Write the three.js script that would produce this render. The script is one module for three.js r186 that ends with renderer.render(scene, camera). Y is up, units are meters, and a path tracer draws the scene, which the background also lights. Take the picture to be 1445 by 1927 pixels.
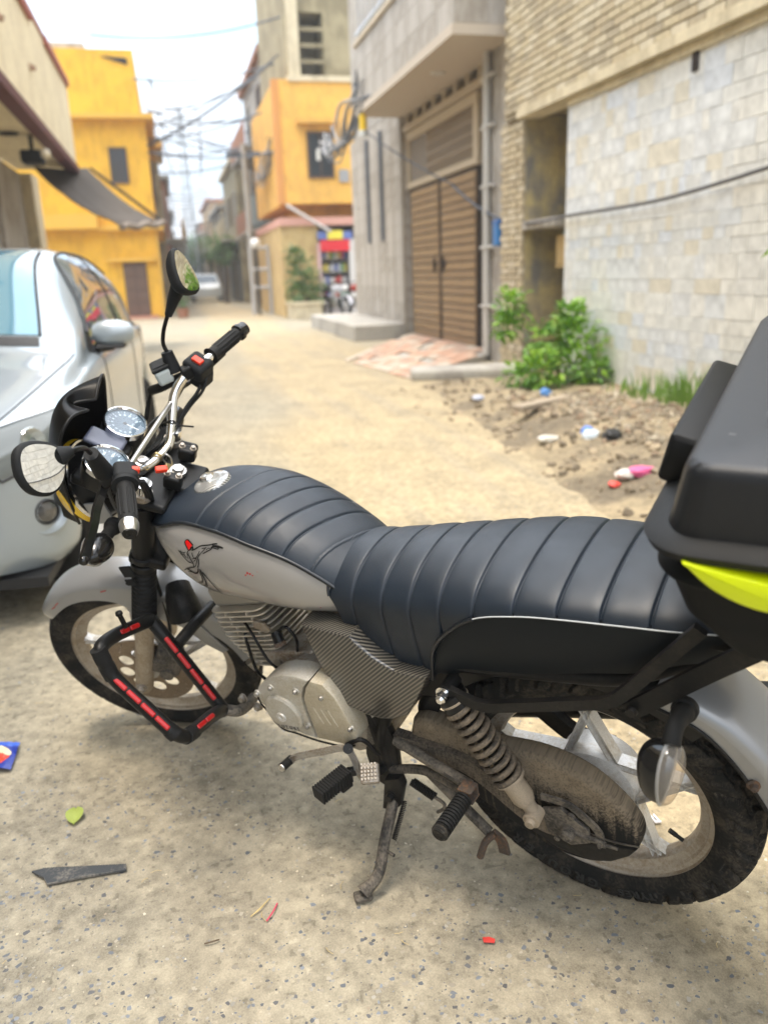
import * as THREE from 'three';
import { mergeGeometries, toCreasedNormals, mergeVertices } from 'three/addons/utils/BufferGeometryUtils.js';
import { RoundedBoxGeometry } from 'three/addons/geometries/RoundedBoxGeometry.js';
import { TextGeometry } from 'three/addons/geometries/TextGeometry.js';
import { FontLoader } from 'three/addons/loaders/FontLoader.js';

// ---------------------------------------------------------------- camera, sky, sun, exposure
const scene = new THREE.Scene();
const PITCH = 0.28932, ROLL = 0.035007, CYAW = 0.239110, FPX = 1520.79, EYE = 1.29699;
const camera = new THREE.PerspectiveCamera(2 * Math.atan(963.5 / FPX) * 180 / Math.PI, 767 / 1024, 0.05, 600);
camera.position.set(0, EYE, 0);
camera.rotation.set(-PITCH, -CYAW, -ROLL, 'YXZ');
camera.focus = 1.5; camera.userData.fStop = 2.5;
scene.add(camera);

let seed = 1;
function rnd() { seed = (seed + 0x6D2B79F5) | 0; let t = Math.imul(seed ^ (seed >>> 15), 1 | seed); t = (t + Math.imul(t ^ (t >>> 7), 61 | t)) ^ t; return ((t ^ (t >>> 14)) >>> 0) / 4294967296; }
const rr = (a, b) => a + (b - a) * rnd(), pick = (a) => a[Math.floor(rnd() * a.length)];
const hash = (x, y, s = 0) => { let h = Math.imul(x | 0, 374761393) + Math.imul(y | 0, 668265263) + Math.imul(s | 0, 974711); h = Math.imul(h ^ (h >>> 13), 1274126177); return ((h ^ (h >>> 16)) >>> 0) / 4294967296; };
const sm = (t) => t * t * (3 - 2 * t), clamp = (x, a = 0, b = 1) => Math.min(b, Math.max(a, x)), lerp = (a, b, t) => a + (b - a) * t;
const sstep = (a, b, x) => sm(clamp((x - a) / (b - a)));
function vn(x, y, per = 0, s = 0) {                      // value noise, periodic when per > 0
  const xi = Math.floor(x), yi = Math.floor(y), fx = sm(x - xi), fy = sm(y - yi), w = (v) => per ? ((v % per) + per) % per : v;
  const a = hash(w(xi), w(yi), s), b = hash(w(xi + 1), w(yi), s), c = hash(w(xi), w(yi + 1), s), d = hash(w(xi + 1), w(yi + 1), s);
  return lerp(lerp(a, b, fx), lerp(c, d, fx), fy);
}
function fbm(x, y, per = 0, oct = 4, s = 0) { let v = 0, a = 0.5, t = 0; for (let i = 0; i < oct; i++) { v += a * vn(x, y, per, s + i * 7); t += a; x *= 2; y *= 2; per *= 2; a *= 0.5; } return v / t; }

{ // overcast sky: white cloud with pale blue breaks
  const W = 512, H = 256, data = new Float32Array(W * H * 4);
  for (let j = 0; j < H; j++) for (let i = 0; i < W; i++) {
    const el = ((j + 0.5) / H - 0.5) * Math.PI, az = (i + 0.5) / W * 2 * Math.PI, up = Math.max(0, Math.sin(el));
    const cx = Math.cos(az) * Math.cos(el) / (up + 0.25), cz = Math.sin(az) * Math.cos(el) / (up + 0.25);
    const c = fbm(cx * 1.3 + 20, cz * 1.3 + 20, 0, 5, 3), br = sstep(0.46, 0.66, c);
    const l = 0.50 * (1 + 3.0 * up) * (0.94 + 0.12 * fbm(cx * 2 + 50, cz * 2 + 9, 0, 4, 8));
    const k = (j * W + i) * 4;
    data[k] = l * lerp(0.98, 0.56, br); data[k + 1] = l * lerp(1.0, 0.78, br); data[k + 2] = l * lerp(1.05, 1.0, br); data[k + 3] = 1;
  }
  const t = new THREE.DataTexture(data, W, H, THREE.RGBAFormat, THREE.FloatType);
  t.mapping = THREE.EquirectangularReflectionMapping; t.magFilter = THREE.LinearFilter; t.needsUpdate = true;
  scene.background = t; scene.environment = t;
}
const sun = new THREE.DirectionalLight(0xfff1dd, 1.5);
sun.position.set(-2.2, 12, -0.8); sun.target.position.set(0, 0, -2); sun.castShadow = true; sun.shadow.radius = 26;
sun.shadow.mapSize.set(2048, 2048); Object.assign(sun.shadow.camera, { left: -14, right: 14, top: 14, bottom: -14, near: 0.5, far: 60 });
scene.add(sun, sun.target);
const renderer = new THREE.WebGLRenderer({ antialias: true });
renderer.toneMapping = THREE.LinearToneMapping; renderer.toneMappingExposure = 2.4;
renderer.shadowMap.enabled = true; renderer.shadowMap.type = THREE.PCFSoftShadowMap;
scene.fog = new THREE.FogExp2(0xe4ecf2, 0.0022);

// ---------------------------------------------------------------- pixels of the photograph (1445 wide) to points
const V = (x = 0, y = 0, z = 0) => new THREE.Vector3(x, y, z);
camera.updateMatrixWorld(true);
function dirOf(px, py) { return V((px - 722.5) / FPX, -(py - 963.5) / FPX, -1).transformDirection(camera.matrixWorld); }
function onPlane(px, py, ax, val) { const d = dirOf(px, py), o = camera.position; return o.clone().addScaledVector(d, (val - o[ax]) / d[ax]); }
const gnd = (px, py, y = 0) => onPlane(px, py, 'y', y), onX = (px, py, x) => onPlane(px, py, 'x', x), onZ = (px, py, z) => onPlane(px, py, 'z', z);

// the motorcycle's own frame: x forward, y up, z to its right; it leans on its side stand and its bars are turned left
const bike = new THREE.Group();
bike.position.set(0.79594, 0, -1.33313); bike.rotation.set(-0.285603, 2.32258, 0, 'YXZ'); bike.updateMatrixWorld(true);
const RAKE = 25.5 * Math.PI / 180, SAX = V(-Math.sin(RAKE), Math.cos(RAKE), 0), SA0 = V(1.365, 0, 0), STEER = 0.400936;
const steerM = new THREE.Matrix4().makeTranslation(SA0.x, SA0.y, SA0.z).multiply(new THREE.Matrix4().makeRotationAxis(SAX, STEER)).multiply(new THREE.Matrix4().makeTranslation(-SA0.x, -SA0.y, -SA0.z));
const bikeI = bike.matrixWorld.clone().invert(), steerI = steerM.clone().invert();
function pxOn(px, py, z, st) {
  const o = camera.position.clone().applyMatrix4(bikeI), d = dirOf(px, py).transformDirection(bikeI);
  if (st) { o.applyMatrix4(steerI); d.transformDirection(steerI); }
  return o.addScaledVector(d, (z - o.z) / d.z);
}
const L = (px, py, z) => pxOn(px, py, z, false), S = (px, py, z) => pxOn(px, py, z, true);
const Ls = (z, a) => a.map((q) => L(q[0], q[1], q[2] ?? z)), Ss = (z, a) => a.map((q) => S(q[0], q[1], q[2] ?? z));

// ---------------------------------------------------------------- naming, meshes
const taken = {};
const numbered = (n) => { const k = (taken[n] = (taken[n] ?? -1) + 1); return k ? n + '_' + String(k).padStart(3, '0') : n; };
function grp(name, parent, pos) { const o = new THREE.Group(); o.name = parent ? name : numbered(name); (parent || scene).add(o); if (pos) o.position.copy(pos); return o; }
function M(name, geo, mat, parent) {
  if (Array.isArray(geo)) geo = merge(geo);
  const o = new THREE.Mesh(geo, mat); o.name = parent ? name : numbered(name); o.castShadow = o.receiveShadow = true; (parent || scene).add(o); return o;
}
function tag(o, label, category, group) { o.userData.label = label; o.userData.category = category; if (group) o.userData.group = group; return o; }
const struct = (o) => { o.userData.kind = 'structure'; return o; }, stuff = (o) => { o.userData.kind = 'stuff'; return o; };
function merge(list) {
  const l = list.map((g) => { const q = g.index ? g.toNonIndexed() : g.clone(); for (const k of Object.keys(q.attributes)) if (!['position', 'normal', 'uv'].includes(k)) q.deleteAttribute(k);
    if (!q.attributes.uv) q.setAttribute('uv', new THREE.BufferAttribute(new Float32Array(q.attributes.position.count * 2), 2)); if (!q.attributes.normal) q.computeVertexNormals(); return q; });
  return mergeGeometries(l);
}
function boxUV(g, s = 1) {                                 // texture coordinates in metres, by the side each face looks to
  g = g.index ? g.toNonIndexed() : g; if (!g.attributes.normal) g.computeVertexNormals();
  const p = g.attributes.position, uv = new Float32Array(p.count * 2), a = V(), b = V(), c = V();
  for (let i = 0; i < p.count; i += 3) {
    a.fromBufferAttribute(p, i); b.fromBufferAttribute(p, i + 1); c.fromBufferAttribute(p, i + 2); b.sub(a); c.sub(a); b.cross(c);
    const ax = Math.abs(b.x), ay = Math.abs(b.y), az = Math.abs(b.z);
    for (let k = i; k < i + 3; k++) { const x = p.getX(k), y = p.getY(k), z = p.getZ(k);
      const [u, v] = az >= ax && az >= ay ? [x, y] : ax >= ay ? [z, y] : [x, z]; uv[2 * k] = u * s; uv[2 * k + 1] = v * s; }
  }
  g.setAttribute('uv', new THREE.BufferAttribute(uv, 2)); return g;
}
// ---------------------------------------------------------------- shapes
function grid(fn, nu, nv, closeV = false) {                // surface fn(u, v) with u, v in 0..1
  const pos = [], uv = [], idx = [];
  for (let i = 0; i <= nu; i++) for (let j = 0; j <= nv; j++) { const q = fn(i / nu, j / nv); pos.push(q.x, q.y, q.z); uv.push(i / nu, j / nv); }
  for (let i = 0; i < nu; i++) for (let j = 0; j < nv; j++) { const a = i * (nv + 1) + j, b = a + nv + 1; idx.push(a, b, a + 1, a + 1, b, b + 1); }
  const g = new THREE.BufferGeometry(); g.setAttribute('position', new THREE.Float32BufferAttribute(pos, 3)); g.setAttribute('uv', new THREE.Float32BufferAttribute(uv, 2)); g.setIndex(idx); g.computeVertexNormals();
  if (closeV) { const n = g.attributes.normal; for (let i = 0; i <= nu; i++) { const a = i * (nv + 1), b = a + nv, m = V(n.getX(a) + n.getX(b), n.getY(a) + n.getY(b), n.getZ(a) + n.getZ(b)).normalize(); n.setXYZ(a, m.x, m.y, m.z); n.setXYZ(b, m.x, m.y, m.z); } }
  return g;
}
function displace(g, fn, axis) { if (axis) { const p = g.attributes.position, n = g.attributes.normal; let d = 0; for (let i = 0; i < p.count; i += 7) d += n.getX(i) * (p.getX(i) - axis.x) * 0 + n.getY(i) * (p.getY(i) - axis.y) + n.getZ(i) * (p.getZ(i) - axis.z); if (d < 0) { const f = fn; fn = (...a) => -f(...a); } } const p = g.attributes.position, n = g.attributes.normal; for (let i = 0; i < p.count; i++) { const d = fn(p.getX(i), p.getY(i), p.getZ(i), i); p.setXYZ(i, p.getX(i) + n.getX(i) * d, p.getY(i) + n.getY(i) * d, p.getZ(i) + n.getZ(i) * d); } g.computeVertexNormals(); return g; }
function ringLoft(rings, caps = true) {                    // closed rings of equal length
  const m = rings[0].length, g = grid((u, v) => { const r = rings[Math.round(u * (rings.length - 1))]; return r[Math.round(v * m) % m]; }, rings.length - 1, m, true);
  if (!caps) return g;
  const out = [g];
  for (const e of [0, rings.length - 1]) { const r = rings[e], c = r.reduce((a, b) => a.add(b), V()).multiplyScalar(1 / m), P = [], I = [];
    for (const q of [c, ...r]) P.push(q.x, q.y, q.z); for (let i = 0; i < m; i++) e ? I.push(0, 1 + i, 1 + (i + 1) % m) : I.push(0, 1 + (i + 1) % m, 1 + i);
    const h = new THREE.BufferGeometry(); h.setAttribute('position', new THREE.Float32BufferAttribute(P, 3)); h.setIndex(I); out.push(h); }
  return merge(out);
}
function sweep(pts, r, { n = 10, shape = null, up = null, caps = true, smooth = 0 } = {}) {   // round or shaped section along points; r may depend on 0..1
  if (smooth) pts = new THREE.CatmullRomCurve3(pts, false, 'centripetal').getPoints(smooth);
  const N = pts.length, rings = []; let t0 = pts[1].clone().sub(pts[0]).normalize();
  let nrm = up ? up.clone() : (Math.abs(t0.y) < 0.9 ? V(0, 1, 0) : V(1, 0, 0));
  for (let i = 0; i < N; i++) {
    const t = (i === 0 ? pts[1].clone().sub(pts[0]) : i === N - 1 ? pts[i].clone().sub(pts[i - 1]) : pts[i + 1].clone().sub(pts[i]).normalize().add(pts[i].clone().sub(pts[i - 1]).normalize())).normalize();
    nrm = nrm.clone().addScaledVector(t, -nrm.dot(t)).normalize(); const b = t.clone().cross(nrm), R = typeof r === 'function' ? r(i / (N - 1)) : r, ring = [];
    if (shape) for (const [a, c] of shape) ring.push(pts[i].clone().addScaledVector(nrm, c * R).addScaledVector(b, a * R));
    else for (let k = 0; k < n; k++) { const th = k / n * 2 * Math.PI; ring.push(pts[i].clone().addScaledVector(nrm, Math.cos(th) * R).addScaledVector(b, Math.sin(th) * R)); }
    rings.push(ring);
  }
  const g = ringLoft(rings, caps); return shape ? toCreasedNormals(g, 0.6) : g;
}
const rod = (a, b, r, n = 10) => sweep([a, b], r, { n });
function fillet(pts, rad, k = 5) {                         // polyline with rounded corners
  const out = [pts[0]];
  for (let i = 1; i < pts.length - 1; i++) { const a = pts[i - 1].clone().sub(pts[i]), b = pts[i + 1].clone().sub(pts[i]), d = Math.min(rad, a.length() * 0.45, b.length() * 0.45);
    const p = pts[i].clone().addScaledVector(a.normalize(), d), q = pts[i].clone().addScaledVector(b.normalize(), d);
    for (let j = 0; j <= k; j++) { const t = j / k; out.push(p.clone().multiplyScalar((1 - t) * (1 - t)).addScaledVector(pts[i], 2 * t * (1 - t)).addScaledVector(q, t * t)); } }
  out.push(pts[pts.length - 1]); return out;
}
const qTo = (dir) => new THREE.Quaternion().setFromUnitVectors(V(0, 1, 0), dir.clone().normalize());
function lathe(prof, pos, dir, seg = 24) {                 // profile [radius, height] turned about dir
  const g = new THREE.LatheGeometry(prof.map(([r, h]) => new THREE.Vector2(Math.max(r, 1e-5), h)), seg); const c = toCreasedNormals(g, 0.55); c.applyQuaternion(qTo(dir)); c.translate(pos.x, pos.y, pos.z); return c;
}
function bolt(pos, dir, r = 0.006, h = 0.006) { const g = new THREE.CylinderGeometry(r * 0.92, r, h, 6); const w = new THREE.CylinderGeometry(r * 1.35, r * 1.35, h * 0.3, 14); g.translate(0, h * 0.65, 0); const m = merge([g, w]); m.applyQuaternion(qTo(dir)); m.translate(pos.x, pos.y, pos.z); return m; }
function rbox(w, h, d, r = 0.004, pos = null, q = null, seg = 2) { const g = new RoundedBoxGeometry(w, h, d, seg, Math.min(r, w / 2.01, h / 2.01, d / 2.01)); if (q) (q.isQuaternion ? g.applyQuaternion(q) : g.applyMatrix4(q)); if (pos) g.translate(pos.x, pos.y, pos.z); return g; }
function box(x0, x1, y0, y1, z0, z1) { const g = new THREE.BoxGeometry(Math.abs(x1 - x0), Math.abs(y1 - y0), Math.abs(z1 - z0)); g.translate((x0 + x1) / 2, (y0 + y1) / 2, (z0 + z1) / 2); return g; }
function plate(pts, z0, z1, { bevel = 0.003, smooth = false, holes = [], seg = 2 } = {}) {   // outline in x, y given thickness from z0 to z1
  let o = pts.map((p) => new THREE.Vector2(p.x, p.y)); if (smooth) o = new THREE.SplineCurve([...o, o[0]]).getPoints(o.length * 5).slice(0, -1);
  if (THREE.ShapeUtils.isClockWise(o)) o.reverse();
  const s = new THREE.Shape(o); for (const h of holes) s.holes.push(h);
  const d = Math.abs(z1 - z0), g = new THREE.ExtrudeGeometry(s, { depth: Math.max(1e-4, d - 2 * bevel), bevelEnabled: bevel > 0, bevelThickness: bevel, bevelSize: bevel, bevelOffset: -bevel, bevelSegments: seg, steps: 1, curveSegments: 8 });
  g.translate(0, 0, Math.min(z0, z1) + bevel); return toCreasedNormals(g, 0.5);
}
const itp = (tab, x) => { if (x <= tab[0][0]) return tab[0][1]; for (let i = 1; i < tab.length; i++) if (x <= tab[i][0]) { const [a, b] = tab[i - 1], [c, d] = tab[i], t = (x - a) / (c - a);
  const m0 = i > 1 ? (d - tab[i - 2][1]) / (c - tab[i - 2][0]) : (d - b) / (c - a), m1 = i < tab.length - 1 ? (tab[i + 1][1] - b) / (tab[i + 1][0] - a) : (d - b) / (c - a), h = c - a;
  return (2 * t ** 3 - 3 * t * t + 1) * b + (t ** 3 - 2 * t * t + t) * h * m0 + (-2 * t ** 3 + 3 * t * t) * d + (t ** 3 - t * t) * h * m1; } return tab[tab.length - 1][1]; };
function frameQ(xd, yd) { const x = xd.clone().normalize(), z = x.clone().cross(yd).normalize(), y = z.clone().cross(x); return new THREE.Matrix4().makeBasis(x, y, z); }

// ---------------------------------------------------------------- materials
const tob = (v) => { v = clamp(v); return Math.round(255 * (v <= 0.0031308 ? 12.92 * v : 1.055 * v ** (1 / 2.4) - 0.055)); };
function tex(n, fn, { srgb = true, rep = 1, m = n } = {}) {
  const d = new Uint8Array(n * m * 4);
  for (let j = 0; j < m; j++) for (let i = 0; i < n; i++) { const c = fn(i / n, j / m), k = (j * n + i) * 4, a = typeof c === 'number' ? [c, c, c] : c; for (let q = 0; q < 3; q++) d[k + q] = srgb ? tob(a[q]) : Math.round(255 * clamp(a[q])); d[k + 3] = 255; }
  const t = new THREE.DataTexture(d, n, m); t.wrapS = t.wrapT = THREE.RepeatWrapping; t.magFilter = THREE.LinearFilter; t.minFilter = THREE.LinearMipmapLinearFilter; t.generateMipmaps = true; t.repeat.set(rep, rep); if (srgb) t.colorSpace = THREE.SRGBColorSpace; t.needsUpdate = true; return t;
}
const reT = (t, u, v = u) => { const c = t.clone(); c.repeat.set(u, v); c.needsUpdate = true; return c; };
function mat(c, roughness = 0.6, metalness = 0, ex = {}) { const P = ex.clearcoat || ex.transmission || ex.sheen || ex.anisotropy || ex.specularIntensity !== undefined; const m = new (P ? THREE.MeshPhysicalMaterial : THREE.MeshStandardMaterial)({ roughness, metalness, side: THREE.DoubleSide, ...ex }); m.color.setRGB(...(typeof c === 'number' ? [c, c, c] : c)); return m; }
const mix3 = (a, b, t) => [lerp(a[0], b[0], t), lerp(a[1], b[1], t), lerp(a[2], b[2], t)];
const grainT = tex(256, (u, v) => 0.5 + 0.5 * (fbm(u * 64, v * 64, 64, 3, 5) - 0.5), { srgb: false });            // fine leather and plastic grain
const smudgeT = tex(256, (u, v) => clamp(0.35 + 0.9 * (fbm(u * 6, v * 6, 6, 5, 9) - 0.35)), { srgb: false });
// dust caked on a base colour: clumps and runs with ragged edges
function dustTex(base, dust, amt, run = 0, s = 1, n = 256) { return tex(n, (u, v) => { let k = fbm(u * 6, v * 6, 6, 6, s) * 0.6 + fbm(u * 60, v * 60, 60, 2, s + 3) * 0.4; if (run) k = lerp(k, fbm(u * 110, v * 5, 0, 2, s + 9) * 0.5 + fbm(u * 128, v * 128, 128, 2, s + 5) * 0.5, run);
  const t = sstep(0.50 - amt * 0.5, 1.02 - amt * 0.5, k + 0.02); return mix3(base, dust, t).map((c) => c * (0.86 + 0.28 * hash(Math.floor(u * n), Math.floor(v * n), s))); }); }
const DUST = [0.23, 0.18, 0.125];
const K = {
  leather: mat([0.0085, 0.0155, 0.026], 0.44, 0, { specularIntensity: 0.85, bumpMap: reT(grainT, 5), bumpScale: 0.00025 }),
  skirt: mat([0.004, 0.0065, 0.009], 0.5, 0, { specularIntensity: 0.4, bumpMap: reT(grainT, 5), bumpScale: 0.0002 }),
  piping: mat([0.008, 0.010, 0.013], 0.35), pipingWhite: mat([0.45, 0.47, 0.48], 0.4),
  paint: mat([0.33, 0.315, 0.295], 0.38, 0.4, { clearcoat: 1, clearcoatRoughness: 0.08 }),
  fender: mat([0.25, 0.255, 0.26], 0.36, 0.4, { clearcoat: 0.8, clearcoatRoughness: 0.15 }),
  black: mat(0.006, 0.42, 0, { specularIntensity: 0.5 }), blackGloss: mat(0.006, 0.16, 0, { specularIntensity: 0.9 }), blackMatt: mat([0.010, 0.011, 0.012], 0.66, 0, { specularIntensity: 0.5, bumpMap: reT(grainT, 8), bumpScale: 0.0003 }),
  frame: mat(1, 0.45, 0, { specularIntensity: 0.4, map: dustTex([0.008, 0.008, 0.008], [0.024, 0.021, 0.018], 0.2, 0, 21) }),
  frameDust: mat(1, 0.85, 0, { map: dustTex([0.022, 0.020, 0.018], [0.15, 0.128, 0.10], 0.52, 0, 31) }),
  chrome: mat([0.78, 0.78, 0.77], 0.14, 1, { roughnessMap: null }), steel: mat([0.5, 0.49, 0.47], 0.34, 1), dullSteel: mat(1, 0.5, 0.7, { map: dustTex([0.42, 0.4, 0.37], DUST, 0.35, 0, 41) }),
  alloy: mat(1, 0.42, 0.3, { map: dustTex([0.62, 0.61, 0.585], [0.42, 0.36, 0.27], 0.28, 0, 51) }),
  rim: mat(1, 0.5, 0.45, { map: dustTex([0.42, 0.375, 0.31], [0.28, 0.225, 0.16], 0.5, 0, 61) }),
  fin: mat([0.60, 0.56, 0.48], 0.35, 0.6), finDark: mat([0.36, 0.335, 0.285], 0.55, 0.5),
  cover: mat(1, 0.46, 0.35, { map: dustTex([0.50, 0.485, 0.44], [0.42, 0.38, 0.30], 0.35, 0, 71) }), coverWarm: mat(1, 0.46, 0.35, { map: dustTex([0.50, 0.455, 0.36], [0.42, 0.365, 0.26], 0.4, 0, 73) }),
  rubber: mat([0.009, 0.009, 0.009], 0.68, 0, { specularIntensity: 0.5 }), rubberDust: mat(1, 0.85, 0, { specularIntensity: 0.3, map: dustTex([0.013, 0.013, 0.0125], [0.065, 0.055, 0.042], 0.24, 0, 81) }),
  caseDust: mat(1, 0.9, 0, { map: dustTex([0.012, 0.010, 0.009], [0.15, 0.122, 0.09], 0.52, 0.4, 91, 512), bumpMap: reT(grainT, 3), bumpScale: 0.0006 }),
  spring: mat(1, 0.75, 0.1, { map: dustTex([0.03, 0.026, 0.022], [0.165, 0.13, 0.09], 0.6, 0, 101) }), dampTube: mat(1, 0.7, 0.2, { map: dustTex([0.25, 0.21, 0.16], [0.31, 0.255, 0.185], 0.6, 0, 103) }),
  slider: mat(1, 0.6, 0.35, { map: dustTex([0.42, 0.36, 0.28], [0.27, 0.21, 0.14], 0.5, 0.4, 105) }),
  disc: mat(1, 0.5, 0.5, { map: dustTex([0.27, 0.21, 0.15], [0.2, 0.15, 0.10], 0.5, 0, 107) }),
  red: mat([0.36, 0.004, 0.005], 0.38, 0), redSwitch: mat([0.85, 0.05, 0.015], 0.45), orange: mat([0.9, 0.16, 0.02], 0.4),
  yellowFilm: mat([0.75, 0.47, 0.01], 0.15, 0, { clearcoat: 1, clearcoatRoughness: 0.05 }),
  mirror: mat([0.9, 0.91, 0.91], 0.015, 1), clear: mat([0.75, 0.75, 0.73], 0.12, 0, { transmission: 0.75, thickness: 0, ior: 1.45 }), glass: mat(1, 0.02, 0, { transmission: 1, thickness: 0, ior: 1.5 }),
  rust: mat(1, 0.9, 0, { map: dustTex([0.06, 0.046, 0.036], [0.25, 0.11, 0.035], 0.12, 0, 111) }), brass: mat([0.55, 0.43, 0.22], 0.35, 1),
  gaiter: mat([0.007, 0.007, 0.0075], 0.6, 0, { specularIntensity: 0.5 }), boxBlack: mat([0.0045, 0.0052, 0.006], 0.45, 0, { specularIntensity: 0.45, bumpMap: reT(grainT, 9), bumpScale: 0.0004 }), boxTop: mat([0.0045, 0.006, 0.009], 0.4, 0, { specularIntensity: 1, bumpMap: reT(grainT, 9), bumpScale: 0.0003 }), boxLow: mat([0.005, 0.0058, 0.0064], 0.6, 0, { specularIntensity: 0.3, bumpMap: reT(grainT, 9), bumpScale: 0.0004 }),
  lime: mat([0.62, 0.72, 0.0], 0.35),
};
{ // woven carbon cover: diagonal ribs of light and dark thread
  const t = tex(512, (u, v) => { const a = u * 16 + v * 16, s = 0.5 + 0.5 * Math.cos(a * 2 * Math.PI), w = 0.5 + 0.5 * Math.cos((u - v) * 48 * 2 * Math.PI), k = s ** 1.7 * (0.6 + 0.4 * w); return mix3([0.006, 0.006, 0.006], [0.19, 0.172, 0.14], k); });
  K.carbon = mat(1, 0.3, 0.15, { map: t, clearcoat: 0.7, clearcoatRoughness: 0.12 });
}
{ // worn vinyl: faint blotches and lint
  const t = tex(512, (u, v) => { const k = 0.8 + 0.4 * fbm(u * 5, v * 5, 5, 5, 611), d = vn(u * 180, v * 180, 180, 613) > 0.965 ? 0.6 * vn(u * 9, v * 9, 9, 617) : 0; return mix3([0.009 * k, 0.0148 * k, 0.0235 * k], [0.09, 0.085, 0.075], d * 0.35); }); K.leather.map = reT(t, 0.5); K.leather.color.setRGB(1, 1, 1); K.leather.roughnessMap = reT(tex(256, (u, v) => { const k = 0.46 + 0.2 * (fbm(u * 7, v * 7, 7, 5, 619) - 0.5); return [k, k, k]; }, { srgb: false }), 0.6); K.leather.roughness = 1;
  const s = tex(512, (u, v) => { const a = fbm(u * 4, v * 4, 4, 5, 631), f = fbm(u * 90, v * 90, 90, 2, 633), dd = sstep(0.62, 0.85, 0.6 * a + 0.4 * f); return mix3([0.33, 0.315, 0.295], [0.30, 0.265, 0.215], 0.5 * dd); }); K.paint.map = reT(s, 1); K.paint.color.setRGB(1, 1, 1); }
K.rubber.bumpMap = reT(grainT, 4); K.rubber.bumpScale = 0.0003;
// ================================================================= setting
const sandT = tex(1024, (u, v) => { const a = fbm(u * 10, v * 10, 10, 6, 2), b = fbm(u * 90, v * 90, 90, 3, 12), sp = hash(Math.floor(u * 1024), Math.floor(v * 1024), 5), c = vn(u * 200, v * 200, 200, 31);
  let k = 0.64 + 0.28 * (a - 0.5) + 0.5 * (b - 0.5) + 0.22 * (sp - 0.5); if (c > 0.86) k *= 0.72; if (c < 0.07) k *= 1.22; return [k, k * (0.995 - 0.02 * a), k * (0.97 - 0.05 * a)]; });
const sandB = tex(512, (u, v) => 0.5 + 0.6 * (fbm(u * 60, v * 60, 60, 4, 14) - 0.5) + 0.25 * (fbm(u * 9, v * 9, 9, 3, 15) - 0.5), { srgb: false });
function roadHeight(x, z) { return (z < -3.2 || Math.abs(x) > 3) ? 0.05 * (fbm(x * 0.7 + 9, z * 0.7 + 9, 0, 4, 77) - 0.5) * sstep(2.2, 6, Math.hypot(x - 0.4, z + 1.2)) - 0.004 : 0.05 * (fbm(x * 0.7 + 9, z * 0.7 + 9, 0, 4, 77) - 0.5) * sstep(2.2, 6, Math.hypot(x - 0.4, z + 1.2)) - 0.004; }
const sandGround = mat(1, 0.96, 0, { map: sandT, bumpMap: sandB, bumpScale: 0.004, vertexColors: true });
{
  const xs = [], zs = []; for (let i = 0; i <= 150; i++) { const t = i / 150 * 2 - 1; xs.push(0.6 + Math.sign(t) * (3.5 * Math.abs(t) + 46 * Math.abs(t) ** 5)); } for (let j = 0; j <= 230; j++) { const t = j / 230; zs.push(5 - 9 * t - 30 * t * t - 180 * t ** 6); }
  const P = [], C = [], U = [], I = [];
  for (const z of zs) for (const x of xs) {
    P.push(x, roadHeight(x, z), z); U.push(x / 2.2, z / 2.2);
    const n1 = fbm(x * 0.9 + 3, z * 0.5 + 8, 0, 5, 21), n2 = fbm(x * 2.6 + 31, z * 2.0 + 3, 0, 4, 25), n3 = fbm(x * 0.35 + 11, z * 0.22 + 5, 0, 4, 29);
    let c = mix3([0.435, 0.395, 0.31], [0.48, 0.42, 0.305], sstep(0.3, 0.7, n1));      // grey grit to yellow sand
    c = mix3(c, [0.42, 0.385, 0.305], 0.5 * sstep(0.5, 0.7, n2)); c = mix3(c, [0.52, 0.435, 0.285], 0.6 * sstep(0.45, 0.65, n3));
    const n4 = fbm(x * 1.3 + 71, z * 1.1 + 2.3, 0, 4, 33); c = mix3(c, [0.43, 0.395, 0.31], 0.6 * sstep(0.42, 0.6, n4)); const sandE = Math.abs(x - 1.95 - 0.25 * Math.sin(z * 0.35)) + 0.9 * (fbm(x * 1.1 + 5, z * 0.6 + 9, 0, 5, 35) - 0.5), trk = fbm(x * 7 + 3, z * 0.5, 0, 3, 37); c = mix3(c, [0.55, 0.445, 0.28], 0.75 * sstep(1.25, 0.75, sandE)); c = mix3(c, [0.40, 0.355, 0.275], 0.45 * sstep(0.54, 0.7, trk)); C.push(...c);   // drift of blown sand along the lane, wheel tracks, patches of worn grey paving between drifts of sand
  }
  const nx = xs.length; for (let j = 0; j < zs.length - 1; j++) for (let i = 0; i < nx - 1; i++) { const a = j * nx + i; I.push(a, a + 1, a + nx, a + 1, a + nx + 1, a + nx); }
  const g = new THREE.BufferGeometry(); g.setAttribute('position', new THREE.Float32BufferAttribute(P, 3)); g.setAttribute('uv', new THREE.Float32BufferAttribute(U, 2)); g.setAttribute('color', new THREE.Float32BufferAttribute(C, 3)); g.setIndex(I); g.computeVertexNormals();
  struct(M('ground', g, sandGround));
}
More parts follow.
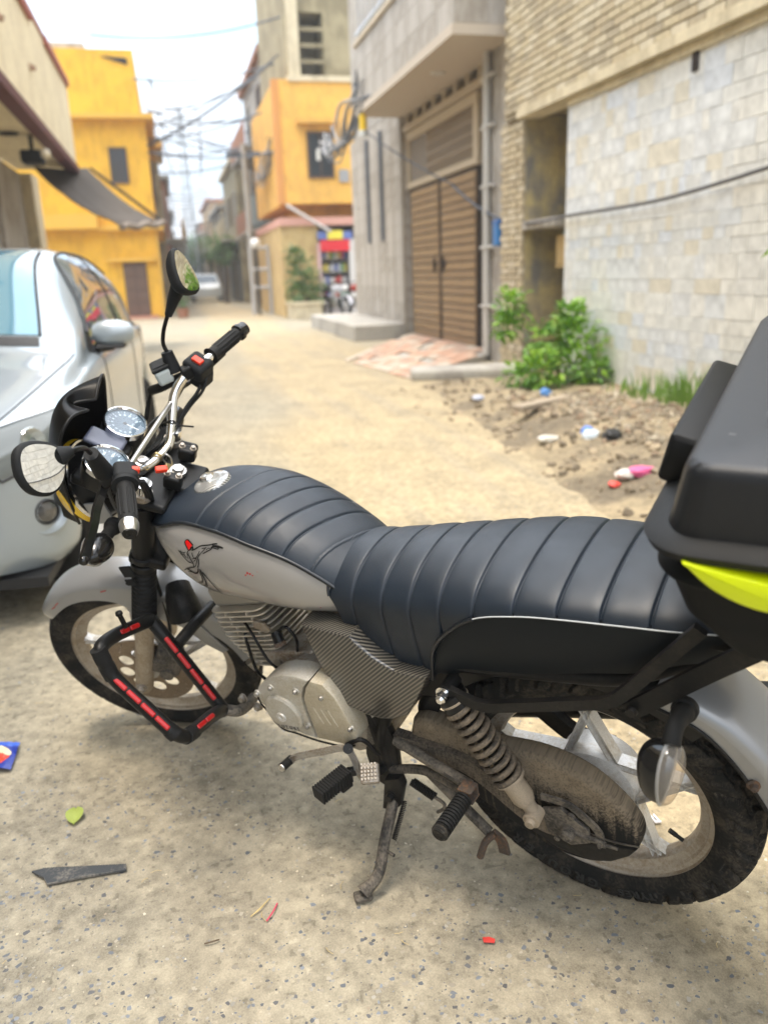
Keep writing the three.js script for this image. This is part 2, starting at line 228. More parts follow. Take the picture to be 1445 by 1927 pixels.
function chips(name, n, rx, rz, s0, s1, cols, flat, dens, lift = 0) {
  const g = new THREE.CylinderGeometry(0.9, 1.05, 1.6, 7).toNonIndexed(); { const p = g.attributes.position; for (let i = 0; i < p.count; i++) { const k = 0.72 + 0.5 * hash(Math.round(p.getX(i) * 50), Math.round(p.getY(i) * 50), Math.round(p.getZ(i) * 50)); p.setXYZ(i, p.getX(i) * k, p.getY(i), p.getZ(i) * k); } g.computeVertexNormals(); }
  const m = new THREE.InstancedMesh(g, mat(1, 0.85), n), o = new THREE.Object3D(), c = new THREE.Color(); let k = 0;
  while (k < n) { const x = rr(...rx), z = rr(...rz); if (rnd() > dens(x, z)) continue; const s = s0 + (s1 - s0) * rnd() ** 2.6; o.position.set(x, roadHeight(x, z) + lift - s * flat * 0.35, z); o.rotation.set(rr(-0.12, 0.12), rr(0, 6.3), rr(-0.12, 0.12)); o.scale.set(s * rr(0.7, 1.4), s * flat, s * rr(0.6, 1)); o.updateMatrix(); m.setMatrixAt(k, o.matrix); const q = pick(cols), b = rr(0.75, 1.25); c.setRGB(q[0] * b, q[1] * b, q[2] * b); m.setColorAt(k, c); k++; }
  m.name = numbered(name); m.castShadow = m.receiveShadow = true; scene.add(m); return stuff(m);
}
{
  const d = (x, z) => clamp(0.12 + 2.2 * (fbm(x * 1.9 + 4, z * 1.9 + 2, 0, 4, 41) - 0.36)) * (z > -2.05 ? 1 : 0.3 + 0.2 * sstep(-4, -2, z)) * (x < -0.2 && z < -1.7 ? 0.5 : 1);
  tag(chips('stone_chips', 20000, [-1.3, 2.2], [-4.2, -0.75], 0.0016, 0.0068, [[0.17, 0.185, 0.205], [0.12, 0.13, 0.145], [0.27, 0.255, 0.22], [0.105, 0.105, 0.108], [0.30, 0.27, 0.215]], 0.14, d), 'blue-grey stone chips set in the worn ground under the motorcycle', 'gravel');
  tag(chips('sand_grit', 7000, [-1.4, 2.4], [-5, -0.75], 0.001, 0.0042, [[0.46, 0.40, 0.30], [0.36, 0.31, 0.23], [0.28, 0.23, 0.17], [0.46, 0.42, 0.34], [0.2, 0.17, 0.13]], 0.6, () => 1), 'fine pale grit and pebbles scattered over the ground', 'grit');
}
// ---- small litter by the motorcycle
function slab(pts, h, y0 = 0.002) { const s = new THREE.Shape(pts.map((p) => new THREE.Vector2(p.x, -p.z))); const g = new THREE.ExtrudeGeometry(s, { depth: h, bevelEnabled: true, bevelThickness: h * 0.25, bevelSize: h * 0.2, bevelSegments: 1 }); g.rotateX(-Math.PI / 2); g.translate(0, y0, 0); return g; }
tag(M('rubber_strip', boxUV(slab([[62, 1644], [85, 1638], [112, 1636], [160, 1634], [238, 1630], [238, 1640], [200, 1646], [150, 1655], [90, 1667], [84, 1655]].map((q) => gnd(...q)), 0.004), 4), mat(1, 0.8, 0, { map: dustTex([0.045, 0.05, 0.055], [0.22, 0.2, 0.17], 0.18, 0, 131) })), 'torn dark rubber strip lying on the sandy ground', 'rubber strip');
{
  const c = gnd(142, 1540); const g = grid((u, v) => { const t = v * 2 - 1, w = 0.022 * Math.sin(Math.PI * clamp(u * 0.97 + 0.02)) ** 0.75 * (1.15 - 0.35 * u); return V(c.x + t * w, 0.006 + 0.006 * Math.abs(t) + 0.004 * Math.sin(u * 5), c.z + (u - 0.5) * 0.062); }, 14, 8);
  tag(M('fallen_leaf', g, mat([0.30, 0.36, 0.075], 0.6)), 'single yellow-green leaf lying on the sandy ground', 'leaf');
}
{
  const q = [[-30, 1402], [40, 1403], [22, 1452], [-30, 1456]].map((p) => gnd(...p)); const o = grp('snack_wrapper');
  const cv = document.createElement('canvas'); cv.width = 256; cv.height = 128; const x = cv.getContext('2d'); x.fillStyle = '#20348f'; x.fillRect(0, 0, 256, 128); x.fillStyle = '#d8452c'; x.beginPath(); x.ellipse(120, 50, 90, 26, 0.1, 0, 7); x.fill(); x.fillStyle = '#e3cfa8'; x.beginPath(); x.ellipse(140, 88, 80, 18, -0.2, 0, 7); x.fill(); x.fillStyle = '#3d62c4'; x.fillRect(0, 108, 256, 20);
  const t = new THREE.CanvasTexture(cv); t.colorSpace = THREE.SRGBColorSpace; const g = grid((u, v) => { const a = q[0].clone().lerp(q[1], u), b = q[3].clone().lerp(q[2], u), p = a.lerp(b, v); p.y = 0.006 + 0.012 * fbm(u * 5 + 3, v * 4 + 1, 0, 3, 4); return p; }, 20, 14);
  M('foil', g, mat(1, 0.35, 0, { map: t }), o); tag(o, 'crumpled blue snack wrapper with red print on the ground', 'wrapper');
}
const straw = (name, a, b, r, m, label, cat) => tag(M(name, sweep([gnd(...a, r), gnd(...a, r).lerp(gnd(...b, r), 0.5).add(V(0.002, 0.003, 0.003)), gnd(...b, r)], r, { n: 6, smooth: 8 }), m), label, cat);
const strawM = mat([0.50, 0.38, 0.17], 0.8), pinkM = mat([0.55, 0.06, 0.11], 0.6);
straw('straw', [472, 1725], [508, 1690], 0.0012, strawM, 'thin dry straw beside a pink plastic sliver', 'straw', 1); straw('straw', [476, 1722], [498, 1702], 0.001, strawM, 'short dry straw lying against a longer straw', 'straw');
straw('plastic_sliver', [502, 1733], [522, 1700], 0.0018, pinkM, 'pink plastic sliver lying beside dry straw', 'plastic scrap');
straw('twig', [385, 1776], [413, 1768], 0.0016, mat([0.10, 0.07, 0.045], 0.9), 'short dark twig lying on the grit', 'twig');
tag(M('red_scrap', slab([[908, 1767], [920, 1766], [931, 1770], [930, 1776], [910, 1775]].map((q) => gnd(...q)), 0.002), mat([0.6, 0.05, 0.04], 0.5)), 'tiny red plastic scrap on the grit in front of the rear tyre', 'plastic scrap');
tag(M('white_clip', [0, 1].map((k) => sweep([gnd(1221 + k * 8, 1533, 0.004), gnd(1233 + k * 8, 1547, 0.004)], 0.0028, { n: 8 })).concat([sweep([gnd(1231, 1547, 0.004), gnd(1243, 1546, 0.004)], 0.003, { n: 8 })]), mat([0.75, 0.74, 0.78], 0.4)), 'small white plastic clip on the ground seen through the rear wheel', 'plastic clip');
{ const st = []; seed = 77; for (let i = 0; i < 70; i++) { const p = V(rr(-0.8, 1.4), 0.0018, rr(-2.9, -0.9)), a = rr(0, 6.3), l = rr(0.008, 0.03); st.push(sweep([p, p.clone().add(V(Math.cos(a) * l * 0.5, 0.001, Math.sin(a) * l * 0.5)), p.clone().add(V(Math.cos(a + 0.3) * l, 0, Math.sin(a + 0.3) * l))], 0.0006, { n: 4 })); } tag(stuff(M('straw_bits', st, strawM)), 'broken straw bits strewn over the ground round the motorcycle', 'straw'); }
// ================================================================= right side of the street
const WX = 4.22;
const plasterT = (a, b, s, st = 0.5) => tex(256, (u, v) => { const k = fbm(u * 5, v * 5, 5, 5, s), r = fbm(u * 20, v * 4, 0, 4, s + 3), f = fbm(u * 70, v * 70, 70, 2, s + 5); return mix3(a, b, clamp(sstep(0.38, 0.68, lerp(k, r, st)))).map((c) => c * (0.86 + 0.28 * f)); });
const creamM = mat(1, 0.95, 0, { map: plasterT([0.60, 0.52, 0.36], [0.47, 0.40, 0.27], 201) }), greyPl = mat(1, 0.95, 0, { map: plasterT([0.40, 0.37, 0.33], [0.27, 0.24, 0.20], 205) }), stainPl = mat(1, 0.95, 0, { map: plasterT([0.45, 0.36, 0.17], [0.20, 0.185, 0.16], 209, 0.3) }), mortarM = mat(1, 0.95, 0, { map: plasterT([0.36, 0.31, 0.22], [0.24, 0.20, 0.14], 211, 0) });
const concT = plasterT([0.40, 0.38, 0.34], [0.29, 0.27, 0.24], 215, 0.2), concM = mat(1, 0.92, 0, { map: concT });
function bx(m, ...a) { return boxUV(box(...a), 0.5); }
{ // stone-clad wall: irregular pale tiles on a rendered core
  const w = grp('stone_clad_wall', null, V(0, 0, 0)); tag(w, 'pale stone-clad wall with a brick upper storey behind the green shrub', 'wall'); seed = 5;
  const zl = (y) => -8.55;
  M('wall_core', boxUV((() => { const s = new THREE.Shape([[8.55, -0.3], [8.55, 2.98], [-4, 2.98], [-4, -0.3]].map(([z, y]) => new THREE.Vector2(z, y))); const g = new THREE.ExtrudeGeometry(s, { depth: 1.4, bevelEnabled: false }); g.rotateY(Math.PI / 2); g.translate(WX + 0.012, 0, 0); return g; })(), 0.5), mat(1, 0.95, 0, { map: plasterT([0.63, 0.60, 0.53], [0.56, 0.52, 0.44], 221, 0.2) }), w);
  const tones = [[0.63, 0.615, 0.57], [0.625, 0.62, 0.585], [0.60, 0.605, 0.60], [0.55, 0.57, 0.595], [0.64, 0.62, 0.565], [0.62, 0.575, 0.475], [0.61, 0.605, 0.575], [0.58, 0.59, 0.59], [0.63, 0.62, 0.58], [0.61, 0.615, 0.605]];
  const tm = tones.map((c, i) => mat(1, 0.8, 0, { map: tex(64, (u, v) => { const k = 0.72 + 0.56 * fbm(u * 4, v * 4, 4, 5, 230 + i); return c.map((q) => q * k); }) }));
  const rest = [[], []]; let count = 0; const cands = [];
  let yy = 0.02; while (yy < 2.9) { const rh = Math.min(pick([0.09, 0.12, 0.15, 0.19]), 2.95 - yy); let z = zl(yy + rh / 2) + 0.02; while (z < 3.2) { const wd = pick([0.1, 0.14, 0.2, 0.2, 0.26, 0.34]); cands.push([z, z + wd, yy, rh]); z += wd; } yy += rh; }
  cands.sort((a, b) => a[0] - b[0]); const gs = {}, tileG = (wd, h, k) => gs[wd + '_' + h.toFixed(3) + '_' + k] ??= boxUV(rbox(0.02, h - 0.0012, wd - 0.0012, 0.001, null, null, 1).translate(0, 0, k * 0.37), 3);
  for (const [z0, z1, y0, rh] of cands) { const wd = z1 - z0, pr = pick([0, 0.001, 0.002, 0.003]), p = V(WX + 0.004 - pr, y0 + rh / 2, (z0 + z1) / 2), ti = Math.floor(rnd() * tm.length); if (count < 298) { const o = M('stone_tile', tileG(Number(wd.toFixed(3)), rh, count % 3), tm[ti], w); o.position.copy(p); o.position.z -= (count % 3) * 0.37; count++; } else rest[ti % 2].push(boxUV(rbox(0.02, rh - 0.004, wd - 0.004, 0.0025, p, null, 1), 3)); }
  rest.forEach((l, i) => stuff(M('stone_tiles', l, tm[i * 4], w)));
  // brick storey above, laid in courses
  const bc = [[0.46, 0.385, 0.25], [0.50, 0.43, 0.30], [0.42, 0.345, 0.225], [0.52, 0.455, 0.33], [0.38, 0.32, 0.22]].map((c, i) => mat(1, 0.95, 0, { map: tex(64, (u, v) => c.map((q) => q * (0.78 + 0.44 * fbm(u * 8, v * 8, 8, 4, 250 + i)))) }));
  M('upper_core', bx(0, WX - 0.03, WX + 1.4, 3.0, 7.4, -10.2, 4), mortarM, w);
  const rest2 = [[], [], [], [], []]; let nb = 0; const bl = 0.235, bh = 0.078, bg = boxUV(rbox(0.05, bh - 0.012, bl - 0.012, 0.006, null, null, 1), 4), list = [];
  for (let r = 0; r < 54; r++) for (let k = 0; k < 60; k++) { const z = -10.15 + (k + 0.5 * (r % 2)) * bl + bl / 2; if (z > 3.6) continue; const y = 3.05 + r * bh + bh / 2; list.push([z, y]); }
  const seen = (q) => { const p = V(WX - 0.06, q[1], q[0]).project(camera); return Math.abs(p.x) < 1.02 && Math.abs(p.y) < 1.02 && p.z < 1; };
  list.sort((a, b) => (seen(b) ? 10 + b[0] * 0.01 : b[0] * 0.01) - (seen(a) ? 10 + a[0] * 0.01 : a[0] * 0.01));
  for (const [z, y] of list) { const mi = Math.floor(rnd() * 5), pr = rr(0, 0.006); if (nb < 298) { const o = M('brick', bg, bc[mi], w); o.position.set(WX - 0.035 - pr, y + rr(-0.002, 0.002), z); o.rotation.x = rr(-0.008, 0.008); nb++; } else { const b = bg.clone(); b.translate(WX - 0.035 - pr, y, z); rest2[mi].push(b); } }
  rest2.forEach((l, i) => l.length && stuff(M('bricks', l, bc[i], w)));
  M('cornice', bx(0, WX - 0.10, WX + 0.2, 2.955, 3.045, -9.68, 4), creamM, w); M('wall_coping', bx(0, WX - 0.035, WX + 0.01, 2.88, 2.95, -8.5, 4), creamM, w);
  M('drain_hole', box(WX - 0.02, WX + 0.05, 2.74, 2.90, -6.36, -6.28), mat([0.03, 0.022, 0.018], 0.9), w);  // solid dark block, its colour paints the shade inside the hole
}
{ // recess with stained render, brick pier
  const a = grp('stained_recess'); tag(a, 'stained yellow plaster recess between the stone wall and the gate', 'wall recess');
  M('back_wall', bx(0, WX + 0.55, WX + 0.7, 0, 3, -10, -7.6), stainPl, a); M('side_wall', bx(0, WX + 0.03, WX + 0.6, 0, 2.98, -9.95, -9.66), stainPl, a); M('ledge', bx(0, WX - 0.02, WX + 0.55, 1.72, 1.82, -9.66, -8.75), greyPl, a);
  const bxo = grp('wooden_box'); M('box_frame', [bx(0, WX + 0.1, WX + 0.14, 1.30, 1.62, -8.95, -8.62), bx(0, WX + 0.1, WX + 0.35, 1.27, 1.31, -8.97, -8.60)], mat([0.42, 0.29, 0.12], 0.8), bxo); M('box_panel', bx(0, WX + 0.14, WX + 0.34, 1.31, 1.66, -8.93, -8.64), mat([0.16, 0.20, 0.19], 0.6), bxo); tag(bxo, 'small wooden box on the wall of the stained recess', 'box');
  const p = grp('brick_pier'); tag(p, 'narrow brick pier between the gate and the stained recess', 'pier'); M('pier_core', bx(0, WX + 0.02, WX + 0.5, 0, 3.0, -10.4, -9.68), mortarM, p);
  const bm = [[0.46, 0.38, 0.25], [0.40, 0.33, 0.22], [0.50, 0.43, 0.31]].map((c) => mat(c, 0.95)), g = rbox(0.03, 0.066, 0.215, 0.005, null, null, 1); seed = 9; for (let r = 0; r < 37; r++) for (let k = 0; k < 3; k++) { const o = M('brick', g, pick(bm), p); o.position.set(WX + 0.012 - rr(0, 0.006), 0.06 + r * 0.079, -10.28 + k * 0.235 + (r % 2) * 0.06); if (r % 2 && k === 2) o.scale.z = 0.7; }
}
function slatted(parent, name, x, y0, y1, z0, z1, n, m1, m2) { const h = (y1 - y0) / n; for (let i = 0; i < n; i++) { const g = rbox(0.03, h - 0.022, Math.abs(z1 - z0) - 0.02, 0.006, null, null, 1); const o = M(name, boxUV(g, 1), i % 2 ? m1 : m2, parent); o.position.set(x, y0 + (i + 0.5) * h, (z0 + z1) / 2); } }
{
  const GX = 4.55, b = grp('gate_house'); tag(b, 'beige tiled house with an overhanging balcony above the brown gate', 'house');
  const tileC = mat(1, 0.7, 0, { map: plasterT([0.42, 0.385, 0.34], [0.33, 0.295, 0.25], 261, 0.35) }), tileC2 = mat(1, 0.7, 0, { map: plasterT([0.38, 0.345, 0.30], [0.30, 0.265, 0.22], 263, 0.35) }), soff = mat([0.50, 0.43, 0.345], 0.85), trim = mat([0.46, 0.38, 0.27], 0.7);
  M('gate_pillar', bx(0, GX - 0.12, GX + 0.5, 0.1, 4.1, -20.2, -15.78), mortarM, b);
  const tg = boxUV(rbox(0.02, 0.285, 0.585, 0.004, null, null, 1), 1); seed = 12; for (let r = 0; r < 14; r++) for (let k = 0; k < 7; k++) { const o = M('wall_tile', tg, rnd() < 0.5 ? tileC : tileC2, b); o.position.set(GX - 0.135, 0.26 + r * 0.29, -19.85 + k * 0.63 + 0.0); }
  for (let r = 0; r < 14; r++) { const o = M('wall_tile', tg, r % 2 ? tileC : tileC2, b); o.rotation.y = Math.PI / 2; o.position.set(GX + 0.19, 0.26 + r * 0.29, -15.765); }
  M('near_pillar', bx(0, GX - 0.15, GX + 0.5, 0, 4.2, -11.5, -10.42), greyPl, b); M('dark_gap_strip', bx(0, GX + 0.05, GX + 0.4, 0, 4.2, -12.1, -11.86), mat([0.07, 0.06, 0.05], 0.6), b);  // the thin dark strip paints the shade of the gap beside the gate
  M('upper_wall', bx(0, GX - 0.05, GX + 2.5, 4.25, 8.5, -20.2, -10.35), greyPl, b); M('inner_wall', bx(0, GX + 2.3, GX + 2.4, 0, 4.25, -16, -11.5), greyPl, b); M('inner_ceiling', bx(0, GX + 0.11, GX + 2.3, 4.27, 4.35, -16, -11.5), greyPl, b); M('inner_end', bx(0, GX + 0.5, GX + 2.3, 0, 4.25, -16.1, -16), greyPl, b); M('inner_near_end', bx(0, GX + 0.5, GX + 2.3, 0, 4.25, -11.5, -11.4), greyPl, b);
  // balcony
  M('balcony_slab', bx(0, 3.6, GX, 4.02, 4.14, -15.9, -10.45), soff, b); M('balcony_core', bx(0, 3.66, GX, 4.14, 5.15, -15.85, -10.5), mortarM, b);
  const bt = boxUV(rbox(0.02, 0.325, 0.64, 0.004, null, null, 1), 1); for (let r = 0; r < 3; r++) for (let k = 0; k < 8; k++) { const o = M('balcony_tile', bt, rnd() < 0.5 ? tileC : tileC2, b); o.position.set(3.65, 4.315 + r * 0.33, -15.49 + k * 0.665); } for (let r = 0; r < 3; r++) for (let k = 0; k < 2; k++) { const o = M('balcony_tile', bt, k ? tileC : tileC2, b); o.rotation.y = Math.PI / 2; o.scale.z = 0.68; o.position.set(3.87 + k * 0.44, 4.315 + r * 0.33, -10.49); }
  M('balcony_coping', bx(0, 3.6, GX, 5.15, 5.22, -15.92, -10.44), trim, b);
  for (let k = 0; k < 15; k++) M('baluster', rod(V(3.68, 5.22, -15.7 + k * 0.35), V(3.68, 6.0, -15.7 + k * 0.35), 0.012, 6), mat([0.35, 0.37, 0.4], 0.5), b); M('hand_rail', rod(V(3.68, 6.0, -15.85), V(3.68, 6.0, -10.5), 0.025, 8), mat([0.5, 0.56, 0.66], 0.5), b); M('sill_rail', rod(V(3.66, 5.35, -15.85), V(3.66, 5.35, -12.5), 0.03, 8), mat([0.5, 0.56, 0.66], 0.5), b);
  M('soffit_lamp', lathe([[0.001, -0.02], [0.1, -0.018], [0.12, 0]], V(4.05, 4.02, -12.4), V(0, 1, 0), 20), mat([0.5, 0.48, 0.44], 0.5), b);
  // lattice above the gate
  M('lintel', bx(0, GX - 0.1, GX + 0.1, 3.74, 3.84, -15.8, -11.5), trim, b); M('top_beam', bx(0, GX - 0.06, GX + 0.1, 4.14, 4.26, -15.8, -11.5), trim, b);
  for (let k = 0; k < 8; k++) M('vent_post', bx(0, GX - 0.05, GX + 0.1, 3.84, 4.02, -15.75 + k * 0.54, -15.6 + k * 0.54), trim, b);
  M('grille_frame', [bx(0, GX - 0.05, GX + 0.06, 3.58, 3.72, -15.75, -12.0), bx(0, GX - 0.05, GX + 0.06, 2.76, 2.86, -15.75, -12.0), bx(0, GX - 0.04, GX + 0.05, 2.86, 3.58, -15.75, -15.6), bx(0, GX - 0.04, GX + 0.05, 2.86, 3.58, -12.2, -12.0)], trim, b);
  M('grille_panel', bx(0, GX, GX + 0.03, 2.86, 3.58, -15.6, -14.6), mat([0.20, 0.165, 0.13], 0.7), b);
  const gm = mat([0.30, 0.235, 0.165], 0.6); for (const y of [3.05, 3.22, 3.39]) M('grille_rail', rod(V(GX, y, -14.6), V(GX, y, -12.2), 0.02, 6), gm, b); for (let k = 0; k < 21; k++) { const z = -14.52 + k * 0.112; M('grille_bar', sweep([V(GX, 2.88, z), V(GX, 3.1, z + 0.05), V(GX, 3.35, z - 0.05), V(GX, 3.56, z)], 0.024, { n: 6, smooth: 10 }), gm, b); }
  // gate
  const g = grp('slatted_gate'); tag(g, 'brown double gate of horizontal slats under the balcony', 'gate');
  const m1 = mat(1, 0.5, 0.1, { map: tex(128, (u, v) => { const k = 0.8 + 0.4 * fbm(u * 4, v * 30, 0, 4, 271); return [0.30 * k, 0.20 * k, 0.105 * k]; }) }), m2 = mat(1, 0.5, 0.1, { map: tex(128, (u, v) => { const k = 0.8 + 0.4 * fbm(u * 4, v * 30, 0, 4, 273); return [0.26 * k, 0.172 * k, 0.092 * k]; }) });
  for (const [za, zb] of [[-15.68, -13.92], [-13.86, -12.12]]) { const leaf = grp('gate_leaf', g); slatted(leaf, 'slat', GX, 0.10, 2.70, za + 0.05, zb - 0.05, 20, m1, m2); M('leaf_frame', [bx(0, GX + 0.01, GX + 0.04, 0.06, 2.74, za, zb)], mat([0.06, 0.042, 0.028], 0.6), leaf); const hz = za < -14 ? zb - 0.22 : za + 0.22; M('handle', [lathe([[0.001, 0.02], [0.05, 0.018], [0.06, 0]], V(GX - 0.015, 1.38, hz), V(-1, 0, 0), 16), rod(V(GX - 0.05, 1.25, hz), V(GX - 0.05, 1.5, hz), 0.02)], mat([0.05, 0.04, 0.035], 0.4, 0.5), leaf); }
  // white pipe with collars
  const p = grp('drain_pipe'); tag(p, 'white drain pipe with collars beside the brown gate', 'pipe'); const pv = mat([0.52, 0.50, 0.46], 0.5); M('pipe', rod(V(4.34, 0.08, -11.2), V(4.34, 4.02, -11.2), 0.05, 14), pv, p); for (const y of [0.75, 1.55, 2.35, 3.1, 3.7]) M('collar', [rod(V(4.34, y, -11.2), V(4.34, y + 0.05, -11.2), 0.064, 14), rod(V(4.34, y + 0.02, -11.42), V(4.34, y + 0.02, -10.95), 0.022, 8)], pv, p);
  const mb = grp('blue_box'); tag(mb, 'small bright blue box fixed on the pillar beside the drain pipe', 'box'); M('box_body', rbox(0.14, 0.30, 0.2, 0.02, V(4.32, 1.72, -10.66)), mat([0.02, 0.16, 0.42], 0.4), mb); M('box_lid', rbox(0.15, 0.06, 0.22, 0.015, V(4.32, 1.87, -10.66)), mat([0.02, 0.12, 0.36], 0.4), mb);
  const ml = grp('meter_lamp'); tag(ml, 'yellow tube lamp hanging at the far end of the balcony', 'lamp'); M('lamp_body', rod(V(3.62, 3.72, -15.4), V(3.62, 3.98, -15.4), 0.07, 14), mat([0.75, 0.5, 0.02], 0.4), ml); M('lamp_end', rod(V(3.62, 3.62, -15.4), V(3.62, 3.72, -15.4), 0.075, 14), mat([0.6, 0.62, 0.6], 0.4), ml);
}
{ // step and tiled ramp before the gate
  const s = grp('concrete_step'); tag(s, 'low concrete step along the tiled pillar beyond the gate', 'step'); M('step_block', boxUV(merge([rbox(1.25, 0.32, 5.2, 0.03, V(4.0, 0.14, -18.4))]), 0.5), concM, s);
  const r = grp('tiled_ramp'); tag(r, 'sloping ramp of worn red tiles leading up to the brown gate', 'ramp');
  const edge = [V(2.45, 0, -12.3), V(2.75, 0, -9.6)], top = [V(4.5, 0, -15.6), V(4.55, 0, -11.4)]; const P = (u, v, h = 0) => { const p = edge[0].clone().lerp(edge[1], v).lerp(top[0].clone().lerp(top[1], v), u); p.y = 0.02 + 0.10 * Math.sin(u * Math.PI / 2) + h; return p; };
  const core = grid((u, v) => P(u, v, -0.03), 8, 8); M('ramp_bed', boxUV(merge([core, grid((u, v) => { const q = P(v > 0.5 ? u : u, 1, 0); q.y = lerp(-0.1, q.y - 0.03, v); return q; }, 8, 1), grid((u, v) => { const q = P(0, u); q.y = lerp(-0.1, q.y - 0.03, v); return q; }, 8, 1)]), 0.5), concM, r);
  const tm = [[0.44, 0.27, 0.19], [0.40, 0.28, 0.21], [0.48, 0.33, 0.24], [0.46, 0.39, 0.31]].map((c) => mat(c, 0.85)); seed = 31;
  for (let i = 0; i < 9; i++) for (let j = 0; j < 13; j++) { if (rnd() < 0.06) continue; const a = P(i / 9 + 0.004, j / 13 + 0.004), b = P((i + 1) / 9 - 0.004, j / 13 + 0.004), c = P((i + 1) / 9 - 0.004, (j + 1) / 13 - 0.004), d = P(i / 9 + 0.004, (j + 1) / 13 - 0.004), g = new THREE.BufferGeometry(), h = V(0, 0.025, 0); const pts = [a, b, c, d], all = [...pts.map((p) => p.clone().sub(h)), ...pts]; g.setAttribute('position', new THREE.Float32BufferAttribute(all.flatMap((p) => [p.x, p.y + (p === a ? 0 : 0), p.z]), 3)); g.setIndex([4, 5, 6, 4, 6, 7, 0, 1, 5, 0, 5, 4, 1, 2, 6, 1, 6, 5, 2, 3, 7, 2, 7, 6, 3, 0, 4, 3, 4, 7]); const q = g.toNonIndexed(); q.computeVertexNormals(); M('paving_tile', q, pick(tm), r).position.y = rr(-0.006, 0.004); }
  tag(M('kerb_stone', boxUV(rbox(1.5, 0.16, 0.5, 0.06, V(3.5, 0.06, -9.55), new THREE.Quaternion().setFromAxisAngle(V(0, 1, 0), -0.25)), 0.7), concM), 'rough concrete kerb at the near edge of the tiled ramp', 'kerb');
}
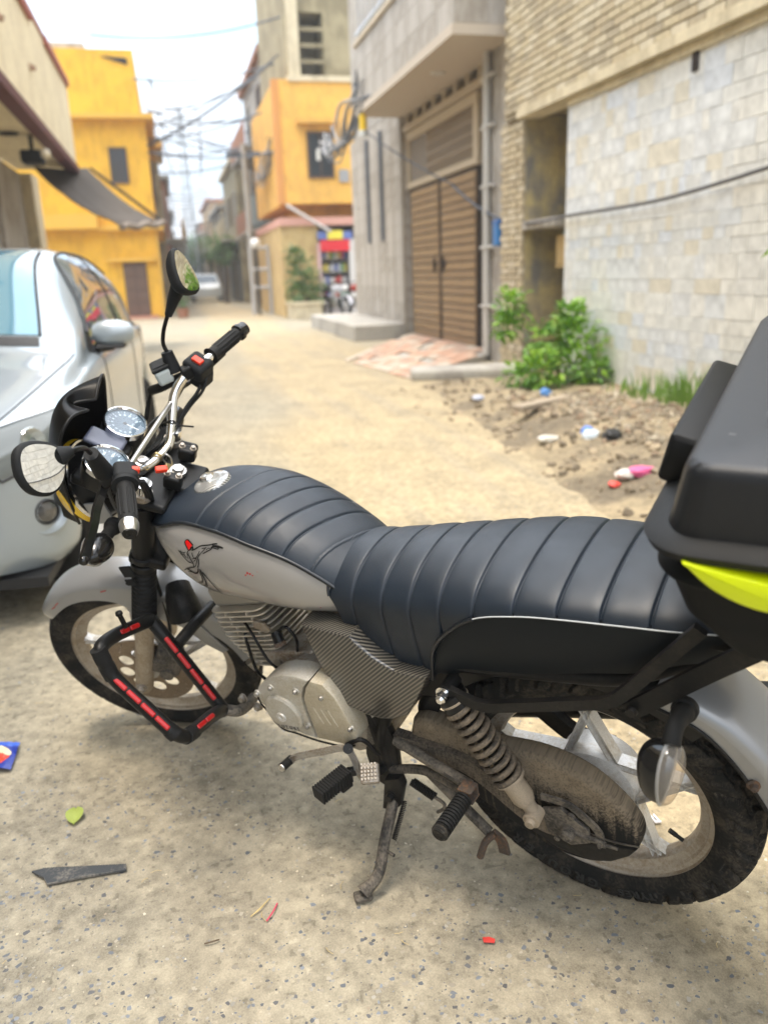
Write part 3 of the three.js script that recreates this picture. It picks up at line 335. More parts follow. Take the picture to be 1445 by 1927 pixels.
// ---- dirt verge
function vergeH(x, z) { const e = sstep(2.05, 2.9, x + 0.35 * (fbm(z * 1.2, 3, 0, 3, 91) - 0.5) - 0.28 * sstep(-4.2, -7, z)), f = sstep(-9.6, -8.4, z); return e * f * (0.07 + 0.12 * (fbm(x * 2.2, z * 2.2, 0, 5, 95) - 0.25) + 0.10 * Math.exp(-(((x - 3.15) / 0.5) ** 2 + ((z + 5.6) / 0.9) ** 2)) + 0.05 * sstep(3.4, 4.2, x)) - 0.02 * (1 - e * f); }
{
  const g = grid((u, v) => { const x = lerp(1.8, 4.3, u), z = lerp(-10, 2, v); return V(x, vergeH(x, z), z); }, 90, 240); const p = g.attributes.position, C = [], U = []; for (let i = 0; i < p.count; i++) { const x = p.getX(i), z = p.getZ(i), k = fbm(x * 3, z * 3, 0, 5, 97); C.push(...mix3([0.42, 0.34, 0.22], [0.24, 0.195, 0.135], sstep(0.40, 0.68, k))); U.push(x / 2.2, z / 2.2); } g.setAttribute('color', new THREE.Float32BufferAttribute(C, 3)); g.setAttribute('uv', new THREE.Float32BufferAttribute(U, 2));
  struct(M('dirt_verge', g, sandGround));
  const rub = (name, n, s0, s1, cols, label, cat, xr, zr) => { const ig = new THREE.IcosahedronGeometry(1, 1); const q = ig.attributes.position; for (let i = 0; i < q.count; i++) { const k = 0.75 + 0.45 * hash(Math.round(q.getX(i) * 40), Math.round(q.getY(i) * 40), Math.round(q.getZ(i) * 40)); q.setXYZ(i, q.getX(i) * k, q.getY(i) * k, q.getZ(i) * k); } ig.computeVertexNormals(); const m = new THREE.InstancedMesh(ig, mat(1, 0.95), n), o = new THREE.Object3D(), c = new THREE.Color(); for (let k = 0; k < n; k++) { const x = rr(...xr), z = rr(...zr), s = s0 + (s1 - s0) * rnd() ** 2.5; o.position.set(x, vergeH(x, z) + s * 0.25, z); o.rotation.set(rr(0, 6), rr(0, 6), rr(0, 6)); o.scale.set(s * rr(0.7, 1.5), s * rr(0.4, 0.9), s * rr(0.7, 1.3)); o.updateMatrix(); m.setMatrixAt(k, o.matrix); const w = pick(cols), b = rr(0.7, 1.3); m.setColorAt(k, c.setRGB(w[0] * b, w[1] * b, w[2] * b)); } m.name = numbered(name); m.castShadow = m.receiveShadow = true; scene.add(m); tag(stuff(m), label, cat); };
  seed = 44; rub('rubble', 1500, 0.004, 0.034, [[0.30, 0.24, 0.16], [0.33, 0.275, 0.19], [0.2, 0.155, 0.105], [0.36, 0.31, 0.23], [0.27, 0.195, 0.13]], 'heap of earth clods and broken rubble on the verge before the stone wall', 'rubble', [2.8, 4.15], [-7.2, -4.3]); rub('earth_clods', 500, 0.008, 0.04, [[0.3, 0.24, 0.16], [0.2, 0.16, 0.11]], 'small earth clods along the edge of the sandy road', 'earth', [2.2, 3.2], [-9, -3]);
  const put = (px, py, h = 0) => { let p = gnd(px, py, 0.08); for (let i = 0; i < 4; i++) p = gnd(px, py, vergeH(p.x, p.z) + h); return p; };
  const crumple = (c, sx, sy, sz, s) => { const k = new THREE.IcosahedronGeometry(1, 3), q = k.attributes.position; for (let i = 0; i < q.count; i++) { const f = 0.7 + 0.6 * fbm(q.getX(i) * 2 + s, q.getY(i) * 2 + q.getZ(i) * 1.7 + s, 0, 3, s); q.setXYZ(i, q.getX(i) * f * sx, q.getY(i) * f * sy, q.getZ(i) * f * sz); } k.computeVertexNormals(); k.translate(c.x, c.y + sy * 0.6, c.z); return k; };
  for (const [px, py, a, b, c, col, n, label, cat] of [[1112, 832, 0.07, 0.06, 0.06, [0.55, 0.62, 0.68], 'plastic_bag', 'crumpled white plastic bag on the rubble heap', 'bag'], [1103, 822, 0.05, 0.05, 0.04, [0.10, 0.22, 0.62], 'plastic_bag', 'crumpled blue plastic bag on the rubble heap', 'bag'], [1205, 893, 0.10, 0.035, 0.06, [0.7, 0.12, 0.28], 'plastic_bag', 'flat pink plastic bag at the foot of the rubble heap', 'bag'], [1178, 897, 0.07, 0.03, 0.05, [0.6, 0.55, 0.5], 'paper_scrap', 'crumpled white paper beside the pink bag', 'paper'], [1155, 915, 0.035, 0.02, 0.035, [0.7, 0.08, 0.06], 'plastic_scrap', 'red plastic scrap on the verge below the rubble', 'plastic scrap'], [1030, 830, 0.08, 0.03, 0.06, [0.55, 0.52, 0.46], 'paper_scrap', 'pale torn paper at the edge of the rubble heap', 'paper'], [1025, 745, 0.06, 0.05, 0.05, [0.08, 0.22, 0.5], 'plastic_bag', 'blue plastic bag under the green shrub', 'bag'], [1150, 828, 0.07, 0.05, 0.06, [0.02, 0.02, 0.02], 'plastic_bag', 'black plastic bag beside the white bag on the rubble', 'bag'], [900, 752, 0.06, 0.03, 0.05, [0.4, 0.42, 0.5], 'plastic_scrap', 'greyish plastic scrap on the verge near the kerb', 'plastic scrap']]) { const p = put(px, py); tag(M(n, crumple(p, a, b, c, px), mat(col, 0.5)), label, cat); }
  tag(M('broken_plank', boxUV(rbox(0.7, 0.05, 0.12, 0.01, put(1020, 765).add(V(0, 0.03, 0)), new THREE.Quaternion().setFromAxisAngle(V(0, 1, 0), 0.5)), 1), mat([0.33, 0.27, 0.2], 0.9)), 'broken grey plank lying below the green shrub', 'plank');
}
// ---- leaves
function leafCloud(n, place, s0, s1, bend = 0.25) { // many single leaves, each a folded blade of four faces
  const P = [], I = [], a = V(), q = new THREE.Quaternion(), e = new THREE.Euler(); for (let k = 0; k < n; k++) { const [c, out] = place(k), s = rr(s0, s1); const d = out.clone().add(V(rr(-0.7, 0.7), rr(-0.5, 0.7), rr(-0.7, 0.7))).normalize(); const side = d.clone().cross(V(rr(-0.4, 0.4), 1, rr(-0.4, 0.4))).normalize(), up = side.clone().cross(d); const base = P.length / 3; const pt = (l, w, h) => { a.copy(c).addScaledVector(d, l * s).addScaledVector(side, w * s).addScaledVector(up, h * s); P.push(a.x, a.y, a.z); }; pt(0, 0, 0); pt(0.45, 0.26, bend * 0.5); pt(0.45, -0.26, bend * 0.5); pt(0.5, 0, 0); pt(1, 0, -bend * 0.6); I.push(base, base + 1, base + 3, base, base + 3, base + 2, base + 3, base + 1, base + 4, base + 3, base + 4, base + 2); }
  const g = new THREE.BufferGeometry(); g.setAttribute('position', new THREE.Float32BufferAttribute(P, 3)); g.setIndex(I); const h = g.toNonIndexed(); h.computeVertexNormals(); return h;
}
const leafM = (c, t = 0.4) => mat(c, 0.55, 0, { transmission: t, thickness: 0 });
const LG = [leafM([0.20, 0.40, 0.02]), leafM([0.12, 0.28, 0.025]), leafM([0.30, 0.50, 0.03])];
function shrub(name, label, c, lobes, n, s0, s1, group, mats = LG, cat = 'shrub') {
  const o = grp(name); tag(o, label, cat, group); const st = []; for (const [dx, dy, dz, r] of lobes) st.push(sweep([c.clone().add(V(rr(-0.05, 0.05), 0, rr(-0.05, 0.05))), c.clone().add(V(dx * 0.5, dy * 0.6, dz * 0.5)), c.clone().add(V(dx, dy, dz))], (t) => lerp(0.014, 0.004, t), { n: 5, smooth: 6 })); M('stem', st, mat([0.12, 0.09, 0.05], 0.9), o);
  mats.forEach((m, i) => { const g = leafCloud(Math.floor(n / mats.length), () => { const [dx, dy, dz, r] = pick(lobes), d = V(rr(-1, 1), rr(-1, 1), rr(-1, 1)).normalize(), k = rnd() ** 0.45; return [c.clone().add(V(dx, dy, dz)).addScaledVector(d, r * k * rr(0.6, 1.15)), d]; }, s0, s1); stuff(M('foliage', g, m, o)); }); return o;
}
{
  seed = 61; const b = gnd(1010, 742, 0.08);
  shrub('green_shrub', 'bright green leafy shrub growing at the corner of the stone wall', V(3.75, 0.08, -7.75), [[-0.25, 0.2, 0.2, 0.22], [0.05, 0.25, 0.15, 0.3], [0.25, 0.35, 0.15, 0.3], [0.2, 0.55, 0.0, 0.25], [-0.05, 0.5, -0.15, 0.2], [0.3, 0.15, 0.25, 0.22], [0.22, 0.72, -0.1, 0.14], [-0.35, 0.12, 0.0, 0.2], [-0.22, 0.82, -0.6, 0.17], [-0.3, 0.6, -0.55, 0.14]], 1500, 0.07, 0.13);
  for (const [x, z, h, n] of [[4.1, -6.75, 0.16, 26], [4.08, -6.25, 0.26, 42], [4.05, -5.75, 0.34, 60], [4.0, -5.2, 0.36, 60]]) { const P = [], I = []; for (let k = 0; k < n; k++) { const bx0 = x + rr(-0.18, 0.12), bz = z + rr(-0.3, 0.3), y0 = vergeH(bx0, bz) - 0.01, hh = h * rr(0.5, 1.1), a = rr(0, 6.3), ln = rr(0.1, 0.35) * hh, w = 0.006, b0 = P.length / 3; P.push(bx0 - w, y0, bz, bx0 + w, y0, bz + w, bx0 + Math.cos(a) * ln * 0.4 - w, y0 + hh * 0.6, bz + Math.sin(a) * ln * 0.4, bx0 + Math.cos(a) * ln * 0.4 + w, y0 + hh * 0.6, bz + Math.sin(a) * ln * 0.4 + w, bx0 + Math.cos(a) * ln, y0 + hh, bz + Math.sin(a) * ln); I.push(b0, b0 + 1, b0 + 2, b0 + 1, b0 + 3, b0 + 2, b0 + 2, b0 + 3, b0 + 4); } const g = new THREE.BufferGeometry(); g.setAttribute('position', new THREE.Float32BufferAttribute(P, 3)); g.setIndex(I); g.computeVertexNormals(); const q = g.toNonIndexed(); q.computeVertexNormals(); tag(M('grass_tuft', q, leafM([0.17, 0.30, 0.04], 0.35)), 'tuft of tall green grass at the foot of the stone wall', 'grass', 'grass tufts along the stone wall'); }
  shrub('tall_plant', 'tall leafy plant beside the stone wall that shows in the right mirror', V(3.75, 0.05, -3.55), [[0, 0.5, 0, 0.35], [-0.1, 1.0, 0.1, 0.4], [0.1, 1.5, -0.1, 0.45], [-0.1, 1.95, 0.2, 0.45], [0.15, 2.3, -0.05, 0.45], [0.0, 1.7, 0.5, 0.35], [-0.2, 1.35, -0.45, 0.25], [0.0, 2.65, 0.1, 0.4], [0.0, 2.8, 0.35, 0.3], [-0.05, 2.75, -0.15, 0.3]], 2400, 0.07, 0.13);
  tag(M('sagging_cable', sweep([onX(1500, 297, WX - 0.07), onX(1445, 315, WX - 0.07), onX(1250, 374, WX - 0.07), onX(1065, 407, WX - 0.07), V(WX - 0.05, 1.78, -9.2), V(4.35, 1.84, -10.5)], 0.016, { n: 8, smooth: 40 }), mat([0.09, 0.085, 0.085], 0.7)), 'dark cable sagging along the stone wall', 'cable');
  tag(M('loose_wire', [sweep([V(WX - 0.03, 1.6, -2.6), V(WX - 0.04, 1.25, -1.6), V(WX - 0.03, 1.35, -0.4), V(WX - 0.03, 1.6, 0.6)], 0.012, { n: 6, smooth: 30 })], mat([0.03, 0.03, 0.03], 0.7)), 'thin black wire on the stone wall, seen in the left mirror', 'cable');
}
// ================================================================= left side and the far street
const yel = mat(1, 0.9, 0, { map: plasterT([0.72, 0.41, 0.035], [0.60, 0.33, 0.03], 301, 0.4) }), yelT = mat([0.62, 0.36, 0.05], 0.85), org = mat(1, 0.9, 0, { map: plasterT([0.74, 0.42, 0.09], [0.60, 0.34, 0.08], 305, 0.4) }), glassD = mat([0.03, 0.035, 0.04], 0.12), woodD = mat([0.10, 0.055, 0.03], 0.7), maroon = mat([0.10, 0.022, 0.018], 0.7), redT = mat([0.33, 0.10, 0.07], 0.8), olive = mat(1, 0.95, 0, { map: plasterT([0.33, 0.28, 0.17], [0.22, 0.185, 0.11], 309, 0.3) }), brickF = mat(1, 0.95, 0, { map: plasterT([0.36, 0.17, 0.10], [0.26, 0.13, 0.08], 313, 0.1) });
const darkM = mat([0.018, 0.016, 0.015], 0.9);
function windowAt(parent, x0, x1, y0, y1, z, dir = 1, fm = woodD, bars = 0, axis = 'z') { // recessed pane with a frame and bars, in a wall that faces z or x
  const w = grp('window', parent), t = 0.06 * dir, B = (a0, a1, b0, b1, d0, d1) => axis === 'z' ? box(a0, a1, b0, b1, z + d0, z + d1) : box(z + d0, z + d1, b0, b1, a0, a1);
  M('pane', B(x0, x1, y0, y1, 0.004 * dir, 0.016 * dir), glassD, w); const f = 0.06; M('frame', [B(x0 - f, x1 + f, y1, y1 + f, 0, t), B(x0 - f, x1 + f, y0 - f, y0, 0, t), B(x0 - f, x0, y0, y1, 0, t), B(x1, x1 + f, y0, y1, 0, t)], fm, w);
  for (let k = 1; k <= bars; k++) { const x = lerp(x0, x1, k / (bars + 1)); M('bar', B(x - 0.015, x + 0.015, y0, y1, 0.02 * dir, 0.04 * dir), fm, w); } return w;
}
{ // cream house with the overhang
  const h = grp('cream_house'); tag(h, 'cream house with a deep overhang and maroon edge above the silver car', 'house'); const X = -1.5, fasciaM = mat(1, 0.95, 0, { map: plasterT([0.76, 0.66, 0.44], [0.66, 0.56, 0.37], 203) });
  M('ground_floor_wall', bx(0, -4.5, -2.55, 0, 3.3, -18.4, 3), greyPl, h); M('corner_pilaster', bx(0, -2.7, -2.35, 0, 3.3, -18.5, -17.6), creamM, h);
  M('overhang_front', bx(0, X - 0.14, X, 3.42, 4.85, -17.6, 2), fasciaM, h); M('overhang_soffit', bx(0, -2.6, X - 0.14, 3.36, 3.5, -17.6, 2), fasciaM, h); M('maroon_edge', bx(0, X - 0.16, X + 0.03, 3.29, 3.42, -17.65, 2), maroon, h);
  M('parapet_end', bx(0, -4.5, X - 0.14, 3.5, 4.85, -17.62, -17.48), creamM, h); M('upper_wall', bx(0, -4.6, -1.95, 4.9, 6.9, -16, 2), fasciaM, h);
  for (const [a, b, y] of [[-13.2, 2, 4.72], [-17.6, -14.6, 4.78]]) M('red_rail', bx(0, X - 0.02, X + 0.05, y, y + 0.12, a, b), redT, h); M('coping', bx(0, X - 0.2, X + 0.02, 4.85, 4.93, -17.7, 2), redT, h);
  for (const [y, z] of [[0, -10.8], [0, -13.4]]) M('soffit_lamp', lathe([[0.001, -0.02], [0.12, -0.02], [0.14, 0]], V(-2.0, 3.35, z), V(0, 1, 0), 18), darkM, h);
  for (const z of [-6.0, -8.2, -10.4, -12.6]) M('rosette', [rod(V(X, 4.0, z), V(X + 0.02, 4.05, z), 0.07, 10)], mat([0.40, 0.26, 0.18], 0.8), h);
  M('gutter_pipe', rod(V(-2.45, 0, -14.5), V(-2.45, 3.3, -14.5), 0.05, 8), greyPl, h);
  const c = grp('wall_lamp'); tag(c, 'small dark lamp and bracket under the corner of the overhang', 'lamp'); M('lamp_head', rbox(0.3, 0.18, 0.4, 0.04, V(-1.75, 3.05, -13.6)), darkM, c); M('lamp_bulb', new THREE.SphereGeometry(0.07, 12, 8).translate(-1.55, 3.08, -13.4), mat([0.7, 0.62, 0.45], 0.4), c); M('bracket', rod(V(-1.75, 3.1, -13.6), V(-1.75, 3.35, -13.6), 0.03), darkM, c);
}
{ // tarpaulin awning
  const a = grp('tarp_awning'); tag(a, 'dark tarpaulin awning hanging from the cream house before the yellow house', 'awning'); const A = V(-2.15, 3.25, -16.6), B = V(-1.35, 3.42, -18.0), C = V(-0.02, 2.38, -17.6), D = V(-0.72, 2.22, -15.6);
  const sh = (o) => grid((u, v) => { const p = A.clone().lerp(B, u).lerp(D.clone().lerp(C, u), v); p.y += -0.22 * Math.sin(Math.PI * v) * (0.6 + 0.4 * Math.sin(u * 3)) + 0.07 * (fbm(u * 7, v * 6, 0, 4, 731) - 0.5) + 0.10 * (fbm(u * 16, 2, 0, 3, 733) - 0.5) * v + o; return p; }, 30, 24); M('tarpaulin', [sh(0), sh(0.02)], mat([0.075, 0.062, 0.05], 0.95), a);
  M('hem', sweep([...Array(50).keys()].map((i) => { const p = D.clone().lerp(C, i / 49); p.y += 0.02 * Math.sin(i / 49 * 14) - 0.03; return p; }), 0.06, { n: 8 }), mat([0.24, 0.2, 0.165], 0.9), a); M('pole', rod(V(-0.02, 2.38, -17.6), V(-1.3, 3.45, -18.2), 0.03), darkM, a); M('rope', rod(A, V(-1.6, 3.4, -14.5), 0.012, 6), mat([0.3, 0.26, 0.2], 0.9), a);
}
{ // yellow house
  const h = grp('yellow_house'); tag(h, 'bright yellow three-storey house with a brown door on the left of the street', 'house'); const Z = -30;
  M('ground_wall', bx(0, -7, -0.33, 0, 3.0, -40, Z), yel, h); M('first_wall', bx(0, -7, -0.28, 3.0, 6.35, -40, Z), yel, h); M('second_wall', bx(0, -5, -0.42, 6.35, 8.35, -40, Z), yel, h);
  M('ledge', bx(0, -7.2, 0.0, 6.28, 6.42, -40, Z + 0.5), yelT, h); M('mid_band', bx(0, -7.2, -0.04, 2.9, 3.05, -40, Z + 0.35), yelT, h); M('porch', bx(0, -3.8, -2.1, 2.95, 3.4, Z, Z + 0.7), yelT, h);
  windowAt(h, -1.47, -1.02, 4.42, 5.42, Z, 1, woodD, 2); M('slant_vent', (() => { const s = new THREE.Shape([[-1.45, 8.15], [-0.62, 8.1], [-0.62, 7.9]].map((q) => new THREE.Vector2(...q))); return new THREE.ExtrudeGeometry(s, { depth: 0.03, bevelEnabled: false }).translate(0, 0, Z + 0.002); })(), darkM, h);  // the slanted triangle is a dark sheet painting the shade inside an opening
  const d = grp('door', h); M('door_leaf', box(-1.5, -0.74, 0.1, 1.86, Z + 0.004, Z + 0.05), mat([0.10, 0.058, 0.04], 0.6), d); for (let k = 0; k < 4; k++) for (let j = 0; j < 2; j++) M('door_panel', rbox(0.3, 0.34, 0.03, 0.01, V(-1.31 + j * 0.38, 0.34 + k * 0.42, Z + 0.06), null, 1), mat([0.12, 0.07, 0.048], 0.6), d); M('lintel', box(-1.95, -0.4, 1.9, 2.02, Z, Z + 0.25), yelT, d); M('step', box(-1.7, -0.5, 0, 0.1, Z, Z + 0.5), mat([0.42, 0.2, 0.14], 0.9), d);
  M('roof_tank', bx(0, -3.0, -1.95, 8.35, 8.75, -34, -31), greyPl, h); M('corner_strip', bx(0, -0.36, -0.25, 0, 2.9, Z - 0.3, Z + 0.08), yelT, h);
  for (let k = 0; k < 3; k++) windowAt(h, -33 - k * 2.2, -32 - k * 2.2, 4.2, 5.3, -0.28, 1, woodD, 1, 'x');
}
const rowM = [creamM, greyPl, olive, concM, brickF, mat(1, 0.9, 0, { map: plasterT([0.55, 0.38, 0.20], [0.42, 0.28, 0.15], 331, 0.3) }), mat(1, 0.9, 0, { map: plasterT([0.45, 0.42, 0.36], [0.33, 0.3, 0.25], 335, 0.3) })];
function townHouse(label, side, x, z0, z1, hgt, m, opt = {}) {      // house in the row, facing the street and with its near end in view
  const h = grp('row_house'); tag(h, label, 'house', opt.group); const far = side > 0 ? x + 8 : x - 8, s = -side; M('wall', bx(0, Math.min(x, far), Math.max(x, far), 0, hgt, z0, z1), m, h); M('roof_edge', bx(0, Math.min(x + s * 0.25, far), Math.max(x + s * 0.25, far), hgt, hgt + 0.22, z0 - 0.02, z1 + 0.2), opt.trim || concM, h);
  const fl = Math.max(1, Math.round(hgt / 3.1)), n = Math.max(1, Math.floor(Math.abs(z1 - z0) / 3)); for (let f = 0; f < fl; f++) { for (let k = 0; k < n; k++) { const zc = z0 + (k + 0.5) * (z1 - z0) / n; if (f === 0) { M('door', box(x, x + s * 0.05, 0.05, 2.1, zc - 0.5, zc + 0.5), k % 2 ? woodD : mat([0.14, 0.15, 0.16], 0.6), h); } else windowAt(h, zc - 0.55, zc + 0.55, f * 3.1 + 0.9, f * 3.1 + 2.2, x, s, k % 2 ? woodD : concM, 1, 'x'); }
    if (f > 0 && (opt.balcony ?? true)) { const bz0 = lerp(z0, z1, 0.1), bz1 = lerp(z0, z1, 0.9); M('balcony', bx(0, Math.min(x, x + s * 0.85), Math.max(x, x + s * 0.85), f * 3.1 - 0.12, f * 3.1, bz0, bz1), concM, h); M('balcony_wall', bx(0, x + s * 0.8, x + s * 0.85, f * 3.1, f * 3.1 + 0.85, bz0, bz1), opt.trim || m, h); } }
  if (opt.end) for (const [a, b, c, d] of opt.end) windowAt(h, a, b, c, d, Math.max(z0, z1), 1, concM, 2); return h;
}
{ // orange house with the shop
  const h = grp('orange_house'); tag(h, 'orange and yellow house with a bare concrete storey above the little shop', 'house'); const Z = -26;
  M('upper_wall', bx(0, 3.5, 9, 3.35, 6.75, -33, Z), org, h); M('ground_wall', bx(0, 3.4, 4.55, 0, 2.72, -33, Z), mat(1, 0.9, 0, { map: plasterT([0.52, 0.38, 0.17], [0.42, 0.29, 0.13], 341, 0.3) }), h); M('ground_wall_far', bx(0, 5.75, 9, 0, 2.72, -33, Z), greyPl, h); M('shop_back', bx(0, 4.55, 5.75, 0, 2.72, -29, -28.8), greyPl, h);
  M('recessed_band', bx(0, 4.2, 9, 2.95, 3.35, -33, Z - 1.1), org, h); M('pink_band', bx(0, 3.38, 9, 2.72, 2.95, -33, Z + 0.1), mat([0.55, 0.30, 0.24], 0.9), h); M('brace', rod(V(3.6, 3.3, Z + 0.2), V(4.9, 2.5, Z + 0.35), 0.05, 8), mat([0.45, 0.42, 0.4], 0.8), h);
  M('concrete_storey', bx(0, 3.95, 9, 6.75, 12, -33, Z - 1.6), olive, h); M('storey_wall', bx(0, 3.95, 4.35, 6.85, 12, Z - 1.6, Z - 0.2), olive, h); M('storey_wall', bx(0, 5.05, 9, 6.85, 12, Z - 1.6, Z - 0.2), olive, h); M('storey_wall', bx(0, 4.35, 5.05, 8.55, 12, Z - 1.6, Z - 0.2), olive, h); M('concrete_pier', bx(0, 3.98, 4.3, 6.75, 12, Z - 0.2, Z - 0.02), creamM, h); M('concrete_band', bx(0, 3.9, 9, 6.7, 6.85, -33, Z + 0.06), creamM, h); for (let k = 0; k < 3; k++) M('opening_slat', bx(0, 4.35, 5.05, 7.2 + k * 0.42, 7.3 + k * 0.42, Z - 0.14, Z - 0.08), olive, h);
  windowAt(h, 4.42, 5.1, 4.12, 5.3, Z, 1, woodD, 1); M('window_hood', bx(0, 4.1, 5.3, 5.55, 5.7, Z, Z + 0.35), org, h); M('window_sign', box(4.62, 4.74, 4.55, 4.85, Z + 0.06, Z + 0.08), mat([0.6, 0.58, 0.52], 0.6), h); M('side_sign', box(5.3, 5.6, 3.95, 4.3, Z + 0.01, Z + 0.06), mat([0.3, 0.3, 0.3], 0.6), h); M('corner_trim', bx(0, 3.42, 3.62, 3.35, 6.75, Z - 0.3, Z + 0.04), mat([0.55, 0.25, 0.07], 0.85), h);
  const s = grp('corner_shop'); tag(s, 'little shop with a red and yellow sign under the orange house', 'shop');
  M('red_sign', box(4.6, 5.5, 1.95, 2.28, Z + 0.05, Z + 0.15), mat([0.62, 0.02, 0.03], 0.5), s); M('yellow_sign', box(4.82, 5.3, 2.3, 2.55, Z + 0.06, Z + 0.16), mat([0.72, 0.62, 0.06], 0.5), s); for (const a of [4.52, 5.31]) M('blue_sign', box(a, a + 0.29, 2.3, 2.52, Z + 0.05, Z + 0.14), mat([0.12, 0.17, 0.42], 0.5), s); M('white_post', box(5.5, 5.66, 0.0, 2.3, Z - 0.1, Z + 0.1), mat([0.62, 0.6, 0.57], 0.6), s); M('pink_post', box(4.5, 4.6, 0, 2.2, Z - 0.1, Z + 0.08), mat([0.6, 0.4, 0.4], 0.6), s);
  for (let r = 0; r < 4; r++) { const sh = grp('shelf', s); M('shelf_board', box(4.65, 5.45, 0.55 + r * 0.38, 0.58 + r * 0.38, Z - 0.5, Z - 0.1), concM, sh); seed = 90 + r; for (let k = 0; k < 8; k++) M('packet', rbox(0.08, rr(0.12, 0.26), 0.08, 0.01, V(4.7 + k * 0.1, 0.7 + r * 0.38, Z - 0.15), null, 1), mat(pick([[0.6, 0.55, 0.5], [0.5, 0.06, 0.05], [0.08, 0.12, 0.35], [0.6, 0.5, 0.1], [0.5, 0.5, 0.52], [0.1, 0.3, 0.12]]), 0.5), sh); }
  M('counter', box(4.62, 5.5, 0, 0.5, Z - 0.1, Z + 0.35), mat([0.45, 0.42, 0.42], 0.7), s);
  // two motorcycles parked before it, far off
  seed = 97; for (const [x, m, label] of [[4.75, [0.42, 0.42, 0.45], 'pale grey motorcycle parked before the little shop'], [5.35, [0.35, 0.05, 0.04], 'dark motorcycle with a red tank parked before the little shop']]) { const b = grp('parked_motorcycle', null, V(x, 0, -24.7)); b.rotation.y = 0.35; tag(b, label, 'motorcycle', 'motorcycles parked at the shop'); for (const z of [-0.55, 0.6]) { const w = grp('wheel', b); const t = new THREE.TorusGeometry(0.26, 0.05, 10, 28); t.rotateY(Math.PI / 2); t.translate(0, 0.31, z); M('tyre', t, K.rubber, w); for (let k = 0; k < 5; k++) { const a = k / 5 * 6.283; M('spoke', rod(V(0, 0.31, z), V(0, 0.31 + Math.sin(a) * 0.24, z + Math.cos(a) * 0.24), 0.012, 6), K.steel, w); } }
    M('seat', rbox(0.24, 0.1, 0.6, 0.04, V(0, 0.78, -0.3)), K.black, b); M('tank', rbox(0.26, 0.22, 0.45, 0.08, V(0, 0.84, 0.15), null, 4), mat(m, 0.3), b); M('engine', rbox(0.26, 0.28, 0.36, 0.05, V(0, 0.45, 0.05)), K.steel, b); M('fork', [rod(V(-0.08, 0.31, 0.6), V(-0.08, 0.95, 0.42), 0.025), rod(V(0.08, 0.31, 0.6), V(0.08, 0.95, 0.42), 0.025)], K.steel, b); M('headlamp', lathe([[0.001, -0.06], [0.07, -0.03], [0.085, 0.02], [0.04, 0.06], [0.001, 0.065]], V(0, 0.88, 0.58), V(0, 0, 1), 20), mat([0.7, 0.7, 0.68], 0.2), b); M('handlebar', sweep([V(-0.36, 1.02, 0.3), V(-0.15, 1.02, 0.4), V(0.15, 1.02, 0.4), V(0.36, 1.02, 0.3)], 0.015, { smooth: 12 }), K.black, b); M('front_mudguard', sweep([...Array(12).keys()].map((i) => { const a = lerp(0.3, 2.3, i / 11); return V(0, 0.31 + Math.sin(a) * 0.34, 0.6 + Math.cos(a) * 0.34); }), 1, { shape: [[-0.06, -0.008], [0.06, -0.008], [0.06, 0.008], [-0.06, 0.008]], up: V(0, 1, 0) }), mat(m, 0.3), b); M('frame_tube', [rod(V(0, 0.75, 0.35), V(0, 0.3, 0.2), 0.03), rod(V(0, 0.4, -0.1), V(0, 0.31, -0.55), 0.03)], K.black, b); }
  const pl = grp('brick_planter'); tag(pl, 'low plastered planter holding the tall bush before the orange house', 'planter'); M('planter_wall', bx(0, 3.45, 4.35, 0, 0.42, -25.9, -24.7), creamM, pl); M('planter_rim', bx(0, 3.4, 4.4, 0.42, 0.5, -25.95, -24.65), creamM, pl);
  seed = 103; shrub('tall_bush', 'tall green bush in the planter before the orange house', V(3.95, 0.45, -25.3), [[0, 0.3, 0, 0.4], [-0.2, 0.7, 0, 0.4], [0.2, 0.6, 0, 0.4], [0.0, 1.1, 0, 0.35], [-0.3, 1.4, 0.1, 0.25], [0.3, 0.25, 0.2, 0.35], [-0.35, 0.3, 0.2, 0.3]], 900, 0.12, 0.22, null, [leafM([0.12, 0.21, 0.04]), leafM([0.08, 0.16, 0.035]), leafM([0.2, 0.28, 0.07])], 'bush');
}
townHouse('grey concrete house with brick corner behind the orange house', 1, 4.15, -42, -33.4, 9.2, greyPl, { trim: brickF, end: [[4.6, 5.2, 6.8, 7.8]] });
townHouse('dull olive house in the far row on the right', 1, 3.55, -52, -42.2, 6.6, olive, { trim: creamM }); townHouse('cream house far down the right row', 1, 3.3, -62, -52.2, 5.2, creamM, { trim: concM }); townHouse('orange-pink house far down the right row', 1, 3.2, -74, -62.2, 6.4, rowM[5], { trim: brickF }); townHouse('low grey house at the far end of the right row', 1, 3.1, -90, -74.2, 4.8, rowM[6], {}); townHouse('brick house at the far end of the right row', 1, 3.6, -110, -90.2, 6.6, brickF, {});
townHouse('olive house next behind the yellow house', -1, 0.02, -46, -40.2, 6.9, olive, { trim: yelT }); townHouse('brown brick house further along the left row', -1, 0.25, -56, -46.2, 6.2, brickF, { trim: concM }); townHouse('grey house further along the left row', -1, 0.4, -68, -56.2, 5.2, greyPl, {}); townHouse('cream house at the far end of the left row', -1, 0.45, -88, -68.2, 4.6, creamM, {}); townHouse('dull house closing the far end of the left row', -1, 0.3, -112, -88.2, 5.0, rowM[6], {});
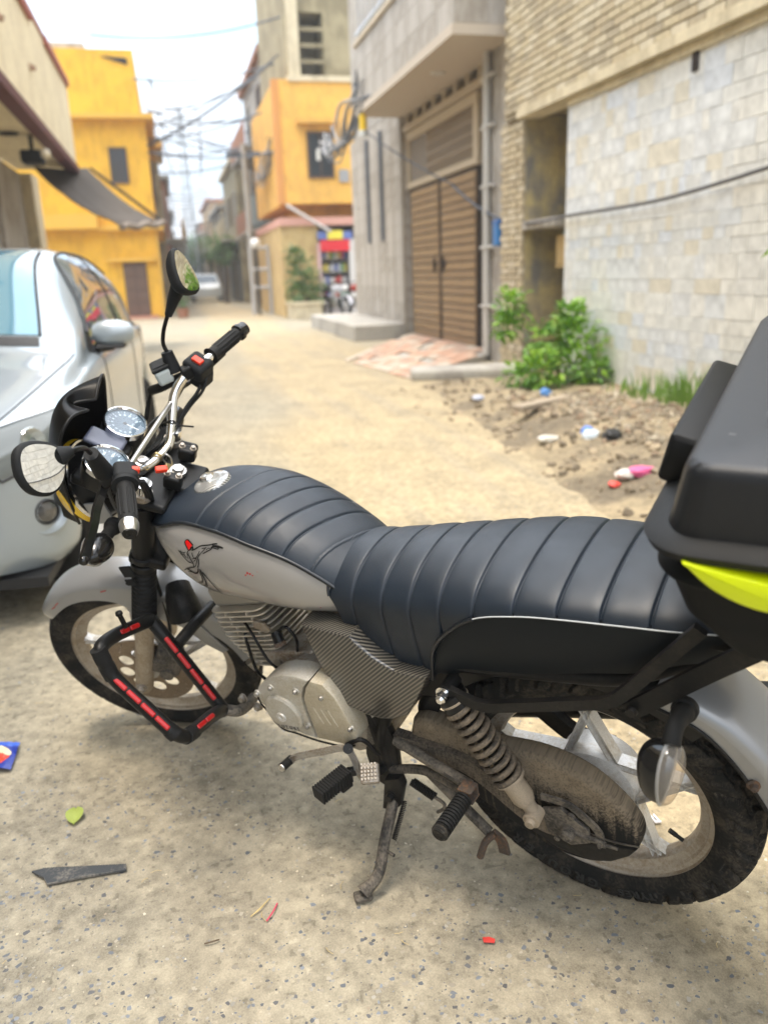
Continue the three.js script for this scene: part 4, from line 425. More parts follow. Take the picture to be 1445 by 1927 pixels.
{ // boxes, poles and stalls in the far row
  const t = grp('balcony_enclosure'); tag(t, 'greenish glazed balcony box jutting from the far row on the right', 'balcony'); M('enclosure_body', bx(0, 3.2, 4.15, 3.05, 4.35, -34.6, -33.6), mat([0.17, 0.20, 0.19], 0.5), t); for (let k = 0; k < 3; k++) M('panel', box(3.26 + k * 0.3, 3.5 + k * 0.3, 3.2, 4.25, -33.6, -33.57), mat([0.28, 0.33, 0.34], 0.3), t); M('enclosure_sill', bx(0, 3.1, 4.15, 2.95, 3.05, -34.7, -33.5), concM, t);
  for (const [x, z, h, label] of [[2.85, -30, 5.6, 'concrete electricity pole before the far row on the right']]) { const p = grp('electricity_pole'); tag(p, label, 'pole', 'electricity poles'); M('pole_shaft', sweep([V(x, 0, z), V(x, h, z)], (q) => lerp(0.12, 0.08, q), { n: 10 }), concM, p); M('cross_arm', bx(0, x - 0.6, x + 0.6, h - 0.4, h - 0.3, z - 0.05, z + 0.05), darkM, p); }
  const tower = (x, z, h, w, label) => { const p = grp('lattice_pole'); tag(p, label, 'pole', 'lattice power poles'); const m = mat([0.35, 0.38, 0.40], 0.6); const leg = (a, b) => (f) => V(x + a * lerp(w, w * 0.35, f), h * f, z + b * lerp(w, w * 0.35, f)); const ls = [[-1, -1], [1, -1], [1, 1], [-1, 1]].map(([a, b]) => leg(a, b)); for (const l of ls) M('leg', rod(l(0), l(1), 0.05, 6), m, p); const n = 9; for (let i = 0; i < n; i++) for (let k = 0; k < 4; k++) M('brace', rod(ls[k](i / n), ls[(k + 1) % 4]((i + 1) / n), 0.028, 5), m, p); for (const y of [0.82, 0.92, 0.99]) M('cross_arm', bx(0, x - 1.3, x + 1.3, h * y, h * y + 0.1, z - 0.05, z + 0.05), m, p); };
  tower(1.75, -62, 12.5, 0.42, 'tall steel lattice power pole in the middle of the far street'); tower(2.6, -84, 11.5, 0.4, 'second lattice power pole further down the street'); tower(1.0, -100, 10.5, 0.4, 'small lattice power pole at the far end of the street');
  const rdg = grp('street_frame'); tag(rdg, 'grey pipe frame standing before the far row on the right', 'frame'); const gm = mat([0.42, 0.41, 0.4], 0.7); for (const x of [2.75, 3.35]) M('upright', rod(V(x, 0, -29.2), V(x, 2.3, -29.2), 0.06, 8), gm, rdg); for (const y of [0.9, 1.5, 2.2]) M('cross_bar', rod(V(2.75, y, -29.2), V(3.35, y, -29.2), 0.06, 8), gm, rdg);
  const ml = grp('street_lamp'); tag(ml, 'white globe lamp on a pole before the far row', 'lamp'); M('globe', new THREE.SphereGeometry(0.16, 16, 12).translate(2.9, 2.35, -28.8), mat([0.75, 0.76, 0.76], 0.4), ml); M('lamp_pole', rod(V(2.9, 0, -28.8), V(2.9, 2.25, -28.8), 0.035, 8), darkM, ml);
  seed = 120; const treeM = [leafM([0.10, 0.20, 0.05], 0.3), leafM([0.14, 0.26, 0.06], 0.3), leafM([0.07, 0.15, 0.05], 0.3)];
  const tree = (label, x, z, h, r, n, ls, ms = treeM) => { const o = grp('street_tree'); tag(o, label, 'tree', 'trees along the far street'); M('trunk', sweep([V(x, 0, z), V(x + 0.1, h * 0.35, z), V(x, h * 0.75, z)], (t) => lerp(0.16, 0.06, t), { n: 8, smooth: 8 }), mat([0.14, 0.1, 0.07], 0.9), o); const lob = [...Array(9).keys()].map(() => [rr(-0.6, 0.6) * r, h * 0.62 + rr(-0.35, 0.4) * r, rr(-0.6, 0.6) * r, r * rr(0.4, 0.65)]); for (const [dx, dy, dz] of lob.slice(0, 4)) M('limb', rod(V(x, h * 0.45, z), V(x + dx * 0.8, dy, z + dz * 0.8), 0.04, 5), mat([0.14, 0.1, 0.07], 0.9), o); ms.forEach((m) => stuff(M('crown', leafCloud(Math.floor(n / 3), () => { const [dx, dy, dz, q] = pick(lob), d = V(rr(-1, 1), rr(-1, 1), rr(-1, 1)).normalize(); return [V(x + dx, dy, z + dz).addScaledVector(d, q * rnd() ** 0.4), d]; }, ls, ls * 1.7), m, o))); };
  tree('round green tree closing the far end of the street', 1.75, -80, 5.4, 2.2, 2200, 0.26); tree('green tree on the right of the far street', 3.0, -64, 4.6, 1.4, 1100, 0.22); tree('sparse green tree before the far right row', 2.75, -44, 4.3, 1.0, 500, 0.2, [leafM([0.2, 0.32, 0.06], 0.4), leafM([0.12, 0.22, 0.05], 0.4), leafM([0.16, 0.26, 0.06], 0.4)]);
  shrub('potted_plant', 'small potted plant by the corner of the yellow house', V(0.32, 0.3, -29.2), [[0, 0.35, 0, 0.3], [0.1, 0.65, 0, 0.22], [-0.1, 0.15, 0, 0.25]], 260, 0.1, 0.18, null, [leafM([0.08, 0.17, 0.04]), leafM([0.13, 0.24, 0.05])], 'plant'); { const p = scene.children[scene.children.length - 1]; M('pot', lathe([[0.001, 0], [0.16, 0], [0.22, 0.32], [0.001, 0.3]], V(0.32, 0, -29.2), V(0, 1, 0), 18), mat([0.33, 0.15, 0.09], 0.9), p); }
  // white car far down the street
  const c = grp('distant_car', null, V(1.95, 0, -49)); tag(c, 'small white car far down the street', 'car'); const wm = mat([0.62, 0.65, 0.66], 0.3); const sec = (z, w, y0, y1, t) => [[-w, y0], [-w, y0 + (y1 - y0) * 0.55], [-t, y1], [t, y1], [w, y0 + (y1 - y0) * 0.55], [w, y0]].map(([x, y]) => V(x, y, z)); M('car_body', toCreasedNormals(ringLoft([sec(1.9, 0.7, 0.3, 0.72, 0.6), sec(1.75, 0.8, 0.25, 0.85, 0.7), sec(0.9, 0.84, 0.25, 0.98, 0.72), sec(0.2, 0.84, 0.25, 1.46, 0.58), sec(-1.1, 0.84, 0.25, 1.48, 0.58), sec(-1.8, 0.8, 0.25, 1.0, 0.66), sec(-1.95, 0.7, 0.3, 0.8, 0.6)]), 0.5), wm, c); M('windscreen', (() => { const g = new THREE.BufferGeometry(); g.setAttribute('position', new THREE.Float32BufferAttribute([-0.66, 1.0, 0.88, 0.66, 1.0, 0.88, 0.54, 1.42, 0.27, -0.54, 1.42, 0.27].map((v, i) => v + (i % 3 === 2 ? 0.03 : 0)), 3)); g.setIndex([0, 1, 2, 0, 2, 3]); g.computeVertexNormals(); return g; })(), glassD, c); for (const [x, z] of [[-0.75, 1.2], [0.75, 1.2], [-0.75, -1.2], [0.75, -1.2]]) M('wheel', lathe([[0.001, 0.1], [0.2, 0.1], [0.31, 0.06], [0.31, -0.06], [0.2, -0.1]], V(x, 0.31, z), V(1, 0, 0), 20), K.rubber, c); for (const x of [-0.5, 0.5]) M('headlight', rbox(0.3, 0.14, 0.1, 0.04, V(x, 0.7, 1.86)), mat([0.7, 0.72, 0.73], 0.15), c);
}
{ // overhead wires
  const wm = mat([0.10, 0.11, 0.13], 0.7), wire = (a, b, sag, r, label) => { const p = [...Array(17).keys()].map((i) => { const t = i / 16; const q = a.clone().lerp(b, t); q.y -= sag * 4 * t * (1 - t); return q; }); tag(M('power_line', sweep(p, r * 1.5, { n: 5 }), wm), label, 'power line', 'power lines over the street'); };
  const S1 = 'thin dark power line crossing the white sky over the street', S2 = 'dark cable strung between the lattice poles down the street';
  wire(V(-2.2, 9.3, -24), V(5.5, 10.2, -24), 0.25, 0.02, S1); wire(V(-2.2, 8.6, -25), V(5.5, 9.3, -25), 0.3, 0.02, S1); wire(V(-1.5, 8.0, -27), V(4.2, 8.7, -27), 0.3, 0.02, S1); wire(V(-0.5, 7.3, -29), V(4.2, 7.9, -29), 0.25, 0.02, S1); wire(V(-0.4, 5.6, -31), V(3.6, 7.4, -27), 0.2, 0.02, S1); wire(V(-0.3, 5.9, -34), V(4.2, 6.3, -33), 0.35, 0.02, S1); wire(V(-0.2, 5.2, -34), V(4.2, 5.9, -33.5), 0.3, 0.02, S1);
  for (const [x0, y0, x1, y1] of [[0.45, 11.5, 1.4, 11.0], [0.45, 10.3, 1.4, 10.4], [3.05, 11.5, 3.8, 11.0], [3.05, 10.3, 3.8, 10.4], [1.75, 12.3, 2.6, 11.3]]) { wire(V(x0, y0, -62), V(x1, y1, -84), 0.5, 0.03, S2); wire(V(x0, y0, -62), V(x0 > 2 ? 4.2 : 0, y0 > 11 ? 8.8 : 7.4, -36), 0.6, 0.02, S2); }
  for (let k = 0; k < 10; k++) wire(V(-0.35, 5.4 + k * 0.36, -30.5 - k * 1.1), V(4.1, 5.0 + ((k * 7) % 10) * 0.42, -26.5 - k * 1.3), 0.25, 0.02, 'thin cable strung between the yellow house and the orange house');
  for (let k = 0; k < 9; k++) wire(V(0.3, 4.4 + k * 0.42, -52 - k * 2), V(3.6, 4.8 + k * 0.45, -50 - k * 3), 0.3, 0.022, 'dark cable in the tangle hung across the far street');
  const coil = (c, r, n, label) => { const o = grp('cable_tangle'); tag(o, label, 'cables'); seed = 150; for (let k = 0; k < n; k++) M('cable', sweep([V(c.x + rr(-0.1, 0.1), c.y + rr(0, 0.3), c.z - rr(0.5, 2)), V(c.x + rr(-0.25, 0.1), c.y - rr(0.1, 0.5), c.z), V(c.x + rr(-0.1, 0.15), c.y + rr(-0.1, 0.5), c.z + rr(0.3, 1.4)), V(c.x + rr(0, 0.2), c.y + rr(0.2, 0.9), c.z + rr(1, 2.5))], 0.018, { n: 5, smooth: 14 }), pick([wm, mat([0.35, 0.34, 0.33], 0.7)]), o); };
  coil(V(3.55, 3.9, -17.2), 0.3, 16, 'tangle of cables hanging at the far end of the balcony'); coil(V(3.35, 4.6, -29), 0.4, 14, 'tangle of cables hanging before the far row on the right');
  wire(V(3.6, 3.75, -15.4), V(4.4, 2.55, -12.8), 0.05, 0.009, 'pale conduit running from the balcony down across the gate'); wire(V(4.4, 2.55, -12.8), V(4.3, 1.9, -10.6), 0.05, 0.015, 'thin cable running from the gate to the blue box'); for (const z of [-18.4, -17.2]) wire(V(4.38, 4.0, z), V(4.38, 1.9, z), 0, 0.035, 'grey conduit fixed on the tiled pillar');
}
// ================================================================= silver car
{
  const car = grp('silver_car', null, V(-1.335, 0, -3.13)); car.rotation.y = -0.078; tag(car, 'silver hatchback parked under the cream house with its front to the motorcycle', 'car');
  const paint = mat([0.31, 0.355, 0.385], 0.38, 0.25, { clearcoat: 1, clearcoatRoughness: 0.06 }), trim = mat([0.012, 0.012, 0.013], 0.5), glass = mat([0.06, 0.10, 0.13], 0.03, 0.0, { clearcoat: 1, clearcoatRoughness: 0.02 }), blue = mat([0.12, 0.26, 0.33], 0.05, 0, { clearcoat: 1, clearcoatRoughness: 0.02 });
  const W = [[-4.0, 0.70], [-3.7, 0.80], [-3.2, 0.84], [-1.2, 0.855], [-0.75, 0.858], [-0.49, 0.845], [-0.28, 0.785], [-0.12, 0.62], [-0.04, 0.46], [0, 0.36]];
  const YS = [[-4.0, 0.95], [-3, 0.96], [-2, 0.93], [-1.3, 0.905], [-0.8, 0.85], [-0.45, 0.775], [-0.2, 0.68], [0, 0.60]];
  const YT = [[-4.0, 1.15], [-3.7, 1.36], [-3.1, 1.465], [-2.5, 1.49], [-2.05, 1.475], [-1.75, 1.38], [-1.25, 1.06], [-1.12, 0.985], [-0.8, 0.93], [-0.45, 0.855], [-0.2, 0.765], [-0.06, 0.68], [0, 0.62]];
  const WT = [[-4.0, 0.55], [-3.1, 0.57], [-2.0, 0.585], [-1.75, 0.60], [-1.25, 0.69], [-1.1, 0.71], [-0.6, 0.65], [-0.28, 0.56], [-0.12, 0.44], [0, 0.24]];
  const wheelZ = -0.80, YB = (z) => { let b = 0.20 + 0.03 * sstep(-0.3, 0, z); for (const c of [wheelZ, -3.3]) { const d = Math.abs(z - c); if (d < 0.36) b = Math.max(b, 0.30 + Math.sqrt(0.36 * 0.36 - d * d)); } return b; };
  const sec = (z) => { const w = itp(W, z), ys = itp(YS, z), yt = itp(YT, z), wt = itp(WT, z), yb = Math.min(YB(z), ys - 0.06), cab = sstep(1.0, 1.2, yt); const pts = [[w - 0.05, yb], [w - 0.008, yb + 0.06], [w, lerp(yb, ys, 0.5)], [w - 0.004, ys - 0.08], [w - 0.02, ys], [lerp(w - 0.05, w - 0.07, cab), ys + 0.02 + 0.01 * cab], [lerp(w, wt, 0.55), lerp(ys, yt, lerp(0.72, 0.55, cab))], [wt, yt - lerp(0.01, 0.05, cab)], [wt - 0.1, yt - 0.004], [wt * 0.4, yt + 0.012], [0, yt + 0.016]]; return new THREE.CatmullRomCurve3(pts.map(([x, y]) => V(x, y, z)), false, 'centripetal'); };
  const zs = []; for (let i = 0; i <= 150; i++) zs.push(-4 + 4 * (1 - (1 - i / 150) ** 1.6)); zs.reverse(); const cache = zs.map((z) => sec(z).getPoints(60));
  const half = (s) => grid((u, v) => { const p = cache[Math.round(u * (zs.length - 1))][Math.round(v * 60)]; return V(s * p.x, p.y, p.z); }, zs.length - 1, 60);
  const nose = grid((u, v) => { const p = cache[0][Math.round(v * 60)]; return V(lerp(-p.x, p.x, u), p.y, 0.02 * Math.sin(Math.PI * u) + 0); }, 12, 60), tail = grid((u, v) => { const p = cache[cache.length - 1][Math.round(v * 60)]; return V(lerp(-p.x, p.x, u), p.y, p.z); }, 6, 60);
  M('car_body', [half(1), half(-1), nose, tail], paint, car);
  const P = (z, v, off) => { const c = sec(z), p = c.getPoint(v), t = c.getTangent(v), n = V(t.y, -t.x, 0).normalize(); if (n.x < 0 && v < 0.6) n.negate(); if (n.y < 0 && v >= 0.6) n.negate(); return p.addScaledVector(n, off); };
  // windscreen; the sky reflection is partly put into its blue colour
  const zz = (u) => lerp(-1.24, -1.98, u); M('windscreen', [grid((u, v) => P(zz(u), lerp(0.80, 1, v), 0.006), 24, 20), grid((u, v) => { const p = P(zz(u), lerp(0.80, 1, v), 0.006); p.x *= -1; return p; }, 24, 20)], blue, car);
  M('windscreen_seal', sweep([...Array(24).keys()].map((i) => P(zz(i / 23), 0.795, 0.006)), 0.008, { n: 6 }), trim, car);
  for (const s of [1, -1]) {
    const fl = (p) => { p.x *= s; return p; };
    const sw = grp('side_window', car); M('pane', grid((u, v) => { const z = lerp(-1.62 - 0.0, -2.62, u), v0 = 0.50, v1 = lerp(0.60, 0.72, sstep(0, 0.35, u)); return fl(P(z, lerp(v0, v1, v), 0.006)); }, 24, 10), glass, sw); M('rear_pane', grid((u, v) => fl(P(lerp(-2.72, -3.4, u), lerp(0.50, 0.71 - 0.05 * u, v), 0.006)), 16, 10), glass, sw); M('frame', sweep([...Array(30).keys()].map((i) => fl(P(lerp(-1.5, -3.45, i / 29), 0.495, 0.007))), 0.009, { n: 6 }), trim, sw); M('frame', sweep([...Array(30).keys()].map((i) => { const u = i / 29; return fl(P(lerp(-1.55, -3.45, u), lerp(0.56, 0.725, sstep(0, 0.25, u)) - 0.05 * sstep(0.7, 1, u), 0.007)); }), 0.009, { n: 6 }), trim, sw); M('door_pillar', grid((u, v) => fl(P(lerp(-2.62, -2.72, u), lerp(0.5, 0.715, v), 0.007)), 2, 10), trim, sw); M('quarter_pane', grid((u, v) => fl(P(lerp(-1.42, -1.58, u), lerp(0.495, 0.52 + 0.06 * u, v), 0.006)), 6, 4), trim, sw);
    for (const z of [-1.5, -2.67, -3.25]) M('door_seam', sweep([...Array(14).keys()].map((i) => fl(P(z, lerp(0.06, 0.48, i / 13), 0.0005))), 0.0035, { n: 5 }), trim, car);
    const hl = grp('headlight', car); const hz = (u) => lerp(-0.60, -0.12, u), band = (u) => [lerp(0.38, 0.31, u), lerp(0.48, 0.66, sm(u))]; M('lens', grid((u, v) => { const [a, b] = band(u); return fl(P(hz(u), lerp(a, b, v), 0.008 + 0.012 * Math.sin(Math.PI * u) * Math.sin(Math.PI * v))); }, 26, 16), mat([0.15, 0.165, 0.163], 0.09, 0.1), hl); M('reflector_bowl', grid((u, v) => { const [a, b] = band(u); return fl(P(hz(u), lerp(a, b, v), 0.004)); }, 20, 12), mat([0.25, 0.26, 0.27], 0.25, 0.8), hl); M('chrome_lid', grid((u, v) => fl(P(hz(u), band(u)[1] + lerp(-0.02, 0.005, v), 0.016)), 26, 4), mat([0.5, 0.52, 0.53], 0.12, 0.5), hl); for (const [zc, vc, rad] of [[-0.24, 0.42, 0.05], [-0.42, 0.42, 0.035]]) { const c = fl(P(zc, vc, 0.018)); M('lamp_bowl', lathe([[rad * 0.3, 0.002], [rad * 0.7, 0.004], [rad, 0.010], [rad * 1.1, 0.004]], c, V(s * 0.75, 0.25, 0.6), 24), mat([0.4, 0.43, 0.42], 0.1, 0.7), hl); }; M('headlight_edge', sweep([...Array(50).keys()].map((i) => { const a = i / 49; let u, v; if (a < 0.42) { u = a / 0.42; v = 0; } else if (a < 0.5) { u = 1; v = (a - 0.42) / 0.08; } else if (a < 0.92) { u = 1 - (a - 0.5) / 0.42; v = 1; } else { u = 0; v = 1 - (a - 0.92) / 0.08; } const [p, q] = band(u); return fl(P(hz(u), lerp(p, q, v), 0.006)); }), 0.006, { n: 5 }), trim, hl);
    const fg = grp('fog_lamp', car), fc = fl(P(-0.235, 0.19, 0.004)), fd = V(s * 0.62, 0, 0.78).normalize(); M('bezel', lathe([[0.098, 0], [0.088, 0.005], [0.066, -0.004], [0.054, -0.016]], fc, fd, 36), paint, fg); M('lamp', lathe([[0.001, 0.014], [0.025, 0.012], [0.040, 0.004], [0.045, -0.01]], fc, fd, 28), mat([0.10, 0.10, 0.10], 0.12, 0.5, { clearcoat: 1 }), fg); M('ring', lathe([[0.042, 0.0], [0.047, 0.009], [0.053, 0.0]], fc, fd, 28), trim, fg);
    const wh = grp('front_wheel', car), wc = V(s * 0.755, 0.30, wheelZ); M('tyre', lathe([[0.19, 0.085], [0.26, 0.095], [0.295, 0.075], [0.302, 0.04], [0.302, -0.04], [0.295, -0.08], [0.19, -0.09]], wc, V(s, 0, 0), 40), K.rubber, wh); M('rim', lathe([[0.001, 0.05], [0.06, 0.055], [0.075, 0.04], [0.17, 0.05], [0.19, 0.08], [0.195, 0.075]], wc, V(s, 0, 0), 36), K.alloy, wh); M('wheel_well', lathe([[0.355, 0.08], [0.355, -0.2], [0.001, -0.2]], V(s * 0.74, 0.31, wheelZ), V(s, 0, 0), 36), trim, wh);
    const mr = grp('door_mirror', car); const mc = V(s * 0.885, 1.03, -1.58); M('mirror_shell', ringLoft([0, 0.12, 0.35, 0.65, 0.9, 1].map((t) => [...Array(20).keys()].map((i) => { const a = i / 20 * 2 * Math.PI, k = Math.sqrt(Math.max(0.02, 1 - Math.abs(t - 0.45) ** 2.6 * 5.2 * (t > 0.45 ? 0.75 : 1))); return mc.clone().add(V(s * (t - 0.45) * 0.21, Math.sin(a) * 0.07 * k, Math.cos(a) * 0.06 * k)); }))), paint, mr); M('mirror_foot', sweep([V(s * 0.80, 0.955, -1.56), V(s * 0.88, 0.965, -1.6)], 0.028, { n: 10 }), trim, mr); M('mirror_base', rbox(0.15, 0.02, 0.11, 0.008, mc.clone().add(V(-s * 0.01, -0.068, 0))), trim, mr);
  }
  M('bonnet_seam', [sweep([...Array(30).keys()].map((i) => P(lerp(-1.12, -0.16, i / 29), lerp(0.62, 0.66, i / 29), 0.0005)), 0.004, { n: 5 }), sweep([...Array(30).keys()].map((i) => { const p = P(lerp(-1.12, -0.16, i / 29), lerp(0.62, 0.66, i / 29), 0.0005); p.x *= -1; return p; }), 0.004, { n: 5 })], trim, car);
  M('wiper', [rod(V(-0.1, 1.06, -1.22), V(0.42, 1.05, -1.24), 0.009, 6), rod(V(-0.5, 1.08, -1.24), V(0.0, 1.10, -1.28), 0.009, 6)], trim, car); M('cowl', grid((u, v) => { const p = P(lerp(-1.17, -1.23, u), lerp(0.80, 1, Math.abs(v * 2 - 1) < 0.001 ? 1 : 1 - Math.abs(v * 2 - 1)), 0.004); p.x *= v < 0.5 ? -1 : 1; return p; }, 4, 40), trim, car);
  M('grille', [rbox(0.62, 0.12, 0.03, 0.02, V(0, 0.40, 0.012)), rbox(0.5, 0.06, 0.03, 0.015, V(0, 0.60, -0.005))], trim, car); M('number_plate', rbox(0.42, 0.11, 0.01, 0.003, V(0, 0.5, 0.035)), mat([0.6, 0.6, 0.56], 0.5), car);
  M('under_tray', box(-0.75, 0.75, 0.16, 0.2, -3.9, -0.12), trim, car);
  for (const s of [1, -1]) M('rear_wheel', lathe([[0.001, 0.06], [0.19, 0.06], [0.26, 0.09], [0.302, 0.05], [0.302, -0.05], [0.19, -0.09]], V(s * 0.755, 0.30, -3.3), V(s, 0, 0), 32), K.rubber, car);
}
// ================================================================= motorcycle
bike.name = numbered('motorcycle'); scene.add(bike);
tag(bike, 'motorcycle with grey tank and ribbed dark seat leaning on its side stand', 'motorcycle');
const part = (n) => grp(n, bike), spart = (n) => { const g = grp(n, bike); g.applyMatrix4(steerM); return g; };
const BM = (n, g, m, p = bike) => M(n, g, m, p), SM = (n, g, m) => { const o = M(n, g, m, bike); o.applyMatrix4(steerM); return o; };
const TOCAM = V(-0.43, 1.66, -1.07);                     // where the stickers and glass faces look out to, from the left rear

// ---- wheels
function tyreGeo(prof, tread, depth, nA = 420, nS = 64) {
  const c = new THREE.SplineCurve(prof.map(([r, z]) => new THREE.Vector2(z, r))), P = c.getSpacedPoints(nS);
  return boxUV(grid((u, v) => { const q = P[Math.round(v * nS)], t = P[Math.min(nS, Math.round(v * nS) + 1)].clone().sub(P[Math.max(0, Math.round(v * nS) - 1)]).normalize(), a = u * 2 * Math.PI, d = tread(a, v) * depth;
    const r = q.y - d * Math.abs(t.x), z = q.x + d * t.y; return V(Math.cos(a) * r, Math.sin(a) * r, z); }, nA, nS), 4);
}
const fract = (x) => x - Math.floor(x);
function blockTread(a, v) {                               // chunky zigzag blocks
  const e = Math.abs(v - 0.5) * 2; if (e > 0.66) return (e < 0.74 && fract(a * 26 / (2 * Math.PI)) < 0.45) ? 0.45 : 0;
  const N = 26 / (2 * Math.PI), sgn = v > 0.5 ? 1 : -1, f = fract(a * N + (sgn > 0 ? 0.5 : 0) + e * 1.1 + (e > 0.33 ? 0.22 : 0));
  const cross = f < 0.17, ring = Math.abs(e - 0.33 - 0.05 * Math.sign(fract(a * N) - 0.5)) < 0.035, mid = Math.abs(v - 0.5 + 0.03 * Math.sign(fract(a * N) - 0.5)) < 0.014, sipe = e > 0.36 && Math.abs(f - 0.58) < 0.035;
  return cross || ring || mid ? 1 : sipe ? 0.5 : 0;
}
function ribTread(a, v) { const e = Math.abs(v - 0.5) * 2; if (e > 0.55) return 0; const f = fract(a * 40 / (2 * Math.PI) + e * 1.6); return (f < 0.15 && e > 0.12) || Math.abs(e - 0.2) < 0.03 ? 1 : 0; }
function rimGeo(hw) { const pr = [[0.247, -hw], [0.2465, -hw - 0.002], [0.243, -hw - 0.0025], [0.2375, -hw + 0.001], [0.235, -hw + 0.006], [0.2265, -hw + 0.008], [0.2225, -hw + 0.013], [0.209, -hw + 0.020], [0.2035, -0.006]];
  const all = [...pr, ...pr.slice().reverse().map(([r, z]) => [r, -z])]; return boxUV(lathe(all, V(), V(0, 0, 1), 96), 4); }
function ibeam(a, b, w, d) { const s = [[-1, -1], [1, -1], [1, -0.75], [0.45, -0.45], [0.45, 0.45], [1, 0.75], [1, 1], [-1, 1], [-1, 0.75], [-0.45, 0.45], [-0.45, -0.45], [-1, -0.75]].map(([x, y]) => [x * d, y * w]); return sweep([a, b], 1, { shape: s, up: a.clone().sub(b).cross(V(0, 0, 1)).normalize() }); }
function starSpoke(phi, rh, rn, rrim, w, d) {             // one point of the star: two bars from the hub that cross before the rim
  const at = (r, a, z = 0) => V(Math.cos(a) * r, Math.sin(a) * r, z), n = at(rn, phi), D = Math.PI / 5; const out = [];
  for (const s of [-1, 1]) { const h = at(rh, phi + s * D), dir = n.clone().sub(h).normalize(); let e = n.clone(); while (Math.hypot(e.x, e.y) < rrim) e.addScaledVector(dir, 0.002); out.push(boxUV(ibeam(h, n, w, d), 4), boxUV(ibeam(n, e, w * 0.85, d), 4)); }
  return out;
}
{
  const w = part('rear_wheel'); w.position.set(0, 0.315, 0);
  const tyre = BM('tyre', tyreGeo([[0.236, -0.040], [0.246, -0.0465], [0.266, -0.0545], [0.288, -0.0555], [0.304, -0.048], [0.3135, -0.032], [0.3185, -0.012], [0.3185, 0.012], [0.3135, 0.032], [0.304, 0.048], [0.288, 0.0555], [0.266, 0.0545], [0.246, 0.0465], [0.236, 0.040]], blockTread, 0.009, 624, 72), K.rubberDust, w);
  const font = await new FontLoader().loadAsync('fonts/droid/droid_sans_bold.typeface.json');
  const letA = (x, y) => { const p = L(x, y, -0.057); return Math.atan2(p.y - 0.315, p.x); };
  const ring = (str, a0, step, size, r) => { const out = []; [...str].forEach((c, i) => { if (c === ' ') return; const g = new TextGeometry(c, { font, size, depth: 0.0022, curveSegments: 2, bevelEnabled: false }); g.translate(-size * 0.33, -size / 2, 0); g.rotateY(Math.PI);
    const a = a0 + i * step; g.applyMatrix4(new THREE.Matrix4().makeRotationZ(a - Math.PI / 2)); g.translate(Math.cos(a) * r, Math.sin(a) * r, -0.0548); out.push(g); }); return out; };
  BM('raised_letters', [...ring('GROUPER', letA(1118, 1655), 0.112, 0.027, 0.270), ...ring('TYRES', letA(1224, 1686), 0.062, 0.020, 0.273)], mat([0.022, 0.0215, 0.02], 0.7), tyre);
  BM('rim', rimGeo(0.0375), K.rim, w);
  for (let k = 0; k < 5; k++) BM('spoke', starSpoke((88 + 72 * k) * Math.PI / 180, 0.082, 0.182, 0.207, 0.0085, 0.014), K.alloy, w);
  BM('hub', [lathe([[0.02, -0.06], [0.045, -0.058], [0.06, -0.03], [0.083, -0.018], [0.087, 0.0], [0.083, 0.018], [0.083, 0.05], [0.07, 0.058], [0.02, 0.062]], V(), V(0, 0, 1), 40)], K.alloy, w);
  const va = -2.55, vp = (r) => V(Math.cos(va) * r, Math.sin(va) * r, 0.004); BM('valve', [rod(vp(0.205), vp(0.188), 0.0042), rod(vp(0.188), vp(0.172), 0.0052)], K.black, w);
}
{
  const w = spart('front_wheel'); const c = V(1.27, 0.30, 0).applyMatrix4(steerM); w.position.copy(c);
  BM('tyre', tyreGeo([[0.236, -0.029], [0.246, -0.034], [0.262, -0.041], [0.282, -0.041], [0.296, -0.030], [0.3035, -0.014], [0.3055, 0], [0.3035, 0.014], [0.296, 0.030], [0.282, 0.041], [0.262, 0.041], [0.246, 0.034], [0.236, 0.029]], ribTread, 0.004, 360, 48), K.rubberDust, w);
  BM('rim', rimGeo(0.029), K.rim, w);
  for (let k = 0; k < 5; k++) BM('spoke', starSpoke((22 + 72 * k) * Math.PI / 180, 0.06, 0.182, 0.207, 0.0075, 0.011), K.alloy, w);
  BM('hub', lathe([[0.012, -0.07], [0.03, -0.068], [0.032, -0.035], [0.06, -0.03], [0.062, 0.02], [0.05, 0.03], [0.03, 0.06], [0.012, 0.07]], V(), V(0, 0, 1), 32), K.alloy, w);
  // drilled brake disc
  const s = new THREE.Shape(); s.absarc(0, 0, 0.128, 0, Math.PI * 2); const hole = (x, y, r) => { const h = new THREE.Path(); h.absarc(x, y, r, 0, Math.PI * 2, true); s.holes.push(h); };
  for (let k = 0; k < 8; k++) { const a = k / 8 * 2 * Math.PI; hole(Math.cos(a) * 0.068, Math.sin(a) * 0.068, 0.0215); }
  for (let k = 0; k < 12; k++) for (let q = 0; q < 3; q++) { const a = (k + q * 0.26) / 12 * 2 * Math.PI; hole(Math.cos(a) * (0.100 + q * 0.009), Math.sin(a) * (0.100 + q * 0.009), 0.0036); }
  const dg = new THREE.ExtrudeGeometry(s, { depth: 0.0045, bevelEnabled: false, curveSegments: 40 }); dg.translate(0, 0, -0.066); BM('brake_disc', boxUV(dg, 4), K.disc, w);
  const va = 2.0, vp = (r) => V(Math.cos(va) * r, Math.sin(va) * r, 0); BM('valve', [rod(vp(0.205), vp(0.17), 0.004)], K.black, w);
}
const forkP = (t, z) => V(1.27, 0.30, z).addScaledVector(SAX, t);
